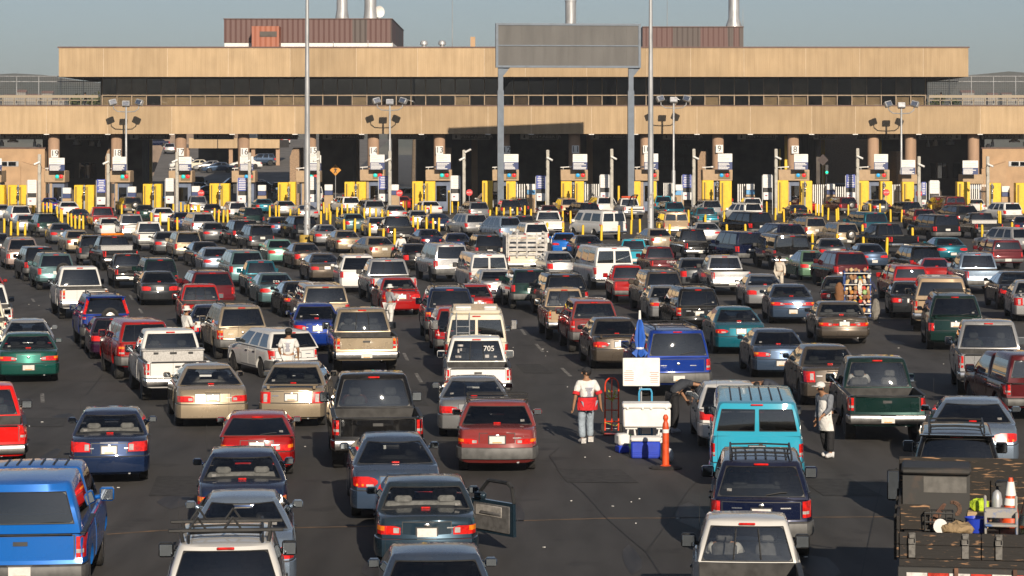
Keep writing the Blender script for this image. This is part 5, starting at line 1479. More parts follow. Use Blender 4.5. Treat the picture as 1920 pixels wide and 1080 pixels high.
        if T.get('ribs'):
            yrt, ywt, wt, zr = T['cab'][1], T['cab'][2], T['cab'][5], T['h'] + .025
            mb = MB()
            for q in (-.66, -.4, -.13, .13, .4, .66): mb.bbox((q * wt, lerp(yrt, ywt, .45), zr + .008 - .03 * q * q), (.035, (ywt - yrt) * .7, .02), .008)
            s.add('roof_rib', mb, [TRIM])
        if T.get('spoiler'):
            q = posr(0, 0, .03) if not big else posr(0, 0, 1)
            y = .08 if not big else q[1] - .02; z = s.top(.1) + .09 if not big else q[2]
            mb = MB(); mb.bbox((0, y, z), (s.hw * 1.62, .2, .03), .012)
            for sg in (-1, 1): mb.bbox((sg * s.hw * .7, y, z - .05), (.08, .14, .1), .01)
            s.add('spoiler', mb, [PAINT], 'p')
        if T.get('spare'):
            mb = MB(); xo = T.get('sparex', .12); mb.lathe([(.1, -.09), (.3, -.09), (.335, -.05), (.335, .06), (.28, .09), (.2, .05), (.1, .07), (1e-3, .07)], axis='y', n=24)
            yy = s.rear(0, .95) - .15
            mb2 = MB(); mb2.lathe([(1e-3, .0), (.17, .0), (.19, -.03), (1e-3, -.06)], axis='y', n=16)
            p = s.add('spare_wheel', mb, [RUBBER], None, None, (xo, yy, 1.0), (0, 0, math.pi)); s.add('rim', mb2, [ALLOY], None, p, (0, .07, 0), (0, 0, math.pi))
        if T.get('shell'):
            b_ = T['bed']; z0 = s.top(.5) + .025; hr = T['h'] + T.get('shell_up', .03)
            cab2 = (.06, .2, b_[1] - .02, b_[1] + .02, s.hw * .93, s.hw * .74, .05)
            n0 = len(s.parts)
            s.cabin(cab2, z0, hr, [(.12, .9)], name='camper_shell', seats=False, glass_v=(.2, .84), windshield=False)
        if T.get('toolbox'):
            b_ = T['bed']; mb = MB(); mb.bbox((0, b_[1] - .3, s.top(1) + .03), (s.hw * 1.78, .5, .32), .02); mb.bbox((0, b_[1] - .3, s.top(1) + .2), (s.hw * 1.84, .54, .05), .015)
            tb = s.add('tool_box', mb, [mat('tread_plate_aluminium', (.5, .49, .47), .35, metal=.6, var=.15, scale=30) if 'tread_plate_aluminium' not in bpy.data.materials else bpy.data.materials['tread_plate_aluminium']])
            if not lod:
                m2 = MB()
                for x in (-.5, 0, .5): m2.bbox((x, b_[1] - .56, s.top(1) + .12), (.14 if x else .2, .02, .06), .006)
                s.add('latch', m2, [TRIM], None, tb)
        if T.get('lightbar'):
            mb = MB(); q = posr(0, .5, 1); mb.bbox((0, q[1], T['h'] + .1), (1.3, .22, .12), .04); s.add('light_bar', mb, [AMBER])
        if T.get('split'):   # sliding panes in the rear glass of a pickup
            mb = MB()
            for x in (-.2, .2):
                a, c = posr(x / T['cab'][5] * .9, 0, .12), posr(x / T['cab'][5] * .9, 0, .86)
                mb.tube([(a[0], a[1] - .012, a[2]), (c[0], c[1] - .012, c[2])], .014, 5)
            s.add('pane_divider', mb, [TRIM])
        if not lod and k != 'van' and (s.L * 7 + T['h'] * 13 + len(T)) % 2 > .7:
            sg = -1 if len(T) % 2 else 1
            p = posr(sg * .72, 0, .26); q_ = posr(sg * .7, 0, .74)
            mb = MB(); mb.box((p[0], p[1] - .014, p[2]), (.085, .004, .05), rx=-.35); s.add('window_sticker', mb, [STICK], smooth=0)
        if T.get('extra'): T['extra'](s)
        return s

PROTO = {}
def proto(key, lod, **ov):
    k = (key, lod, tuple(sorted((a, str(b)) for a, b in ov.items())))
    if k not in PROTO: PROTO[k] = Car(key, **ov).build(lod)
    return PROTO[k]
C_ = {'dark slate': (.016, .034, .052, .3), 'white': (.68, .67, .64, 0), 'cream': (.64, .59, .47, 0), 'silver': (.40, .40, .40, .4), 'silver grey': (.23, .235, .24, .4), 'grey': (.085, .09, .095, .3), 'charcoal': (.022, .024, .027, .25), 'black': (.0035, .0035, .004, 0),
      'champagne': (.36, .29, .20, .4), 'tan': (.42, .31, .2, .1), 'bronze grey': (.085, .07, .056, .3), 'navy': (.003, .007, .03, .1), 'blue': (.004, .03, .22, .1), 'bright blue': (.006, .13, .5, .05), 'dark blue': (.008, .02, .06, .2), 'slate blue': (.04, .065, .11, .3), 'silver blue': (.2, .26, .34, .4),
      'teal': (.004, .085, .12, .2), 'turquoise': (.02, .28, .38, 0), 'light turquoise': (.035, .38, .55, 0), 'dark green': (.004, .022, .019, .2), 'green': (.005, .07, .055, .2), 'mint': (.16, .36, .29, .25), 'pale green': (.12, .22, .14, .1), 'red': (.32, .006, .006, 0), 'bright red': (.58, .008, .006, 0), 'maroon': (.085, .005, .008, .05), 'rose silver': (.38, .29, .26, .35), 'dark gold': (.06, .05, .025, .2), 'purple': (.025, .005, .022, .1), 'teal grey': (.09, .16, .17, .3), 'faded red': (.2, .03, .028, 0)}
KIND = {'sedan': 'sedan', 'sedan_round': 'sedan', 'sedan_boxy': 'sedan', 'coupe': 'coupe', 'hatch': 'hatchback', 'wagon': 'estate car', 'suv': 'off-roader', 'bigsuv': 'large off-roader', 'minivan': 'minivan', 'van': 'van', 'pickup': 'pickup', 'small_pickup': 'small pickup'}
NAMEK = {'sedan': 'sedan', 'coupe': 'coupe', 'hatchback': 'hatchback', 'estate car': 'estate_car', 'off-roader': 'off_roader', 'large off-roader': 'off_roader', 'minivan': 'minivan', 'van': 'van', 'pickup': 'pickup_truck', 'small pickup': 'pickup_truck'}
def place_car(car, name, loc, yaw, col, sc=(1, 1, 1), tint=(.3, .33, .34), c2=None):
    r = empty(name, loc, yaw); r.scale = sc
    def rec(p, par):
        o = link(p['name'], p['me'], par, p['loc'], p['rot'])
        if p['mode'] == 'p': o.color = col
        elif p['mode'] == 'p2': o.color = c2 or col
        elif p['mode'] == 'g': o.color = (*tint, 1)
        elif p['mode'] == 'ws': o.color = (.8, .83, .83, 1)
        for k in p['kids']: rec(k, o)
    for p in car.parts: rec(p, r)
    return r
# ------------------------------------------------------------------ where each vehicle stands (read off the photo)
def pillar_lamps(s):
    for sg in (-1, 1):
        mb = MB(); pts = []
        for v in (.04, .35, .7, .95):
            p = s.pos(sg * .96, 0, v); pts.append(Vector((p[0] + sg * .01, p[1] - .0, p[2])))
        for a, c in zip(pts, pts[1:]): mb.cyl(a, c, .06, .055, 8)
        s.add('tail_light', mb, [REDL])
def carry_bars(s):
    yrt, ywt, wt, zr = s.T['cab'][1], s.T['cab'][2], s.T['cab'][5], s.T['h']
    mb = MB()
    for y in (yrt + .25, yrt + 1.1):
        mb.bbox((0, y, zr + .16), (wt * 2.5, .05, .05), .01)
        for sg in (-1, 1): mb.tube([(sg * wt * .92, y, zr - .03), (sg * wt * .98, y, zr + .16)], .03, 6)
        for x in (-.42, .1): mb.tube([(x - .12, y, zr + .18), (x, y, zr + .34), (x + .12, y, zr + .18)], .018, 6)
    s.add('carrier_bar', mb, [TRIM])
def ski_rack(s):
    yrt, ywt, wt, zr = s.T['cab'][1], s.T['cab'][2], s.T['cab'][5], s.T['h']
    mb = MB()
    for y in (yrt + .1, ywt - .1):
        mb.bbox((0, y, zr + .09), (wt * 2.1, .05, .03), .01); mb.bbox((0, y, zr + .13), (wt * 2.0, .04, .02), .008)
        for sg in (-1, 1): mb.tube([(sg * wt * .95, y, zr - .04), (sg * wt * 1.02, y, zr + .12)], .025, 6)
    s.add('roof_rack', mb, [TRIM])
def window_705(s):
    q = s.pos(.45, 0, .5)
    me = text_mesh('705', .22, WHITEP, .003); s.add('window_number', me, [WHITEP], None, None, (q[0] + .02, q[1] - .02, q[2] + .06), (0, 0, 0))
    mb = MB()
    for cx, v, w_, h_ in ((-.66, .72, .16, .06), (-.7, .5, .05, .12), (-.6, .55, .05, .08), (-.66, .25, .17, .06), (.38, .27, .12, .09), (.68, .25, .09, .05)):
        p = s.pos(cx, 0, v); mb.box((p[0], p[1] - .016, p[2]), (w_, .004, h_))
    s.add('window_sticker', mb, [bpy.data.materials['worn_sticker_paper']], smooth=0)
def window_word(t, size=.12, v=.3):
    def f(s):
        q = s.pos(.0, 0, v); s.add('window_lettering', text_mesh(t, size, WHITEP, .002), [WHITEP], None, None, (q[0], q[1] - .03, q[2]), (math.radians(-40), 0, 0))
    return f
def gate_word(t):
    def f(s): s.add('tailgate_lettering', text_mesh(t, .16, WHITEP, .004), [WHITEP], None, None, (.25, s.rear(.2, .92) - .02, .9))
    return f
def open_door(s):
    'right front door swung wide open'
    T = s.T; yrb, yrt, ywt, ywb, wb, wt, _ = T['cab']
    a, c = ywb - 1.75, ywb - .62
    hx = s.w(c, .6) + .01
    mb = MB(); l_ = c - a
    mb.add([(0, 0, .32), (l_, 0, .32), (l_ * .99, 0, .93), (0, 0, .93), (0, .09, .32), (l_, .07, .32), (l_ * .99, .06, .93), (0, .09, .93)], [(0, 1, 2, 3), (7, 6, 5, 4), (0, 4, 5, 1), (1, 5, 6, 2), (2, 6, 7, 3), (3, 7, 4, 0)])
    d = s.add('open_door', mb, [PAINT], 'p', None, (hx, c, 0), (0, 0, math.radians(-52)))
    b = MB(); b.tube([(.05, .05, .93), (.42, .02, 1.27), (.5, .0, 1.3), (l_ * .9, -.03, 1.3), (l_ * .97, .0, 1.22), (l_ * .99, .03, .93)], .036, 7); s.add('window_frame', b, [TRIM], None, d)
    b = MB(); b.bbox((l_ * .5, -.015, .62), (l_ * .86, .03, .5), .03); b.bbox((l_ * .5, -.04, .7), (l_ * .5, .06, .06), .02); s.add('door_card', b, [SEATD], None, d)
    b = MB(); b.bbox((l_ * .45, -.035, .74), (l_ * .62, .02, .2), .02); s.add('fabric_insert', b, [SEAT], None, d)
    b = MB(); b.bbox((.22, .03, .99), (.24, .14, .16), .05); m_ = s.add('wing_mirror', b, [PAINT], 'p', d); b = MB(); b.bbox((.22, -.045, .99), (.19, .012, .12), .004); s.add('mirror_glass', b, [MIRRORG], None, m_)
def rv_extra(s):
    mb = MB(); y0, zr = s.T['cab'][1], s.T['h']
    for x in (-.62, -.22): mb.tube([(x, -.03, .95), (x, -.02, zr - .1), (x, .12, zr + .06)], .018, 6)
    for z in (1.1, 1.3, 1.5, 1.7): mb.tube([(-.62, -.03, z), (-.22, -.03, z)], .014, 6)
    s.add('ladder', mb, [GALV])
    mb = MB(); mb.bbox((0, 1.9, zr + .06), (1.5, 3.2, .13), .05); s.add('raised_roof', mb, [PAINT], 'p')
    mb = MB(); mb.bbox((-.4, 1.4, zr + .15), (.5, .5, .08), .03); mb.bbox((.45, 1.4, zr + .15), (.4, .4, .08), .03); s.add('roof_vent', mb, [WHITEP])
    mb = MB(); mb.lathe([(.1, -.09), (.3, -.09), (.34, -.05), (.34, .06), (.25, .1), (1e-3, .1)], axis='y', n=20); s.add('spare_cover', mb, [WHITEP], None, None, (.32, -.16, 1.0))
    mb = MB()
    for sg in (-1, 1): mb.tube([(sg * 1.0, 4.1, 1.3), (sg * 1.25, 4.0, 1.35)], .02, 5); mb.bbox((sg * 1.28, 4.0, 1.45), (.2, .05, .34), .03)
    s.add('tall_mirror', mb, [CHROME])
def tow_gear(s):
    mb = MB(); mb.bbox((0, 2.3, s.T['h'] + .12), (1.5, .3, .16), .05); s.add('light_bar', mb, [ORANGE])
    mb = MB(); mb.tube([(-.3, 1.6, 1.1), (-.25, .4, 2.0), (-.2, -.5, 2.2), (-.2, -.7, 1.2)], .06, 6); mb.tube([(.3, 1.6, 1.1), (.25, .4, 2.0), (.2, -.5, 2.2)], .06, 6); mb.tube([(-.2, -.5, 2.2), (.2, -.5, 2.2)], .06, 6); mb.bbox((0, -.6, .9), (1.4, .12, .12), .03); s.add('tow_boom', mb, [TRIM])
SLAT = mat('worn_white_slats', (.55, .53, .5), .8, col2=(.25, .23, .21), scale=4, lo=.45, hi=.7)
def stake_sides(s):
    b_ = s.T['bed']; hw = s.hw * .98; z0 = s.top(.5) - .1
    for nm, rng in (('rear_rack', None), ('side_rack', -1), ('side_rack', 1)):
        mb = MB()
        for k in range(5):
            z = z0 + .12 + k * .24
            if rng is None: mb.box((0, -.03, z), (hw * 2, .04, .14))
            else: mb.box((rng * hw, 1.4, z), (.04, 2.8, .14))
        for q in (-.95, -.5, 0, .5, .95):
            if rng is None: mb.box((q * hw, -.06, z0 + .6), (.08, .05, 1.3))
            else: mb.box((rng * (hw + .035), 1.4 + q * 1.4, z0 + .6), (.05, .08, 1.3))
        s.add(nm, mb, [SLAT], smooth=0)
TL = {'A': (0, 340, 4), 'B': (480, 340, 4), 'C': (960, 340, 4), 'D': (1440, 340, 4), 'P': (0, 0, 1)}
DK, MD, LT = (.09, .095, .1), (.42, .45, .46), (.78, .81, .82)
E = []
def car(t, xf, xl, xr, yt, ty, col, g=None, tint=None, c2=None, note='', z=0, **ov):
    ox, oy, k = TL[t]
    E.append(dict(xf=ox + xf / k, xl=ox + xl / k, xr=ox + xr / k, yt=oy + yt / k, g=None if g is None else oy + g / k, ty=ty, col=col, tint=tint, c2=c2, note=note, ov=ov, z=z))
c = car
# --- nearest rows
c('P', 160, 160, 160, 0, 'skip', 'blue') if False else None
c('P', 220, -85, 160, 868, 'pickup', 'bright blue', g=1127, tint=DK, note='with ribbed canopy over its bed and huge tyres', shell=True, ribs=True, bmat=GREYTRIM, mpaint=1, plate=.62)
c('P', 540, 312, 533, 984, 'suv', 'white', tint=DK, note='with black carrier bars across the roof', h=1.66, extra=carry_bars, mpaint=0, bump=(.42, .68))
c('P', 551, 362, 543, 922, 'sedan_round', 'silver blue', tint=LT, note='with round oval mirrors')
c('P', 543, 368, 539, 840, 'sedan', 'dark blue', tint=LT, note='with pale seats', lamp=('wide', .66, .8), rev='amber', seat=1)
c('P', 557, 412, 551, 770, 'hatch', 'red', g=889, tint=DK, note='with tinted glass and white plate', lamp=('bar', .62, .76), rev='amber', h=1.33)
c('P', 285, 133, 276, 764, 'sedan', 'dark blue', g=900, tint=LT, note='standing alone, large red corner lights, white plate', lamp=('wide', .72, .92), chr=1, seat=1)
c('P', 701, 716, 926, 1024, 'sedan_boxy', 'slate blue', tint=DK, note='with peeling roof at the bottom edge')
c('P', 693, 705, 896, 893, 'sedan_boxy', 'dark slate', g=1056, tint=LT, note='with its right front door wide open', lamp=('bar', .66, .81), rev='amber', lamp_in=.56, extra=open_door, seat=1, plate=.7, pband=0, bump=(.28, .6), bmat=None, aer=0)
c('P', 640, 660, 829, 812, 'sedan_round', 'slate blue', g=966, tint=MD, note='with big oval red lights')
c('P', 857, 857, 1007, 748, 'sedan_boxy', 'faded red', g=880, tint=DK, note='with flat black roof rack and grey bumper', lamp=('bar', .64, .76), extra=ski_rack, bmat=GREYTRIM, rev='amber')
c('P', 817, 822, 957, 705, 'coupe', 'silver grey', g=816, tint=MD, note='with oval lights half hidden by the red saloon')
c('P', 826, 833, 960, 634, 'pickup', 'white', g=757, tint=MD, note='with stickers and 705 on its rear glass', extra=window_705, split=1, shell=False)
c('P', 829, 833, 954, 582, 'van', 'cream', g=704, tint=LT, note='camper with ladder on its back', extra=rv_extra, L=5.2)
c('P', 800, 815, 905, 572, 'wagon', 'red', g=665, tint=DK, note='half hidden by the cream camper', h=1.5)
c('P', 782, 797, 892, 532, 'suv', 'dark blue', g=640, tint=DK, note='with roof rack and sun glint in its glass', rack=1)
c('P', 603, 622, 796, 698, 'pickup', 'black', g=876, tint=MD, note='with empty bed, chrome bumper', mpaint=0, ext=1)
c('P', 630, 486, 606, 678, 'sedan', 'champagne', g=797, tint=MD, note='with a boot spoiler', spoiler=1, lamp=('wide', .6, .88), lamp_in=.76)
c('P', 607, 626, 749, 577, 'pickup', 'champagne', g=697, tint=MD, note='with hitch and chrome bumper', split=1, mpaint=0, rev='amber', ext=1)
c('P', 545, 557, 634, 563, 'sedan', 'blue', g=658, tint=DK, note='with small white plate beside the beige pickup')
c('P', 422, 507, 601, 613, 'wagon', 'white', g=706, tint=DK, note='turned left behind the man in the black cap')
c('P', 308, 332, 466, 681, 'sedan_round', 'champagne', g=796, tint=LT, note='with wide red lights and white plate', lamp=('wide', .66, .8), lamp_in=.58, seat=1)
c('P', 234, 271, 401, 616, 'pickup', 'white', g=749, tint=MD, note='with silver tool box across the bed', toolbox=1, mpaint=0)
c('P', 193, 233, 315, 595, 'suv', 'red', g=709, tint=DK, note='with dark sunroof behind the white pickup', h=1.68)
c('P', 167, 182, 250, 592, 'hatch', 'purple', g=672, tint=DK)
c('P', 137, 158, 241, 549, 'suv', 'blue', g=653, tint=DK, note='with tall red lights up the rear corners', extra=pillar_lamps, bmat=GREYTRIM, spare=1, h=1.66, lamp=('tall', .96, 1.04))
c('P', 375, 412, 499, 567, 'suv', 'champagne', g=672, tint=DK, note='with roof rack beside the vendor in the visor', rack=2, h=1.76)
c('P', -6, -3, 110, 621, 'sedan', 'green', g=714, tint=MD, note='at the left edge with white plate')
c('P', -22, -20, 76, 592, 'sedan_round', 'silver', tint=MD, note='at the left edge')
c('P', -130, -128, 51, 736, 'pickup', 'bright red', g=880, tint=MD, note='cut by the left edge', mpaint=0)
c('P', 1288, 1300, 1512, 967, 'small_pickup', 'white', tint=LT, note='with three-pane rear glass at the bottom edge', split=1, mpaint=0, ext=1)
c('P', 1325, 1331, 1524, 841, 'suv', 'navy', g=1040, tint=MD, note='with ribbed roof rack', rack=2, ribs=1, h=1.72)
c('P', 1322, 1331, 1508, 740, 'van', 'light turquoise', g=905, tint=DK, note='with two dark rear windows', h=1.92, L=4.8, bump=(.4, .6), lamp=('slim', .7, 1.02), ribs=1, mpaint=0, bmat=None, plate=.9)
c('P', 1288, 1312, 1437, 714, 'hatch', 'white', g=836, tint=DK, note='with a short roof aerial')
c('P', 1160, 1208, 1337, 607, 'bigsuv', 'blue', g=742, tint=DK, note='with roof rack behind the white menu board', rack=2, bmat=GREYTRIM)
c('P', 1080, 1113, 1211, 594, 'sedan', 'bronze grey', g=690, tint=DK, note='with dark spoiler left of the blue umbrella', spoiler=1, lamp=('oval', .68, .84))
c('P', 1045, 1073, 1158, 558, 'suv', 'faded red', g=660, tint=MD, note='with grey tailgate and no rack', c2=(.3, .22, .2, .1), h=1.66)
c('P', 1008, 1030, 1106, 536, 'small_pickup', 'tan', g=636, tint=LT, note='with paned rear glass', split=1, ext=1)
c('P', 1310, 1342, 1438, 574, 'sedan_round', 'teal', g=662, tint=MD, note='with brown lower bumper', lamp=('oval', .7, .82))
c('P', 1380, 1414, 1516, 614, 'sedan', 'slate blue', g=706, tint=DK, note='with a grey band between its amber lights', rev='amber')
c('P', 1467, 1512, 1616, 645, 'sedan', 'bronze grey', g=758, tint=MD, note='with large clear and red corner lights', lamp_in=.7, lamp=('wide', .64, .9))
c('P', 1545, 1590, 1739, 669, 'pickup', 'dark green', g=825, tint=LT, note='with open bed beside the man in the white apron', ext=1, mpaint=1)
c('P', 1775, 1797, 1930, 600, 'pickup', 'silver', g=742, tint=MD, note='at the right edge with open bed')
c('P', 1800, 1886, 2012, 659, 'small_pickup', 'maroon', tint=DK, note='with a bed cap, cut by the right edge', shell=True, shell_up=.1)
c('P', 1735, 1742, 1908, 742, 'sedan_round', 'silver blue', tint=DK, note='with round side mirrors, right of the green pickup', chr=1)
c('P', 1703, 1709, 1880, 793, 'suv', 'black', tint=DK, note='with roof rack, just ahead of the wooden truck', rack=2, mpaint=1)
c('P', 1507, 1536, 1631, 564, 'sedan_boxy', 'bronze grey', g=644, tint=LT, note='with a full red light strip', redbar=1, lamp=('bar', .66, .78), c2=(.4, .33, .23, .2), rev='amber')
c('P', 1425, 1445, 1529, 531, 'sedan', 'slate blue', g=606, tint=MD, note='with red strip across its boot', redbar=1, lamp=('bar', .72, .84))
c('P', 1723, 1740, 1844, 547, 'minivan', 'dark green', g=655, tint=DK, note='with roof rack', rack=2)
c('P', 1702, 1712, 1819, 514, 'pickup', 'tan', g=622, tint=DK, note='with a tan bed cap', shell=True, bmat=CHROME)
c('P', 1880, 1902, 1990, 522, 'sedan', 'silver', g=602, tint=MD, note='cut by the right edge')
c('P', 1842, 1876, 1962, 507, 'sedan_round', 'black', g=580, tint=MD, note='beside the right edge')
c('P', 1519, 1521, 1640, 496, 'sedan_boxy', 'black', g=590, tint=LT, note='with white plate beside the snack rack', lamp=('bar', .66, .84), lamp_in=.6)
c('P', 692, 717, 791, 519, 'sedan', 'red', g=590, tint=MD, note='with white plate and boot spoiler', spoiler=1)
c('P', 91, 114, 206, 499, 'pickup', 'white', g=597, tint=DK, note='raised on big dark tyres')
# --- tile A
c('A', 115 + 200, 318, 428, 120, 'sedan', 'blue', note='beside the second camera post')
c('A', 410, 450, 600, 150, 'sedan', 'white', tint=MD)
c('A', 858, 925, 1080, 115, 'suv', 'dark gold', spare=1, tint=DK, note='with spare wheel on its tailgate')
c('A', 1005, 1022, 1160, 175, 'sedan', 'dark green', tint=DK)
c('A', 1115, 1150, 1320, 196, 'sedan', 'white', tint=MD)
c('A', 1392, 1428, 1575, 108, 'pickup', 'silver grey', tint=DK)
c('A', 1250, 1300, 1385, 78, 'minivan', 'bright blue', tint=DK, note='at the booth of lane 17')
c('A', 1518, 1525, 1665, 168, 'sedan', 'charcoal')
c('A', 1650, 1715, 1860, 150, 'suv', 'white', tint=DK)
c('A', 1750, 1830, 1990, 192, 'suv', 'dark green', tint=DK)
c('A', -60, -25, 62, 172, 'sedan', 'silver', note='cut by the left edge, far row')
c('A', 18, 82, 238, 178, 'suv', 'white', tint=DK, note='left of the row of slanting bollards')
c('A', 100, 150, 262, 246, 'hatch', 'silver', tint=MD)
c('A', 205, 285, 450, 238, 'suv', 'dark green', tint=DK, c2=C_['grey'])
c('A', 500, 545, 680, 206, 'coupe', 'charcoal', tint=MD)
c('A', 650, 700, 885, 190, 'pickup', 'red', tint=LT)
c('A', 720, 768, 890, 270, 'hatch', 'white', tint=DK)
c('A', 858, 915, 1110, 245, 'pickup', 'silver', tint=MD)
c('A', 1000, 1048, 1236, 302, 'pickup', 'white', tint=LT, note='with plain white tailgate')
c('A', 1280, 1330, 1440, 230, 'sedan', 'dark blue', tint=DK)
c('A', 1360, 1440, 1625, 230, 'minivan', 'silver', tint=DK)
c('A', 335, 382, 560, 312, 'sedan_round', 'grey', tint=DK)
c('A', 440, 515, 685, 365, 'sedan', 'champagne', tint=MD)
c('A', -130, -90, 75, 388, 'sedan', 'charcoal', note='cut by the left edge')
c('A', 3, 55, 290, 415, 'minivan', 'rose silver', tint=DK)
c('A', 100, 190, 430, 482, 'suv', 'black', tint=DK)
c('A', 212, 285, 565, 530, 'suv', 'teal grey', tint=DK, spare=1, sparex=.3, note='with black roof and spare wheel')
c('A', 648, 765, 1030, 402, 'pickup', 'black', tint=MD, toolbox=1, lightbar=1, note='with white tool box and roof light')
c('A', 635, 665, 770, 405, 'suv', 'charcoal', tint=DK)
c('A', 820, 890, 1092, 542, 'small_pickup', 'black', tint=LT)
c('A', 1000, 1080, 1335, 568, 'suv', 'dark green', tint=DK, rack=1)
c('A', 1155, 1200, 1320, 375, 'sedan', 'grey', tint=DK)
c('A', 1245, 1320, 1515, 372, 'suv', 'champagne', tint=DK)
c('A', 1530, 1575, 1720, 312, 'sedan', 'grey', tint=DK)
c('A', 1620, 1715, 1925, 283, 'suv', 'black', tint=DK)
c('A', 1765, 1875, 2065, 322, 'suv', 'charcoal', tint=DK)
c('A', 1385, 1478, 1660, 450, 'sedan', 'black', tint=DK)
c('A', 1470, 1548, 1738, 492, 'sedan', 'silver blue', tint=MD)
c('A', 1638, 1735, 1985, 508, 'minivan', 'teal grey', tint=DK)
c('A', 1800, 1885, 2108, 592, 'small_pickup', 'teal', tint=LT)
c('A', 1138, 1185, 1375, 688, 'sedan', 'charcoal', tint=DK)
c('A', 1248, 1345, 1690, 650, 'suv', 'maroon', tint=DK, h=1.68)
c('A', 1305, 1365, 1695, 770, 'small_pickup', 'red', tint=MD, split=1, note='with paned rear glass')
c('A', 1440, 1478, 1730, 928, 'sedan', 'dark blue', tint=DK)
c('A', -330, -300, 100, 770, 'pickup', 'white', note='cut by the left edge, upper of two', tint=DK)
c('A', -330, -300, 168, 885, 'pickup', 'cream', tint=LT, note='cut by the left edge')
c('A', -250, -240, 28, 690, 'sedan', 'red', tint=DK, note='barely showing at the left edge')
# --- tile B
c('B', -40, 0, 142, 130, 'sedan', 'teal', tint=MD)
c('B', 110, 140, 300, 42, 'minivan', 'white', tint=DK, note='at the booth of lane 15')
c('B', 110, 165, 312, 143, 'sedan', 'silver', tint=DK)
c('B', 345, 365, 508, 33, 'van', 'white', tint=DK)
c('B', 235, 300, 495, 176, 'coupe', 'silver', tint=MD)
c('B', 478, 490, 600, 122, 'sedan', 'white', tint=DK)
c('B', 545, 650, 790, 112, 'suv', 'white', tint=DK)
c('B', 735, 812, 978, 136, 'minivan', 'silver', tint=DK)
c('B', 1015, 1025, 1165, 110, 'sedan', 'red', tint=MD)
c('B', 600, 635, 760, 40, 'sedan', 'green', tint=MD)
c('B', 928, 985, 1140, 178, 'sedan', 'silver', tint=MD)
c('B', 1108, 1162, 1300, 216, 'sedan', 'silver', tint=MD)
c('B', 1165, 1252, 1415, 146, 'sedan_boxy', 'white', tint=MD)
c('B', 1500, 1592, 1762, 150, 'suv', 'silver grey', tint=DK)
c('B', 1638, 1722, 1870, 86, 'minivan', 'white', tint=DK)
c('B', 1790, 1835, 1995, 135, 'suv', 'black', tint=DK)
c('B', 1575, 1590, 1692, 12, 'pickup', 'red', tint=DK, note='at the booth of lane 13')
c('B', 55, 105, 255, 265, 'sedan', 'slate blue', tint=DK)
c('B', 175, 285, 465, 256, 'suv', 'black', tint=DK, h=1.66)
c('B', 588, 672, 842, 240, 'sedan', 'teal grey', tint=DK)
c('B', 798, 868, 990, 266, 'sedan', 'silver', tint=MD)
c('B', 895, 975, 1215, 262, 'pickup', 'black', tint=LT)
c('B', 1225, 1300, 1482, 240, 'coupe', 'dark blue', tint=DK)
c('B', 1412, 1570, 1757, 238, 'suv', 'silver', tint=DK, note='showing its whole left side')
c('B', 1705, 1870, 2040, 256, 'minivan', 'silver blue', tint=DK)
c('B', 398, 450, 622, 322, 'sedan_round', 'silver grey', tint=MD)
c('B', 515, 608, 798, 362, 'sedan', 'champagne', tint=LT)
c('B', 700, 858, 1072, 412, 'sedan', 'champagne', tint=MD, note='beside the vendor dressed in white')
c('B', 1145, 1250, 1422, 355, 'sedan', 'navy', tint=LT)
c('B', 1375, 1435, 1622, 386, 'sedan', 'dark blue', tint=LT)
c('B', 1590, 1680, 1830, 395, 'suv', 'black', tint=DK)
c('B', 35, 108, 288, 432, 'sedan', 'mint', tint=DK)
c('B', 198, 300, 503, 460, 'sedan', 'bronze grey', tint=MD)
c('B', 343, 440, 633, 536, 'sedan_round', 'bronze grey', tint=MD, lamp=('wide', .66, .82))
c('B', 588, 648, 898, 542, 'minivan', 'white', tint=DK)
c('B', 750, 862, 1218, 580, 'pickup', 'silver', tint=DK, split=1, ext=1)
c('B', 1052, 1130, 1300, 466, 'sedan', 'black', tint=DK)
c('B', 1182, 1335, 1612, 460, 'bigsuv', 'silver', tint=DK)
c('B', 1483, 1605, 1898, 522, 'van', 'white', tint=MD, h=1.95)
c('B', -45, 55, 292, 682, 'sedan', 'teal grey', tint=LT, extra=window_word('DTA', .16), note='with lettering on its rear glass')
c('B', 145, 262, 470, 742, 'sedan', 'black', tint=DK)
c('B', 268, 370, 682, 756, 'bigsuv', 'champagne', tint=DK, h=1.8)
c('B', 1555, 1570, 1692, 768, 'sedan', 'red', tint=MD)
c('B', 1680, 1778, 1925, 668, 'sedan_boxy', 'silver', tint=LT)
c('B', 1812, 1905, 2172, 640, 'suv', 'dark green', tint=DK, spare=1, sparex=.35, h=1.68, note='with spare wheel and white plate')
# --- tile C
c('C', -40, -18, 132, 125, 'suv', 'black', tint=DK)
c('C', 178, 238, 372, 178, 'sedan', 'maroon', tint=DK)
c('C', 298, 368, 500, 124, 'suv', 'tan', tint=LT)
c('C', 360, 500, 672, 156, 'suv', 'black', tint=DK)
c('C', 555, 635, 792, 112, 'minivan', 'white', tint=DK)
c('C', 128, 170, 415, 220, 'pickup', 'white', tint=LT)
c('C', 418, 655, 882, 212, 'van', 'white', tint=DK, note='turned left, showing four side windows')
c('C', 755, 840, 1000, 125, 'pickup', 'white', tint=MD, extra=tow_gear, note='tow truck with orange light bar and boom')
c('C', 1040, 1140, 1312, 150, 'suv', 'teal', tint=DK)
c('C', 1075, 1135, 1332, 222, 'van', 'tan', tint=MD, h=1.9)
c('C', 1055, 1078, 1196, 105, 'minivan', 'turquoise', tint=DK)
c('C', 1390, 1470, 1715, 70, 'pickup', 'charcoal', tint=LT, c2=C_['tan'], note='with tan tailgate')
c('C', 1298, 1370, 1590, 305, 'sedan', 'silver', tint=MD)
c('C', 1328, 1420, 1588, 140, 'suv', 'silver', tint=DK)
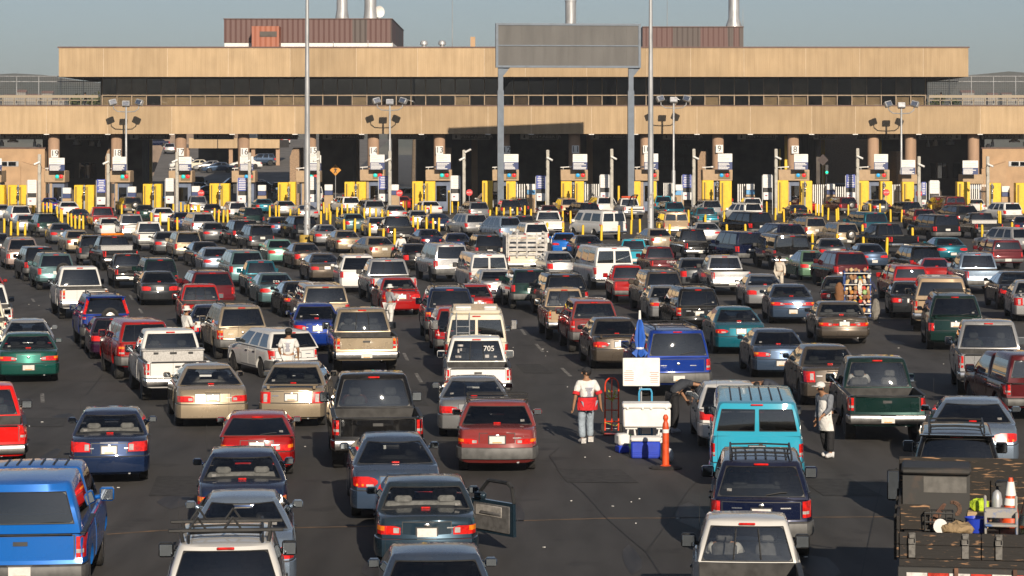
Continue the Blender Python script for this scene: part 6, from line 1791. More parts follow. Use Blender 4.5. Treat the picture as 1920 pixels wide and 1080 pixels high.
c('C', 1320, 1365, 1580, 195, 'small_pickup', 'teal', tint=LT)
c('C', 1560, 1742, 1897, 160, 'suv', 'white', tint=DK)
c('C', 1690, 1722, 1890, 120, 'suv', 'white', tint=LT)
c('C', 1555, 1785, 1965, 225, 'bigsuv', 'black', tint=DK)
c('C', -12, 92, 288, 305, 'suv', 'white', tint=DK)
c('C', -62, -22, 132, 256, 'suv', 'charcoal', tint=DK)
c('C', 298, 308, 482, 380, 'sedan', 'bright blue', tint=DK)
c('C', 397, 490, 702, 402, 'sedan', 'charcoal', tint=MD)
c('C', -60, 0, 302, 420, 'pickup', 'cream', tint=MD, note='truck with slatted white stake sides', extra=stake_sides, h=2.0, L=5.9)
c('C', 918, 1055, 1222, 352, 'sedan', 'champagne', tint=DK)
c('C', 1180, 1310, 1523, 357, 'pickup', 'black', tint=DK)
c('C', 1478, 1700, 1892, 370, 'bigsuv', 'navy', tint=DK)
c('C', 1785, 1945, 2268, 386, 'van', 'black', tint=DK, h=1.95)
c('C', 798, 812, 1022, 432, 'small_pickup', 'turquoise', tint=LT)
c('C', 438, 618, 922, 472, 'van', 'white', tint=LT, note='with rounded rear windows')
c('C', 128, 230, 455, 516, 'sedan', 'silver', tint=MD)
c('C', 925, 1040, 1282, 487, 'small_pickup', 'maroon', tint=MD, extra=gate_word('CHEVY'), note='with lettering on its tailgate')
c('C', 708, 782, 1018, 627, 'small_pickup', 'red', tint=LT, c2=C_['red'], note='with white bed')
c('C', 862, 1000, 1292, 658, 'suv', 'bronze grey', tint=DK)
c('C', 990, 1085, 1300, 772, 'sedan', 'silver grey', tint=DK)
c('C', 1085, 1240, 1572, 782, 'suv', 'black', tint=DK, c2=(.22, .015, .02, 0), rack=1, note='with red tailgate strip and amber lights', rev='amber')
c('C', 1228, 1310, 1470, 576, 'sedan', 'grey', tint=DK)
c('C', 1375, 1500, 1802, 552, 'pickup', 'silver', tint=LT, h=1.76, note='with paned rear glass', split=1, ext=1)
c('C', 1695, 1790, 2032, 692, 'sedan_round', 'silver grey', tint=MD)
c('C', 118, 240, 585, 682, 'suv', 'black', tint=DK, rack=1)
# --- tile D
c('D', 148, 232, 372, 126, 'sedan', 'red', tint=DK)
c('D', 385, 520, 702, 115, 'suv', 'maroon', tint=MD, spare=1, note='with bright spare wheel')
c('D', 75, 150, 352, 175, 'coupe', 'black', tint=DK)
c('D', 135, 195, 362, 236, 'suv', 'charcoal', tint=DK, h=1.6)
c('D', 700, 790, 932, 136, 'sedan', 'grey', tint=DK)
c('D', 868, 1000, 1178, 150, 'suv', 'black', tint=DK)
c('D', 1185, 1330, 1492, 108, 'van', 'maroon', tint=MD, h=1.85)
c('D', 1488, 1505, 1632, 130, 'sedan', 'white', tint=MD)
c('D', 1420, 1560, 1772, 236, 'pickup', 'black', tint=DK, toolbox=1, note='with silver box behind its cab')
c('D', 1585, 1772, 1922, 156, 'suv', 'white', tint=DK)
c('D', 635, 905, 1160, 316, 'pickup', 'black', tint=DK, note='turned left with lit brake lamps')
c('D', 998, 1090, 1272, 205, 'suv', 'maroon', tint=DK, h=1.62)
c('D', 535, 720, 912, 225, 'bigsuv', 'teal', tint=DK)
c('D', 138, 290, 447, 265, 'suv', 'champagne', tint=DK)
c('D', 360, 520, 692, 306, 'suv', 'champagne', tint=DK, spare=1, note='with dark spare wheel')
c('D', 1035, 1240, 1462, 245, 'bigsuv', 'black', tint=DK)
c('D', 1250, 1420, 1592, 176, 'minivan', 'charcoal', tint=DK)
c('D', -120, 70, 302, 311, 'minivan', 'navy', tint=DK)
c('D', 328, 385, 592, 426, 'sedan', 'grey', tint=MD)
c('D', 578, 690, 908, 462, 'sedan', 'slate blue', tint=DK)
c('D', 1148, 1275, 1505, 415, 'sedan', 'teal', tint=MD, lamp=('oval', .68, .84))
c('D', 1550, 1838, 2005, 340, 'suv', 'silver', tint=DK)
c('D', 1525, 1675, 1925, 432, 'small_pickup', 'maroon', tint=DK, shell=True)
c('D', 1830, 1862, 1995, 262, 'sedan', 'dark blue', tint=DK, note='beside the right edge')
c('D', 895, 1075, 1312, 477, 'suv', 'black', tint=DK)
c('D', 163, 300, 420, 515, 'hatch', 'pale green', tint=MD, h=1.5, cab=(.2, 1.0, 1.9, 3.1, .8, .5, .3), note='with a rounded bubble shape')
c('D', 308, 505, 772, 517, 'suv', 'maroon', tint=DK)
c('D', 1128, 1188, 1358, 572, 'coupe', 'red', tint=DK)
c('D', 808, 930, 1218, 622, 'small_pickup', 'red', tint=DK, shell=True, note='with a red bed cap')
c('D', 1328, 1488, 1805, 536, 'pickup', 'silver blue', tint=MD, note='with white lower tailgate', c2=(.5, .56, .6, .2))
c('D', 945, 1000, 1150, 747, 'sedan', 'charcoal', tint=DK)
# --- the lot behind the station
for (px, yt, w_, ty, col, D, side) in ((302, 278, 34, 'suv', 'white', 425, 1), (318, 288, 30, 'sedan', 'navy', 400, 1), (330, 276, 24, 'sedan', 'silver blue', 432, 0), (318, 293, 28, 'suv', 'silver', 375, 0), (300, 311, 40, 'suv', 'black', 300, 1),
        (366, 288, 22, 'suv', 'silver grey', 395, 0), (379, 312, 30, 'sedan', 'white', 340, 1), (400, 313, 28, 'sedan', 'cream', 337, 1), (425, 312, 30, 'sedan', 'silver', 334, 1), (441, 314, 30, 'sedan', 'slate blue', 330, 1),
        (385, 318, 30, 'sedan', 'dark blue', 318, 1), (402, 323, 32, 'sedan', 'navy', 308, 1), (425, 325, 36, 'sedan', 'slate blue', 302, 1), (370, 322, 30, 'pickup', 'navy', 312, 0),
        (498, 284, 34, 'van', 'charcoal', 405, 1), (535, 283, 24, 'sedan', 'white', 410, 0), (516, 298, 36, 'suv', 'slate blue', 348, 1), (490, 311, 30, 'sedan', 'white', 340, 1), (497, 318, 32, 'sedan', 'dark blue', 320, 1), (520, 320, 36, 'sedan', 'navy', 310, 1), (523, 326, 44, 'suv', 'black', 302, 0), (470, 322, 26, 'suv', 'charcoal', 312, 1)):
    E.append(dict(lot=1, px=px, yt=yt, ty=ty, col=col, D=D + (24 if 325 < D < 372 else 30 if D > 372 else 0), side=side))
for (px, yt, ty, col, D, ps, note) in ((628, 329, 'pickup', 'charcoal', 286, 0, 'low in the dark bay of lane 14'), (662, 313, 'minivan', 'dark blue', 300, 0, 'in the dark bay of lane 14'), (785, 318, 'suv', 'white', 293, 1.2, 'side-on in the dark bay of lane 13'), (775, 309, 'sedan', 'slate blue', 300, 1, 'behind the white one in the bay of lane 13'),
        (1541, 321, 'sedan', 'slate blue', 290, .8, 'behind the green traffic light'), (1588, 310, 'bigsuv', 'navy', 298, 1, 'in the lane right of column 8'), (1600, 300, 'van', 'white', 305, 1, 'by the block wall with ladder rack'), (1520, 312, 'sedan', 'dark blue', 300, .9, 'by the block wall')):
    E.append(dict(lot=2, px=px, yt=yt, ty=ty, col=col, D=D, side=ps, note=note))

# ------------------------------------------------------------------ solve positions
items = []
for e in E:
    if e.get('lot'):
        T = TYPES[e['ty']]; D = e['D']; h = T['h']
        z = 0 if e['lot'] == 2 else max(.02, H - (e['yt'] - YH) * D / F - h)
        if e['lot'] == 1: z = (D - 292) / 168 * 7.39 + .02
        e.update(X=(e['px'] - CX) * D / F, Y=D, yaw=(math.pi / 2 if e['side'] else .1) * (e['side'] if e['lot'] == 2 else 1) + (.25 if e['lot'] == 1 and e['side'] else 0), sc=(1, 1, 1), zz=z, L=T['L'], W=T['W'], cap=bool(e['lot'] == 1))
        items.append(e); continue
    T = dict(TYPES[e['ty']]); T.update(e['ov'])
    L, W, h = T['L'], T['W'], T['h']
    toff = .8 * T['cab'][2]
    if e['g'] is not None:
        D = gd(e['g']) - T['ya'][0] + .05
        zt_ = H - (e['yt'] - YH) * (D + toff) / F
        hs = clamp(zt_ / (h + .02), .93, 1.1)
    else:
        D = F * (H - h - .02) / (e['yt'] - YH) - toff
        hs = 1.0
    s_ = F / D
    wpx = e['xr'] - e['xl']
    left = e['xf'] < e['xl']
    dx = (e['xl'] - e['xf']) if left else -(max(0, e['xf'] - e['xr']))
    phi = math.asin(clamp(dx / s_ / (L * .88), -.45, .6))
    ws = clamp(wpx / s_ / (W * math.cos(phi)), .93, 1.07)
    X = ((e['xl'] + e['xr']) / 2 - CX) / s_
    yaw = phi - math.atan2(X, D)
    e.update(X=X, Y=D, yaw=yaw, sc=(ws, 1, hs), zz=0, L=L, W=W * ws)
    items.append(e)
def corners(e, grow=0.0):
    c_, s_ = math.cos(e['yaw']), math.sin(e['yaw'])
    out = []
    for x, y in ((-.5, 0), (.5, 0), (.5, 1), (-.5, 1)):
        lx_, ly = x * (e['W'] + grow), y * (e['L'] + grow) - grow / 2
        out.append((e['X'] + lx_ * c_ - ly * s_, e['Y'] + lx_ * s_ + ly * c_))
    return out
def overlap(a, b):
    for p in (a, b):
        for i in range(4):
            x0, y0 = p[i]; x1, y1 = p[(i + 1) % 4]
            nx_, ny_ = y1 - y0, x0 - x1
            pa = [nx_ * x + ny_ * y for x, y in a]; pb = [nx_ * x + ny_ * y for x, y in b]
            if max(pa) <= min(pb) or max(pb) <= min(pa): return False
    return True
for it in range(140):
    hit = 0
    cs = [corners(e, .06) for e in items]
    for i in range(len(items)):
        for j in range(i + 1, len(items)):
            a, b = items[i], items[j]
            if a.get('lot') or b.get('lot') or abs(a['Y'] - b['Y']) > 6.5 or abs(a['X'] - b['X']) > 6: continue
            if overlap(cs[i], cs[j]):
                hit += 1
                far, near = (a, b) if a['Y'] > b['Y'] else (b, a)
                wf = .12 if far.get('g') is None else .03
                wn_ = .08 if near.get('g') is None else .02
                far['X'] *= 1 + wf / far['Y']; far['Y'] += wf
                near['X'] *= 1 - wn_ / near['Y']; near['Y'] -= wn_
                dxx = far['X'] - near['X']
                if abs(far['Y'] - near['Y']) < 3.5:
                    q = math.copysign(.035, dxx); far['X'] += q; near['X'] -= q
    if not hit: break
print('overlaps left', hit, 'after', it)
# ------------------------------------------------------------------ build and describe them
VAR = {'sedan': [dict(), dict(lamp=('oval', .68, .85), seat=1), dict(lamp=('wide', .6, .88), lamp_in=.74, spoiler=1), dict(lamp=('bar', .7, .83), lamp_in=.46, rev='amber', h=1.4, plate=.5)],
       'sedan_round': [dict(), dict(lamp=('wide', .64, .82), lamp_in=.55)], 'hatch': [dict(), dict(lamp=('tall', .66, .9), spoiler=1)],
       'suv': [dict(), dict(rack=2, bmat=None), dict(lamp=('tall', .72, 1.0), lampw=1.35, rev='amber', plate=.58, c2=0), dict(rack=1, lampw=.8, spoiler=1, plate=.95)],
       'minivan': [dict(), dict(rack=1, lamp=('tall', .66, .9), lampw=1.4, spoiler=1)], 'bigsuv': [dict(rack=2), dict(plate=.9, lampw=1.3)],
       'pickup': [dict(), dict(mpaint=0, ext=1, split=1), dict(rev='amber', lampw=1.25, mpaint=0, hbl=.97), dict(toolbox=0, bmat=GREYTRIM, lampw=.9)], 'small_pickup': [dict(), dict(ext=1, bmat=CHROME, rev='amber')], 'van': [dict(), dict(mpaint=0, ribs=1)]}
cars = []
for e in items:
    if e.get('lot'):
        pc = proto(e['ty'], 1); tint = DK
    else:
        lod = 1 if e['Y'] > 105 else 0
        ov = dict(e['ov']); tint = e['tint'] or MD
        va = int(abs(e['X'] * 37 + e['Y'] * 11)) % 4
        for k_, v_ in VAR.get(e['ty'], [{}])[va % len(VAR.get(e['ty'], [{}]))].items():
            if e['g'] is None or e['Y'] > 75: ov.setdefault(k_, v_)
        pc = proto(e['ty'], lod, **ov)
    kd = KIND[e['ty']]
    rr = random.Random(int(e['X'] * 100 + e['Y']))
    base = C_[e['col']]; f_ = rr.uniform(.85, 1.15)
    col = tuple(clamp(v * f_, 0, .8) for v in base[:3]) + (base[3],)
    o = place_car(pc, NAMEK[kd], (e['X'], e['Y'], e['zz']), e['yaw'], col, e['sc'], tint, e.get('c2'))
    e['o'] = o; e['kd'] = kd
    e['D_'] = e['Y']; e['sx'] = CX + F * e['X'] / e['Y']
    cars.append(e)
def short(e): return e['col'] + ' ' + e['kd']
used = {}
queue = [e for e in cars if not e.get('lot')]
for e in cars:
    e['group'] = 'vehicles queuing at the border booths' if not e.get('lot') else ('cars parked in the lot behind the station' if e['lot'] == 1 else 'vehicles in the bays under the station')
    def near(f):
        c_ = [(abs(q['sx'] - e['sx']) * q['Y'] / F + abs(q['Y'] - e['Y']) * .6, q) for q in cars if q is not e and q.get('lot') == e.get('lot') and f(q)]
        return min(c_, key=lambda t: t[0])[1] if c_ else None
    ah = near(lambda q: q['Y'] - e['Y'] > 3.5 and abs(q['X'] - e['X'] - (q['Y'] - e['Y']) * -.08) < 1.5)
    rt = near(lambda q: q['sx'] > e['sx'] + 12 and abs(q['Y'] - e['Y']) < 9)
    lf = near(lambda q: q['sx'] < e['sx'] - 12 and abs(q['Y'] - e['Y']) < 9)
    bh = near(lambda q: q['Y'] < e['Y'] - 3.5 and abs(q['X'] - e['X']) < 2)
    b_ = short(e); cand = []
    n_ = e.get('note')
    if n_: cand.append('%s %s' % (b_, n_))
    if n_ and ah: cand.append('%s %s, behind a %s' % (b_, n_, short(ah)))
    if ah and rt: cand.append('%s behind a %s and left of a %s' % (b_, short(ah), short(rt)))
    if ah and lf: cand.append('%s behind a %s and right of a %s' % (b_, short(ah), short(lf)))
    if lf and rt: cand.append('%s between a %s and a %s' % (b_, short(lf), short(rt)))
    if bh and rt: cand.append('%s ahead of a %s and left of a %s' % (b_, short(bh), short(rt)))
    if bh and lf: cand.append('%s ahead of a %s and right of a %s' % (b_, short(bh), short(lf)))
    if bh and ah: cand.append('%s between a %s ahead and a %s behind' % (b_, short(ah), short(bh)))
    if bh: cand.append('%s ahead of a %s in its lane' % (b_, short(bh)))
    if ah: cand.append('%s behind a %s in its lane' % (b_, short(ah)))
    suffix = ', lot behind columns 18 to 15' if e.get('lot') == 1 else ''
    lab = None
    for q in cand:
        q = q + suffix
        if q not in used and 4 <= len(q.split()) <= 16: lab = q; break
    if not lab:
        k_ = min(lanes, key=lambda z_: abs(z_[1] - e['sx']))[0]
        lab = '%s %s, in line with %s' % (b_, 'behind a ' + short(ah) if ah else 'in the queue', 'column %d' % k_ if k_ > 0 else 'the columns right of 8')
        if lab in used and bh: lab = '%s ahead of a %s, in line with %s' % (b_, short(bh), 'column %d' % k_ if k_ > 0 else 'the columns right of 8')
    used[lab] = 1
    tag(e['o'], lab, e['kd'].replace('large ', '').replace('small ', ''), e['group'])

# drivers seen through the rear glass of the nearer cars
DRV = []
for e in cars:
    if e.get('lot') or e['Y'] > 100 or not e['tint'] or e['tint'] is DK: continue
    DRV.append(e)

# yellow bollards in the gaps between the vehicles
bfirst = None
for px, py in sorted(allb, key=lambda q: -q[1]):
    q = gp(px, py)
    if q.y > 256: q = q * (256 / q.y)
    near_ = [(corners(e, .3), e) for e in items if not e.get('lot') and abs(e['Y'] - q.y) < 30 and abs(e['X'] - q.x) < 9]
    boxes = []
    for c_, e in near_:
        xs_ = [CX + F * v[0] / v[1] for v in c_]
        boxes.append((min(xs_), max(xs_), YH + F * (H - TYPES[e['ty']]['h']) / (e['Y'] + 1.5), e['Y'], c_))
    best = (-99, q)
    for dy in range(-14, 27, 2):
        for dx in (0, -4, 4, -9, 9):
            if py + dy < YH + F * H / 256: continue
            v = gp(px + dx, py + dy)
            if any(all((c_[(k + 1) % 4][0] - c_[k][0]) * (v.y - c_[k][1]) - (c_[(k + 1) % 4][1] - c_[k][1]) * (v.x - c_[k][0]) > 0 for k in range(4)) for _, _, _, _, c_ in boxes): continue
            yt_, yb_ = YH + F * (H - 1.12) / v.y, py + dy
            occ = min([bx_[2] for bx_ in boxes if bx_[0] - 1 < px + dx < bx_[1] + 1 and bx_[3] < v.y] + [yb_])
            vis = max(0, min(yb_, occ) - yt_)
            sc_ = min(vis, 17) - .22 * abs(dy) - .25 * abs(dx)
            if sc_ > best[0]: best = (sc_, v)
    q = best[1]
    o = link('bollard', bme, None, q) if not bfirst else bfirst.copy()
    if bfirst: COL.objects.link(o); o.location = q
    bfirst = bfirst or o
    o.rotation_euler = (rw.uniform(-.03, .03), rw.uniform(-.03, .03), 0)
    ln = min(lanes, key=lambda z_: abs(z_[1] - px))
    tag(o, 'yellow steel bollard in the row before %s' % ('lane %d' % ln[0] if ln[0] > 0 else {0: 'the first unnumbered lane', -1: 'the second unnumbered lane', -2: 'the last lane at the right'}[ln[0]]), 'bollard', 'yellow bollards dividing the lanes')
# ------------------------------------------------------------------ people
WORK = bpy.data.scenes.new('workbench')
def skin(name, pts, edges, rad, mats, sub=2):
    me = bpy.data.meshes.new(name)
    me.from_pydata([tuple(p) for p in pts], edges, [])
    o = bpy.data.objects.new(name, me); WORK.collection.objects.link(o)
    md = o.modifiers.new('skin', 'SKIN'); md.use_smooth_shade = True; md.branch_smoothing = .3
    for i, r in enumerate(rad):
        v = me.skin_vertices[0].data[i]
        v.radius = (r, r) if not isinstance(r, tuple) else r
        v.use_root = i == 0
    sb = o.modifiers.new('sub', 'SUBSURF'); sb.levels = sb.render_levels = sub
    WORK.view_layers[0].update()
    dg = WORK.view_layers[0].depsgraph
    out = bpy.data.meshes.new_from_object(o.evaluated_get(dg))
    bpy.data.objects.remove(o); bpy.data.meshes.remove(me)
    out.materials.clear(); out.materials.append(mats)
    out.shade_smooth()
    return out
SKINM = mat('brown_skin', (.3, .155, .085), .6, var=.12, scale=10)
HAIRM = mat('black_hair', (.012, .01, .009), .6, var=.4, scale=30)
BASE = dict(pelvis=(0, 0, .95), spine=(0, 0, 1.15), chest=(0, 0, 1.36), neck=(0, .01, 1.5), chin=(0, .03, 1.555), head=(0, .03, 1.64), top=(0, .02, 1.71),
            shL=(-.19, 0, 1.42), elL=(-.26, -.03, 1.13), wrL=(-.29, .05, .88), shR=(.19, 0, 1.42), elR=(.26, -.03, 1.13), wrR=(.29, .05, .88),
            hipL=(-.1, 0, .9), knL=(-.12, .03, .5), anL=(-.12, -.02, .09), toL=(-.14, .15, .05), hipR=(.1, 0, .9), knR=(.12, .03, .5), anR=(.12, -.02, .09), toR=(.14, .15, .05))
RAD = dict(pelvis=(.15, .115), spine=(.145, .11), chest=(.165, .12), neck=.055, chin=.062, head=.092, top=.07, shL=.07, shR=.07, elL=.045, elR=.045, wrL=.032, wrR=.032, hipL=.095, hipR=.095, knL=.062, knR=.062, anL=.043, anR=.043, toL=.035, toR=.035)
BONES = [('pelvis', 'spine'), ('spine', 'chest'), ('chest', 'neck'), ('neck', 'chin'), ('chin', 'head'), ('head', 'top')] + [b for s_ in 'LR' for b in (('chest', 'sh' + s_), ('sh' + s_, 'el' + s_), ('el' + s_, 'wr' + s_), ('pelvis', 'hip' + s_), ('hip' + s_, 'kn' + s_), ('kn' + s_, 'an' + s_), ('an' + s_, 'to' + s_))]
def chain(P, R, names, bones, grow=0.0, extra=()):
    names = list(names)
    pts = [Vector(P[n_]) for n_ in names]
    rad = [tuple(q + grow for q in R[n_]) if isinstance(R[n_], tuple) else R[n_] + grow for n_ in names]
    ed = [(names.index(a), names.index(b)) for a, b in bones if a in names and b in names]
    for par, p, r in extra:
        pi = names.index(par) if isinstance(par, str) else par
        ed.append((pi, len(pts))); pts.append(Vector(p)); rad.append(r)
    return pts, ed, rad
def person(label, loc, yaw, pose=None, h=1.75, shirt=(.7, .69, .66), trousers=(.03, .03, .035), shoes=(.6, .6, .6), sleeve='short', apron=None, cap=None, hair=True, skirt=None, brim=None, fingers=True, trim=None, fat=1.0, capback=False):
    pose = dict(pose or {}); face = pose.pop('face', (0, 1, 0)); P = dict(BASE); P.update(pose)
    R = {k: (tuple(q * fat for q in v) if isinstance(v, tuple) and k in ('pelvis', 'spine', 'chest') else v) for k, v in RAD.items()}
    o = empty('person', loc, yaw); o.scale = (h / 1.78,) * 3
    ex = []
    names = list(P)
    for sd in 'LR':
        w = Vector(P['wr' + sd]); d = (w - Vector(P['el' + sd])).normalized()
        sx = -1 if sd == 'L' else 1
        side = Vector((0, 1, 0)) - d * d.y
        side = side.normalized() if side.length > .2 else d.orthogonal().normalized()
        nrm = d.cross(side).normalized()
        palm = w + d * .07
        k0 = len(names) + len(ex)
        ex.append(('wr' + sd, palm, .036))
        if fingers:
            for q, ln in ((-.030, .075), (-.010, .09), (.012, .085), (.032, .068)):
                a = palm + side * q + d * .035; i0 = len(names) + len(ex)
                ex.append((k0, a, .011)); ex.append((i0, a + d * ln * .5 + nrm * .006 * sx, .0095)); ex.append((i0 + 1, a + d * ln * .85 + nrm * .022 * sx, .008))
            t0 = len(names) + len(ex)
            ex.append((k0, w + d * .04 + side * .042, .012)); ex.append((t0, w + d * .085 + side * .06 + nrm * .01 * sx, .0095))
    pts, ed, rad = chain(P, R, names, BONES, 0, ex)
    me = skin('body', pts, ed, rad, SKINM, 1)
    link('body', me, o)
    def cl(name, nm, grow, col, extra=()):
        p_, e_, r_ = chain(P, R, nm, BONES, grow, extra)
        return link(name, skin(name, p_, e_, r_, CLOTH), o, color=(*col, 1))
    arms = ['shL', 'elL', 'shR', 'elR'] if sleeve == 'short' else ['shL', 'elL', 'wrL', 'shR', 'elR', 'wrR']
    Q = dict(P)
    if sleeve == 'short':
        for sd in 'LR': P['el' + sd] = tuple(Vector(P['sh' + sd]).lerp(Vector(P['el' + sd]), .82))
        R['elL'] = R['elR'] = .058
    else:
        for sd in 'LR': P['wr' + sd] = tuple(Vector(P['el' + sd]).lerp(Vector(P['wr' + sd]), .95))
    cl('shirt', ['pelvis', 'spine', 'chest'] + arms, .022, shirt, [('chest', Vector(P['chest']).lerp(Vector(P['neck']), .62), .07)])
    if trim:
        for sd in 'LR':
            e_ = Vector(P['el' + sd]); s_ = Vector(P['sh' + sd]); d = (e_ - s_).normalized()
            b = MB(); b.cyl(e_ - d * .02, e_ + d * .05, .088, .085, 14); k = b.build('sleeve_band', [CLOTH], o); k.color = (*trim, 1)
    P = Q
    if skirt: cl('skirt', ['pelvis', 'hipL', 'knL', 'hipR', 'knR'], .05, skirt, ())
    R['knL'] = R['knR'] = .08; R['anL'] = R['anR'] = .066
    P2 = dict(P)
    for sd in 'LR': P2['an' + sd] = tuple(Vector(P['an' + sd]) + Vector((0, 0, .04)))
    keep = P; P = P2
    cl('trousers', ['pelvis', 'hipL', 'knL', 'anL', 'hipR', 'knR', 'anR'], .014, trousers)
    P = keep
    R['anL'] = R['anR'] = .05
    for sd in 'LR':
        cl('shoe', ['an' + sd, 'to' + sd], .012, shoes, [('an' + sd, Vector(P['an' + sd]) + (Vector(P['an' + sd]) - Vector(P['to' + sd])) * .35 - Vector((0, 0, .02)), .045)])
    hd, tp, ch = Vector(P['head']), Vector(P['top']), Vector(P['chin'])
    up = (tp - ch).normalized(); fw = Vector(face); fw = (fw - up * fw.dot(up)).normalized(); rt = fw.cross(up)
    M = Matrix((rt, fw, up)).transposed()
    def hb(name, build, col, m=CLOTH):
        b = MB(); build(b); b.v = [tuple(M @ Vector(v) + hd) for v in b.v]
        k = b.build(name, [m], o); k.color = (*col, 1) if col else (1, 1, 1, 1); return k
    def fc(b):
        b.bbox((0, .098, -.012), (.026, .03, .045), .008)
        for sx in (-1, 1):
            b.ball((sx * .034, .083, .012), .011, 8, 5); b.ball((sx * .098, .0, -.01), .024, 8, 5, sc=(.5, .8, 1.2))
    hb('nose_and_ears', fc, None, SKINM)
    def ey(b):
        for sx in (-1, 1): b.ball((sx * .034, .092, .012), .008, 8, 5); b.bbox((sx * .034, .093, .032), (.034, .01, .008), .003)
        b.bbox((0, .09, -.05), (.04, .012, .008), .003)
    hb('eyes_and_mouth', ey, (.05, .02, .015), CLOTH)
    if hair:
        def hr(b): b.ball((0, -.018, .02), .108, 14, 8, sc=(.95, .98, 1.0))
        hb('hair', hr, None, HAIRM)
    if cap:
        def cp(b): b.ball((0, -.01, .05), .112, 16, 8, sc=(1, 1.05, .78)); b.bbox((0, (.13 if not capback else -.13), .05), (.16, .13, .016), .007)
        hb('cap', cp, cap)
    if brim:
        def br(b): b.lathe([(.09, 0), (.165, -.03), (.16, -.015), (.1, .03), (.1, .1), (.05, .12)], (0, 0, .045), n=18)
        hb('hat', br, brim)
    if apron:
        side = apron.get('side', 1)
        b = MB(); z0, z1 = apron['z']; vs = []
        for z in (z0, (z0 + z1) / 2, z1):
            for q in range(9):
                a = math.pi * (.08 + .84 * q / 8); w_, dpt = .2 * fat + .03 * (z < .95), .178 * fat + .02 * (z < 1)
                vs.append((math.cos(a) * w_, side * math.sin(a) * dpt + (P['spine'][1] if z > .9 else P['pelvis'][1]), z))
        for q in list(vs): vs.append((q[0] * .96, q[1] - .012 * side, q[2]))
        fs = []
        for l_ in (0, 27):
            for j in range(2):
                for i in range(8): f = (l_ + j * 9 + i, l_ + j * 9 + i + 1, l_ + j * 9 + i + 10, l_ + j * 9 + i + 9); fs.append(f if l_ else tuple(reversed(f)))
        b.add(vs, fs); k = b.build('apron', [CLOTH], o); k.color = (*apron['col'], 1)
        b = MB(); b.lathe([(.175 * fat, 0), (.178 * fat, .02), (.175 * fat, .035)], (P['spine'][0], P['spine'][1], min(1.08, z1 - .02)), n=20); k = b.build('apron_string', [CLOTH], o); k.color = (.03, .03, .04, 1)
    tag(o, label, 'person', 'people among the cars')
    return o
WH, BK = (.68, .67, .64), (.012, .012, .014)
PRINT = mat('faded_shirt_print', (.33, .33, .45), .8)
# man in the red-trimmed shirt
q = gp(1100, 832)
walk = dict(knL=(-.11, .05, .5), anL=(-.11, -.02, .09), toL=(-.13, .15, .05), knR=(.12, .12, .52), anR=(.13, .10, .1), toR=(.16, .26, .06), elL=(-.29, -.05, 1.14), wrL=(-.33, -.02, .89), elR=(.29, -.06, 1.14), wrR=(.34, -.02, .89), face=(-1, .35, -.05))
p1 = person('man in white shirt with red sleeve bands and red apron, seen from behind', q, .35, walk, 1.83, WH, (.3, .36, .42), (.6, .59, .57), cap=BK, apron=dict(z=(.79, 1.08), col=(.55, .015, .02), side=-1), trim=(.55, .015, .02), fat=1.15)
b = MB()
for k in range(8): b.box((rw.uniform(-.01, .01) - .0, -.172, 1.31 - k * .028), (.16 * rw.uniform(.5, 1) if k else .2, .004, .01))
k = b.build('shirt_print', [PRINT], p1, smooth=0)
# man in the apron
q = gp(1553, 858)
lean = dict(spine=(0, .05, 1.14), chest=(0, .12, 1.33), neck=(0, .19, 1.46), chin=(0, .24, 1.5), head=(0, .26, 1.585), top=(0, .25, 1.66), shL=(-.19, .12, 1.39), shR=(.19, .12, 1.39), elL=(-.22, .18, 1.12), wrL=(-.16, .3, 1.0), elR=(.25, .05, 1.1), wrR=(.26, .12, .85), face=(0, 1, -.45), knL=(-.12, .05, .5), anL=(-.14, .08, .09), toL=(-.16, .25, .05), anR=(.12, -.1, .09), toR=(.14, .07, .05))
person('man in grey hooded top, long white apron and white cap, looking down', q, 2.25, lean, 1.8, (.17, .185, .21), BK, (.62, .62, .62), sleeve='long', cap=WH, apron=dict(z=(.62, 1.3), col=WH))
# bending man by the white hatchback
q = gp(1262, 812)
bend = dict(pelvis=(0, -.05, .95), spine=(0, .1, 1.12), chest=(0, .3, 1.22), neck=(0, .44, 1.22), chin=(0, .47, 1.17), head=(0, .54, 1.14), top=(0, .6, 1.12), shL=(-.19, .33, 1.25), shR=(.19, .33, 1.25), elL=(-.24, .3, 1.0), wrL=(-.2, .42, .8), elR=(.3, .5, 1.2), wrR=(.34, .74, 1.18), face=(0, .5, -1))
person('man in dark grey shirt bending down beside the white hatchback', q, -1.25, bend, 1.78, (.035, .04, .05), BK, (.5, .52, .56))
q = Vector(at(1462, 740, gd(812))); q.z = 0
person('person whose dark sleeve reaches in from right of the white hatchback', q, 1.35, bend, 1.78, (.035, .04, .055), BK, (.1, .1, .1))
# man in the black cap, from behind
D = 74.0; q = Vector(((541 - CX) * D / F, D, 0))
p4 = person('man in white printed shirt and black cap, seen from behind near the white estate car', q, -.05, dict(elL=(-.28, .02, 1.14), wrL=(-.24, .15, .98), elR=(.28, .02, 1.14), wrR=(.26, .15, .98)), 1.78, WH, (.66, .65, .63), WH, cap=BK, capback=True, fat=1.12)
b = MB()
for k in range(9): b.box((0, -.17, 1.36 - k * .03), (.16 * rw.uniform(.5, 1) if k else .2, .004, .01))
b.build('shirt_print', [PRINT], p4, smooth=0)
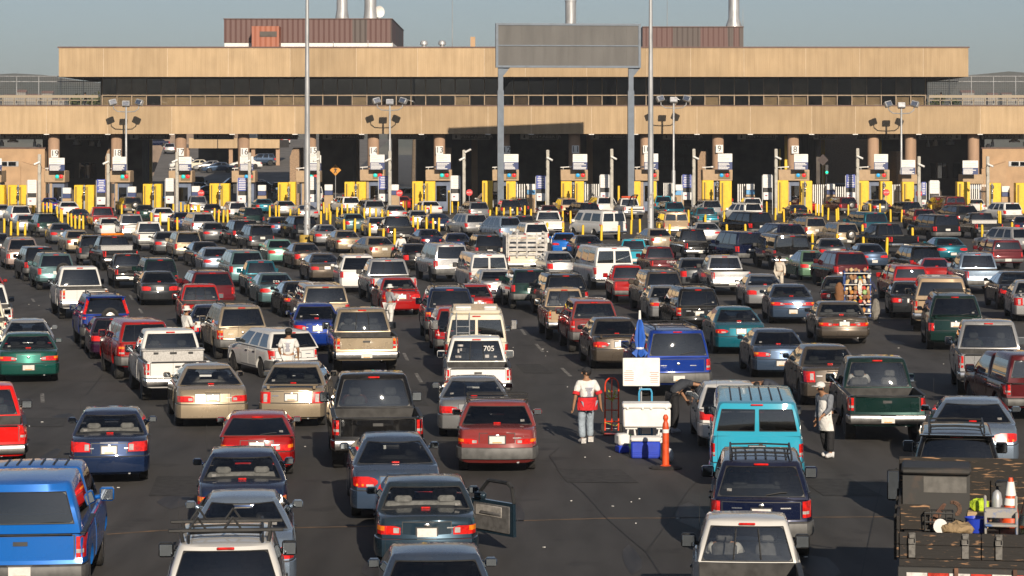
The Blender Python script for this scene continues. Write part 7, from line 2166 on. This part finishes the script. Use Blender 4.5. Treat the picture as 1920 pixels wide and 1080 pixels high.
# woman in the long white apron
q = gp(730, 612)
hold = dict(elL=(-.25, .05, 1.13), wrL=(-.1, .26, 1.16), elR=(.24, .08, 1.12), wrR=(.1, .28, 1.18), face=(.6, .8, -.2))
person('woman in grey top and long white apron holding a white paper', q, -.95, hold, 1.62, (.28, .29, .31), WH, (.6, .6, .6), sleeve='long', skirt=WH, brim=WH)
b = MB(); b.box((0, 0, 0), (.24, .02, .2), rx=-.5); k = b.build('paper_bundle', [LITTER], None, loc=q + Vector((.27, .17, 1.14)), rot=(0, 0, -.95)); tag(k, 'white papers held by the woman in the long white apron', 'paper')
b = MB(); b.bbox((0, 0, 0), (.14, .08, .18), .03); k = b.build('red_pouch', [CLOTH], None, loc=q + Vector((.26, .05, .95))); k.color = (.4, .02, .03, 1); tag(k, 'red pouch at the waist of the woman in the apron', 'pouch')
# vendor in the visor
D = 84.5; q = Vector(((349 - CX) * D / F, D, 0))
person('vendor in white shirt and white visor holding a sheet beside the car with roof rack', q, -.9, dict(hold, face=(.3, 1, -.5)), 1.72, WH, WH, (.1, .1, .1), sleeve='long', brim=WH)
b = MB(); b.box((0, 0, 0), (.16, .02, .2)); k = b.build('paper_sheet', [LITTER], None, loc=q + Vector((.36, .24, 1.1))); tag(k, 'white sheet held by the vendor in the visor', 'paper')
D = 150.0; q = Vector(((752 - CX) * D / F, D, 0))
person('vendor dressed all in white with a bag strap among the far cars', q, .2, dict(elL=(-.29, 0, 1.14), wrL=(-.3, .08, .92)), 1.75, WH, WH, (.6, .6, .6), sleeve='long', cap=WH, fingers=False, fat=1.15)
D = 122.0; q = Vector(((1462 - CX) * D / F, D, 0))
person('vendor in cream hooded top under a small black umbrella hat', q, 2.6, None, 1.7, (.6, .54, .45), (.6, .54, .45), (.1, .1, .1), sleeve='long', fingers=False, fat=1.3)
b = MB()
n_ = 10
b.add([(0, 0, .16)] + [(math.cos(2 * math.pi * k / n_) * .42, math.sin(2 * math.pi * k / n_) * .42, 0) for k in range(n_)] + [(0, 0, .14)] + [(math.cos(2 * math.pi * k / n_) * .42, math.sin(2 * math.pi * k / n_) * .42, -.01) for k in range(n_)],
      [(0, 1 + k, 1 + (k + 1) % n_) for k in range(n_)] + [(n_ + 1, n_ + 2 + (k + 1) % n_, n_ + 2 + k) for k in range(n_)])
b.cyl((0, 0, -.15), (0, 0, .2), .01)
k = b.build('umbrella_hat', [CLOTH], None, loc=q + Vector((-.05, 0, 1.72)), smooth=0); k.color = (.02, .02, .022, 1); tag(k, 'small black umbrella over the head of the vendor in cream', 'umbrella')
D = 262.0; q = Vector(((222 - CX) * D / F, D, 0))
person('person in a red jacket and yellow helmet by the booth of lane 18', q, .1, dict(elL=(-.34, 0, 1.2), wrL=(-.42, .1, 1.0), elR=(.34, 0, 1.2), wrR=(.42, .1, 1.0)), 1.95, (.4, .02, .03), (.03, .03, .03), (.1, .1, .1), sleeve='long', cap=(.7, .35, .02), fingers=False)
D = 254.0; q = Vector(((704 - CX) * D / F, D, 0))
person('person in a pink shirt and white cap standing by the booth of lane 14', q, .8, None, 1.75, (.5, .28, .24), (.05, .05, .08), (.1, .1, .1), cap=WH, fingers=False)
for px, w_ in ((160, 'left'), (1765, 'right')):
    D = 276.3; q = Vector(((px - CX) * D / F, D, 10.6))
    person('dark clothed person walking on the %s roof walkway behind the mesh' % w_, q, 1.5, walk, 1.8, (.02, .025, .04), (.02, .02, .025), BK, sleeve='long', fingers=False)
D = 104.5; q = Vector(((1628 - CX) * D / F, D, 0))
person('person in a dark blue jacket carrying the snack rack', q, .3, dict(elL=(-.26, -.12, 1.15), wrL=(-.2, -.3, 1.1), elR=(.26, -.1, 1.15), wrR=(.2, -.28, 1.1)), 1.75, (.02, .025, .06), BK, BK, sleeve='long', fingers=False)

# ------------------------------------------------------------------ the drink stall
q = gp(1147, 815)
o = empty('hand_truck', q, -.1)
HT = mat('orange_red_paint', (.6, .045, .012), .4, var=.25, scale=6)
b = MB()
arc = [(-.165, 0, .1), (-.165, .02, 1.2)] + [(-.165 * math.cos(a), .02, 1.2 + .19 * math.sin(a)) for a in [math.pi * k / 8 for k in range(1, 8)]] + [(.165, .02, 1.2), (.165, 0, .1)]
b.tube(arc, .02, 8); b.tube([(0, .0, .1), (0, .02, 1.38)], .016, 6)
for z in (.32, .6, .88): b.tube([(-.165, .01, z), (.165, .01, z)], .014, 6)
b.build('frame', [HT], o)
b = MB(); b.bbox((0, -.12, .03), (.36, .24, .02), .006); b.build('toe_plate', [HT], o)
for sx in (-1, 1):
    b = MB(); b.lathe([(.05, -.035), (.12, -.04), (.135, -.02), (.135, .02), (.12, .04), (.05, .035)], axis='x', n=18); b.build('wheel', [RUBBER], o, loc=(sx * .22, .1, .135))
b = MB(); b.cyl((-.2, .1, .135), (.2, .1, .135), .012); b.build('axle', [GALV], o)
b = MB(); pts = [(rw.uniform(-.17, .17), rw.choice((-.02, .05)), rw.uniform(.8, 1.12)) for _ in range(16)]; b.tube(pts, .007, 5); b.tube([(-.17, -.02, .3), (.1, -.03, .22), (.17, 0, .26)], .007, 5); b.build('elastic_cord', [mat('yellow_cord', (.5, .5, .05), .6)], o)
tag(o, 'orange hand truck with yellow cord standing beside the drink stall', 'hand truck')
D = 59.6; s_ = F / D
q = Vector(((1212 - CX) / s_, D, 0))
o = empty('stool_stand', q)
b = MB()
for sx in (-.36, .36):
    for dx in (-.1, .1):
        b.tube([(sx + dx * .7, -.16, .5), (sx + dx * 1.5, -.24, 0)], .022, 6); b.tube([(sx + dx * .7, .16, .5), (sx + dx * 1.5, .24, 0)], .022, 6)
    for y in (-.19, .19): b.tube([(sx - .11, y, .27), (sx + .11, y, .27)], .016, 6)
    b.bbox((sx, 0, .51), (.28, .4, .04), .01)
b.build('stool', [WHITEP], o)
tag(o, 'pair of white plastic stools carrying the big white cool box', 'stool')
o = empty('white_cool_box', q + Vector((0, 0, .535)))
b = MB(); b.bbox((0, 0, .22), (1.1, .52, .44), .035); b.build('box', [WHITEP], o)
b = MB(); b.bbox((0, 0, .505), (1.13, .55, .12), .03); l_ = b.build('lid', [WHITEP], o)
b = MB()
for x in (-.45, -.1, .1, .45): b.bbox((x, -.285, .45), (.05, .02, .05), .006)
b.build('latch', [WHITEP], o)
tag(o, 'big white cool box resting on stools at the stall', 'cool box')
o = empty('blue_hand_truck', q + Vector((0, .42, 0)))
b = MB(); b.tube([(-.15, 0, .05), (-.15, .02, 1.28), (-.12, .02, 1.36), (.12, .02, 1.36), (.15, .02, 1.28), (.15, 0, .05)], .022, 8)
for z in (.3, .8): b.tube([(-.15, .01, z), (.15, .01, z)], .014, 6)
b.build('frame', [mat('light_blue_tube', (.05, .3, .5), .4, var=.2, scale=8)], o)
for sx in (-1, 1):
    b = MB(); b.lathe([(.05, -.03), (.12, -.035), (.13, 0), (.12, .035), (.05, .03)], axis='x', n=16); b.build('wheel', [RUBBER], o, loc=(sx * .2, .1, .13))
tag(o, 'light blue hand truck frame behind the white cool box', 'hand truck')
o = empty('menu_board', Vector(((1204.5 - CX) / s_, D + .5, 0)))
z0, z1 = H - (724 - YH) / (F / (D + .5)), H - (671 - YH) / (F / (D + .5))
b = MB(); b.bbox((0, 0, (z0 + z1) / 2), (.87, .03, z1 - z0), .012); b.build('board', [WHITEP], o)
b = MB(); b.cyl((0, .05, 0), (0, .05, z1 + .05), .02); b.build('pole', [GALV], o)
b = MB()
for k in range(6):
    b.box((-.29, -.018, z0 + .36 - k * .045), (rw.uniform(.14, .24), .003, .014)); b.box((.3, -.018, z0 + .32 - k * .045), (rw.uniform(.12, .22), .003, .014))
b.build('red_text_lines', [mat('faded_red_ink', (.5, .22, .2), .6)], o, smooth=0)
tag(o, 'white menu board with faded red lines standing above the cool box', 'menu board')
o = empty('folded_umbrella', Vector(((1202 - CX) / s_, D + .62, 0)), 0)
zb_ = H - (666 - YH) / (F / (D + .6)); zt_ = H - (598 - YH) / (F / (D + .6))
UB = mat('blue_umbrella_cloth', (.015, .09, .4), .7, var=.35, scale=4, stretch=(3, 3, .4))
b = MB()
n_ = 14; prof = [(zb_, .16), (zb_ + .1, .11), (zb_ + .16, .075), (zb_ + .4, .11), (zb_ + .75, .06), (zt_, .025)]
vs, fs = [], []
for z, r in prof:
    for k in range(n_):
        a = 2 * math.pi * k / n_; rr_ = r * (1 + .28 * (-1) ** k); vs.append((math.cos(a) * rr_, math.sin(a) * rr_, z + (.05 * (-1) ** k if z == zb_ else 0)))
for j in range(len(prof) - 1):
    for k in range(n_): fs.append((j * n_ + k, j * n_ + (k + 1) % n_, (j + 1) * n_ + (k + 1) % n_, (j + 1) * n_ + k))
fs += [tuple(range(n_ - 1, -1, -1)), tuple((len(prof) - 1) * n_ + k for k in range(n_))]
b.add(vs, fs); b.build('canopy', [UB], o)
b = MB(); b.cyl((0, 0, 0), (0, 0, zt_ + .02), .018); b.cyl((0, 0, zt_ - .01), (0, 0, zt_ + .2), .035, .025); b.build('pole', [WHITEP], o)
b = MB(); b.lathe([(.09, 0), (.1, .02), (.09, .05)], (0, 0, zb_ + .14), n=12); b.build('tie', [WHITEP], o)
tag(o, 'folded blue umbrella upright behind the menu board', 'umbrella')
BLUEP = mat('blue_cooler_plastic', (.015, .045, .42), .4, var=.12, scale=5)
q2 = gp(1211, 860)
o = empty('blue_cool_box', q2)
b = MB(); b.bbox((0, .2, .19), (.66, .4, .38), .03)
for z in (.06, .1, .14): b.bbox((0, -.003, z), (.6, .012, .018), .004)
b.build('box', [BLUEP], o)
b = MB(); b.bbox((0, .2, .43), (.69, .43, .1), .03); b.build('lid', [WHITEP], o)
tag(o, 'blue cool box with white lid on the ground before the stools', 'cool box')
o = empty('small_cool_box', gp(1171, 850), .3)
b = MB(); b.bbox((0, .15, .09), (.26, .32, .18), .03); b.build('box', [BLUEP], o)
b = MB(); b.bbox((0, .15, .31), (.28, .34, .26), .04); b.build('lid', [WHITEP], o)
tag(o, 'small blue and white cool box left of the stool legs', 'cool box')
for (px, py, sz, col, lb) in ((1180, 822, (.3, .25, .34), (.02, .09, .04), 'dark green bundle under the left stool'), (1236, 812, (.26, .22, .26), (.7, .7, .7), 'white plastic bag under the right stool'), (1254, 846, (.22, .2, .3), (.6, .62, .64), 'pale plastic bag hanging right of the stools'), (1212, 822, (.5, .2, .3), (.03, .16, .3), 'blue crate of bottles behind the blue cool box')):
    b = MB(); rb = random.Random(px)
    b.ball((0, 0, sz[2] / 2), .5, 14, 9, sc=sz); b.v = [(x + rb.uniform(-.02, .02), y + rb.uniform(-.02, .02), max(0, z + rb.uniform(-.02, .02))) for x, y, z in b.v]
    o = b.build('carrier_bag' if 'bag' in lb else 'bundle', [CLOTH], loc=gp(px, py + 20) + Vector((0, 0, 0.0))); o.color = (*col, 1); tag(o, lb, 'bag' if 'bag' in lb else 'bundle')
o = empty('delineator_post', gp(1248, 878))
b = MB(); b.lathe([(.11, .04), (.12, .06), (.078, .08), (.072, .9), (.065, .98), (.045, 1.02), (.045, 1.06), (.06, 1.08), (.06, 1.13), (.03, 1.18)], n=18); b.build('tube', [ORANGE], o)
b = MB(); b.lathe([(.36, 0), (.37, .02), (.3, .045), (.12, .055)], n=24); b.build('base', [RUBBER], o)
b = MB(); b.lathe([(.075, .78), (.075, .86)], n=18); b.build('band', [WHITEP], o)
tag(o, 'orange delineator post on a black round rubber base', 'traffic post')
# ------------------------------------------------------------------ snack rack
D = 102.0; q = Vector(((1608 - CX) * D / F, D, 0))
o = empty('snack_rack', q, .1)
b = MB()
for x in (-.52, .52): b.tube([(x, 0, .15), (x, 0, 2.02)], .02, 6); b.tube([(x, .25, .15), (x, .25, 2.02)], .02, 6)
b.build('frame', [mat('blue_rack_steel', (.05, .12, .4), .5)], o)
for z in (.3, .65, 1.0, 1.45, 1.9):
    b = MB(); b.bbox((0, .12, z), (1.1, .34, .03), .008); b.build('shelf', [WHITEP], o)
b = MB(); b.bbox((0, .27, 1.1), (1.04, .02, 1.8), .005); b.build('back_panel', [CLOTH], o).color = (.05, .07, .14, 1)
tag(o, 'tall rack of shelves crammed with bright snacks carried between the cars', 'rack')
b = MB(); b.bbox((0, 0, 0), (.18, .09, .22), .035); pm = b.mesh('snack_packet', [PLASTIC])
cols = [(.6, .4, .06), (.5, .05, .03), (.55, .4, .2), (.2, .35, .1), (.5, .22, .05), (.35, .2, .1), (.3, .14, .07), (.6, .58, .5), (.22, .1, .06), (.08, .07, .07)]
rk = random.Random(8); first = None; nP = 0
for z in (.3, .65, 1.0, 1.45, 1.9):
    for j in range(2):
        if z not in (.65, 1.0, 1.45) and j: continue
        for k in range(6):
            lc = q + Vector((-.44 + k * .175 + rk.uniform(-.04, .04), -.02 - rk.uniform(0, .06), z + .12 + j * .18 + rk.uniform(-.02, .03)))
            if first is None: first = pkt = link('snack_packet', pm)
            else: pkt = first.copy(); COL.objects.link(pkt)
            pkt.location = lc; pkt.rotation_euler = (rk.uniform(-.3, .3), rk.uniform(-.6, .6), rk.uniform(-.4, .6)); pkt.scale = (rk.uniform(.5, 1.0), 1, rk.uniform(.5, 1.1)); pkt.color = (*rk.choice(cols), 1)
            tag(pkt, 'bright snack packet on a shelf of the vendor rack', 'snack packet', 'snack packets on the rack')
for (dx, z, sz, col, nm, lb) in ((-.72, 1.05, (.36, .3, 1.0), (.2, .09, .035), 'snack_bag', 'long clear bag of brown rolls hanging left of the snack rack'), (.72, .45, (.32, .3, .9), (.2, .185, .16), 'sack', 'grey sack hanging at the lower right of the snack rack'), (.08, 1.35, (.16, .1, .6), (.7, .68, .6), 'paper_strip', 'tall white strip of packets on the snack rack')):
    b = MB(); b.ball((0, 0, 0), .5, 14, 10, sc=sz); rb = random.Random(int(z * 100)); b.v = [(x + rb.uniform(-.03, .03), y + rb.uniform(-.03, .03), zz) for x, y, zz in b.v]
    k = b.build(nm, [CLOTH], loc=q + Vector((dx, -.15 if nm == 'paper_strip' else 0, z))); k.color = (*col, 1); tag(k, lb, nm.replace('_', ' '))
# ------------------------------------------------------------------ old flat-bed truck with wooden sides
OLDW = mat('black_stained_planks', (.02, .018, .0165), .85, col2=(.30, .17, .09), scale=13, lo=.6, hi=.68, stretch=(.45, 3, 2.2), bump=.5, detail=9)
PLYW = mat('weathered_plywood', (.022, .019, .016), .9, col2=(.33, .19, .10), scale=10, lo=.57, hi=.66, stretch=(.35, 2, 2.5), bump=.5, detail=9)
OLDS = mat('grimy_sheet_steel', (.038, .0375, .036), .6, col2=(.10, .065, .045), scale=2.4, lo=.56, hi=.78, metal=.2, bump=.15, detail=8)
RUSTM = mat('rusty_steel', (.09, .045, .03), .8, col2=(.2, .1, .06), scale=5, bump=.3)
LATCH = mat('worn_latch_steel', (.14, .135, .125), .5, metal=.4, var=.3, scale=20)
tx, ty_, tyaw = 6.72, 36.4, -.165
tr = empty('flatbed_truck', (tx, ty_, 0), tyaw)
hw, fl, bl = 1.2, 1.22, 3.1
b = MB(); b.span((-hw, 0, fl - .1), (hw, bl, fl)); b.build('bed_floor', [OLDW], tr, smooth=0)
b = MB()
for a, c in ((-hw, -1.09), (-1.085, -.98), (-.975, -.3), (-.295, -.05), (-.045, .14), (.145, hw)):
    b.bbox(((a + c) / 2, .02, fl + .1), (c - a - .008, .04, .19), .006); b.bbox(((a + c) / 2, .02, fl + .29), (c - a - .008, .04, .18), .006)
g_ = b.build('rear_gate', [OLDW], tr, smooth=0)
for x in (-1.02, -.27, .2):
    b = MB(); b.bbox((x, -.012, fl + .2), (.1, .02, .36), .006); b.bbox((x, -.035, fl + .33), (.085, .02, .07), .012); b.tube([(x - .045, -.05, fl + .3), (x - .045, -.055, fl + .23), (x + .045, -.055, fl + .23), (x + .045, -.05, fl + .3)], .009, 5); b.build('gate_latch', [LATCH], g_)
for sx in (-1, 1):
    b = MB()
    for k in range(3): b.bbox((sx * (hw + .02), bl / 2 + .03, fl + .1 + k * .2), (.04, bl - .02, .19), .006)
    for y in (.2, 1.1, 2.0, 2.9): b.bbox((sx * (hw + .06), y, fl + .28), (.04, .1, .66), .008)
    b.build('side_rack', [OLDW], tr, smooth=0)
b = MB(); b.bbox((0, bl + .02, fl + .55), (hw * 2 + .1, .05, 1.06), .01); b.bbox((-.2 + .55, bl - .03, fl + .5), (.4, .03, .5), .006); b.build('headboard', [PLYW], tr, smooth=0)
b = MB(); b.bbox((0, -.06, fl - .17), (hw * 2 + .04, .12, .15), .01); b.build('rear_beam', [OLDS], tr, smooth=0)
REFW, REFR = mat('reflective_white_tape', (.6, .58, .55), .3, var=.3, scale=12), mat('reflective_red_tape', (.45, .035, .02), .3, var=.4, scale=12)
for m_, nm, par in ((REFW, 'white_tape', 0), (REFR, 'red_tape', 1)):
    b = MB()
    for k in range(8):
        if k % 2 == par: b.box((-hw + .25 + k * .3, -.123, fl - .2), (.29, .004, .055))
    b.build(nm, [m_], tr, smooth=0)
for x in (-.4, .42):
    b = MB(); b.bbox((x, -.15, fl - .3), (.06, .05, .42), .008); b.build('bracket', [RUSTM], tr, smooth=0)
b = MB(); b.bbox((-.42, 2.4, .72), (.1, 4.9, .2), .01); b.bbox((.42, 2.4, .72), (.1, 4.9, .2), .01); b.bbox((0, .5, .95), (2.0, .12, .12), .01); b.build('chassis', [UNDER], tr, smooth=0)
tyb = MB(); tyb.lathe([(.26, -.14), (.42, -.14), (.46, -.1), (.46, .1), (.42, .14), (.26, .14)], axis='x', n=24); tme = tyb.mesh('wheel', [RUBBER])
rbm = MB(); rbm.lathe([(.27, .13), (.2, .02), (.1, .05), (1e-3, .06)], axis='x', n=18); rme_ = rbm.mesh('rim', [STEELWHEEL])
for x, y in ((-.92, 1.0), (-.62, 1.0), (.62, 1.0), (.92, 1.0), (-.85, 4.6), (.85, 4.6)):
    w_ = link('wheel', tme, tr, (x, y, .46), (0, 0, 0 if x > 0 else math.pi)); link('rim', rme_, w_)
for sx in (-1, 1):
    b = MB(); b.bbox((sx * .85, -.08, fl - .42), (.3, .06, .12), .01); b.build('tail_light', [REDL], tr)
b = MB(); b.bbox((0, 3.95, 1.15), (1.9, 1.5, 1.3), .15); b.bbox((0, 5.2, .95), (1.8, 1.1, .8), .2); b.build('cab', [PAINT], tr).color = (.12, .13, .14, 0)
b = MB(); b.bbox((0, 3.18, 1.5), (1.5, .03, .4), .01); k = b.build('rear_window', [GLASS], tr); k.color = (.2, .22, .24, 1)
for sx in (-1, 1):
    b = MB(); b.tube([(sx * .9, 4.5, 1.75), (sx * 1.32, 4.45, 1.95)], .02, 6); b.tube([(sx * .9, 4.5, 1.2), (sx * 1.32, 4.45, 1.4)], .02, 6); b.bbox((sx * 1.36, 4.45, 1.68), (.2, .06, .5), .03); mm = b.build('wing_mirror', [TRIM], tr)
    b = MB(); b.bbox((sx * 1.36, 4.415, 1.68), (.17, .012, .45), .005); b.build('mirror_glass', [MIRRORG], mm)
tag(tr, 'old flatbed truck with scuffed black wooden sides at the lower right', 'truck')
PL = .3
def inbed(x, y, z=0):
    v = Matrix.Rotation(tyaw, 3, 'Z') @ Vector((x, y, 0)); return Vector((tx + v.x, ty_ + v.y, fl + .004 + z + (PL if y < 2 else 0)))
def bedthing(mb, name, m, x, y, label, cat, rz=0.0, z=0, color=None, smooth=38):
    o = mb.build(name, m if isinstance(m, list) else [m], loc=inbed(x, y, z), rot=(0, 0, tyaw + rz), smooth=smooth)
    if color: o.color = (*color, 1)
    tag(o, label, cat); return o
b = MB()
for k in range(5):
    b.bbox((-.92 + k * .46, .95, .145), (.45, 1.7, .285), .01)
bedthing(b, 'plank_stack', OLDW, 0, 0, 'low stack of dark planks filling the rear half of the truck bed', 'planks', z=-PL)
# steel bin against the headboard
b = MB(); pr = [(-.5, 0), (.42, 0), (.5, .12), (.5, .95), (-.5, .95)]
b.poly(pr, .8); b.bbox((0, .36, .99), (1.04, .92, .1), .03)
k = bedthing(b, 'steel_bin', OLDS, -.68, 2.15, 'large grimy grey steel bin at the front left of the truck bed', 'bin')
b = MB(); b.box((.13, -.006, .78), (.64, .008, .24)); b.build('paler_patch', [mat('pale_worn_steel', (.1, .096, .088), .6, var=.3, scale=6)], k, smooth=0)
b = MB()
for q in range(9):
    a = -.9 + q * .32; b.bbox((.25 + math.cos(a) * .1, -.008, .42 + math.sin(a) * .1), (.06, .01, .05), .006)
b.build('rust_ring', [mat('rust_stain', (.10, .055, .035), .8, var=.4, scale=12)], k)
b = MB(); b.box((0, 0, .19), (.42, .03, .36), rx=-.15); bedthing(b, 'grey_board', PLYW, -.98, .75, 'weathered grey board leaning in the left rear of the truck bed', 'board')
o = empty('wire_crate', inbed(-.64, .75), tyaw)
b = MB()
for z in (.02, .14, .27):
    b.tube([(-.2, -.15, z), (.2, -.15, z), (.2, .15, z), (-.2, .15, z), (-.2, -.15, z)], .014, 5)
for x in (-.2, -.1, 0, .1, .2): b.tube([(x, -.15, 0.01), (x, -.15, .27)], .01, 5); b.tube([(x, .15, .01), (x, .15, .27)], .01, 5)
b.build('frame', [TRIM], o)
tag(o, 'black open crate of scrap behind the truck rear gate', 'crate')
for i in range(4):
    b = MB(); b.cyl((0, 0, .02), (.28 - .04 * i, .1, .36), .018, n=6); bedthing(b, 'rusty_bar', RUSTM, -.86 + .05 * i, .78 + .03 * i, 'rusty steel bar sticking out beside the black crate', 'bar').__setitem__('group', 'rusty bars by the crate')
b = MB(); b.lathe([(.1, -.05), (.1, -.035), (.045, -.03), (.045, .03), (.1, .035), (.1, .05)], axis='y', n=18); bedthing(b, 'cable_reel', WHITEP, -.62, .5, 'white cable reel lying before the black crate', 'reel', z=.1)
b = MB(); b.ball((0, 0, .07), .5, 14, 8, sc=(.5, .3, .2)); rb = random.Random(4); b.v = [(x, y, max(0, z + rb.uniform(-.03, .03))) for x, y, z in b.v]; bedthing(b, 'burlap_sack', CLOTH, -.38, .5, 'crumpled tan sack lying in the middle of the truck bed', 'sack', color=(.28, .2, .11))
o = empty('traffic_cone', inbed(.4, 1.3), tyaw)
b = MB(); b.bbox((0, 0, .02), (.36, .36, .04), .01); b.lathe([(.14, .03), (.035, .7), (.03, .72)], n=18); b.build('cone', [ORANGE], o)
b = MB(); b.lathe([(.098, .32), (.083, .42)], n=18); b.lathe([(.078, .46), (.047, .66)], n=18); b.v = [(x * 1.04, y * 1.04, z) for x, y, z in b.v]; b.build('reflective_collar', [WHITEP], o)
tag(o, 'orange and white traffic cone standing in the truck bed', 'traffic cone')
o = empty('step_stool', inbed(.24, .55), tyaw)
STM = mat('paint_splashed_grey_plastic', (.3, .285, .26), .6, col2=(.06, .14, .36), scale=7, lo=.56, hi=.7)
b = MB(); b.bbox((0, .1, .33), (.46, .24, .05), .015); b.bbox((0, -.02, .3), (.46, .03, .14), .01); b.build('top_step', [STM], o)
b = MB(); b.bbox((0, -.14, .15), (.46, .18, .04), .012); b.build('lower_step', [STM], o)
for sx in (-1, 1):
    b = MB(); b.bbox((sx * .22, .0, .17), (.04, .34, .32), .012); b.bbox((sx * .22, .18, .42), (.04, .05, .22), .012); b.build('side', [STM], o)
tag(o, 'grey plastic step stool splashed with blue paint in the truck bed', 'step stool')
b = MB(); b.bbox((0, 0, .13), (.3, .3, .24), .01); b.box((0, -.155, .2), (.3, .01, .06)); bedthing(b, 'wooden_box', mat('pale_pine', (.42, .3, .17), .7, var=.2, scale=8, stretch=(.3, 2, 2)), -.08, 1.1, 'pale wooden box beside the step stool in the truck bed', 'box', smooth=0)
b = MB(); b.lathe([(.14, 0), (.17, .2), (.175, .2), (.18, .21), (.16, .21), (.13, .02)], n=18); bedthing(b, 'blue_tub', BLUEP, -.1, .7, 'blue plastic tub on the truck bed left of the step stool', 'tub')
b = MB(); b.ball((0, 0, .05), .5, 12, 8, sc=(.3, .22, .2)); rb = random.Random(6); b.v = [(x + rb.uniform(-.02, .02), y, max(-.02, z + rb.uniform(-.03, .03))) for x, y, z in b.v]; bedthing(b, 'safety_vest', CLOTH, -.05, 1.1, 'crumpled lime safety vest on top of the pale wooden box', 'vest', z=.27, color=(.45, .6, .03))
b = MB(); b.lathe([(.02, 0), (.075, .02), (.08, .4), (.06, .5), (.02, .54)], n=14); bedthing(b, 'gas_cylinder', GALV, .2, 1.25, 'grey gas cylinder standing left of the traffic cone', 'cylinder')
b = MB(); b.lathe([(.08, 0), (.09, .02), (.09, .22), (.06, .26), (.06, .3)], n=14); k = bedthing(b, 'glass_jar', GLASS, .56, .5, 'glass jar of oddments right of the step stool', 'jar'); k.color = (.5, .55, .4, 1)
b = MB(); b.bbox((0, 0, .3), (.2, .2, .6), .03); b.bbox((.05, -.05, .55), (.34, .06, .06), .01, rz=.3); bedthing(b, 'black_tool_case', TRIM, .3, 1.9, 'black power tool case against the headboard of the truck', 'tool case')
b = MB(); b.cyl((0, 0, 0), (.22, .3, .75), .07, n=12); bedthing(b, 'black_tube', TRIM, .55, 1.2, 'black tube leaning at the right of the traffic cone', 'tube')

# ------------------------------------------------------------------ drivers
sit = dict(pelvis=(0, 0, .5), spine=(0, -.05, .7), chest=(0, -.08, .92), neck=(0, -.06, 1.06), chin=(0, -.02, 1.11), head=(0, -.01, 1.19), top=(0, -.02, 1.27), shL=(-.19, -.07, .97), shR=(.19, -.07, .97), elL=(-.26, .12, .78), wrL=(-.16, .38, .86), elR=(.26, .12, .78), wrR=(.16, .38, .86),
           hipL=(-.1, .03, .47), knL=(-.14, .45, .52), anL=(-.14, .62, .2), toL=(-.14, .78, .18), hipR=(.1, .03, .47), knR=(.14, .45, .52), anR=(.14, .62, .2), toR=(.14, .78, .18))
shirts = [(.03, .03, .04), (.3, .3, .3), (.1, .02, .02), (.04, .07, .14), (.45, .43, .4), (.05, .09, .06)]
d0 = None
for i, e in enumerate(DRV):
    car_ = e['o']; T = dict(TYPES[e['ty']]); T.update(e['ov'])
    yrb, yrt, ywt, ywb = T['cab'][:4]
    y_ = lerp(yrb, ywb, .62 if 'pickup' not in e['ty'] else .42); up = max(0, T['h'] - 1.42) * .92
    Mx = Matrix.Translation(car_.location) @ Matrix.Rotation(car_.rotation_euler.z, 4, 'Z') @ Matrix.Diagonal((*car_.scale, 1))
    wp = Mx @ Vector((-T['W'] * .2, y_, up))
    if d0 is None: d0 = d = person('x', wp, car_.rotation_euler.z, sit, 1.78, fingers=False)
    else: d = copy_tree(d0); d.location = wp; d.rotation_euler = (0, 0, car_.rotation_euler.z)
    for ch in d.children:
        if ch.name.startswith('shirt'): ch.color = (*shirts[i % 6], 1)
    lb = 'driver in the ' + e['o']['label']
    if len(lb.split()) > 16: lb = ' '.join(lb.split()[:16]).rstrip(',')
    tag(d, lb, 'person', 'drivers in the queuing vehicles')
bpy.data.scenes.remove(WORK)

# ------------------------------------------------------------------ the hazy air
hz = bpy.data.materials.new('thin_haze'); hz.use_nodes = True
n = hz.node_tree.nodes; n.remove(n['Principled BSDF'])
pv = n.new('ShaderNodeVolumePrincipled'); pv.inputs['Color'].default_value = (.85, .9, .95, 1); pv.inputs['Density'].default_value = .00022; pv.inputs['Anisotropy'].default_value = .2
hz.node_tree.links.new(pv.outputs[0], n['Material Output'].inputs['Volume'])
b = MB(); b.span((-2600, -700, -1), (2600, 2700, 75))
k = b.build('haze', [hz], smooth=0)
tag(k, kind='stuff')
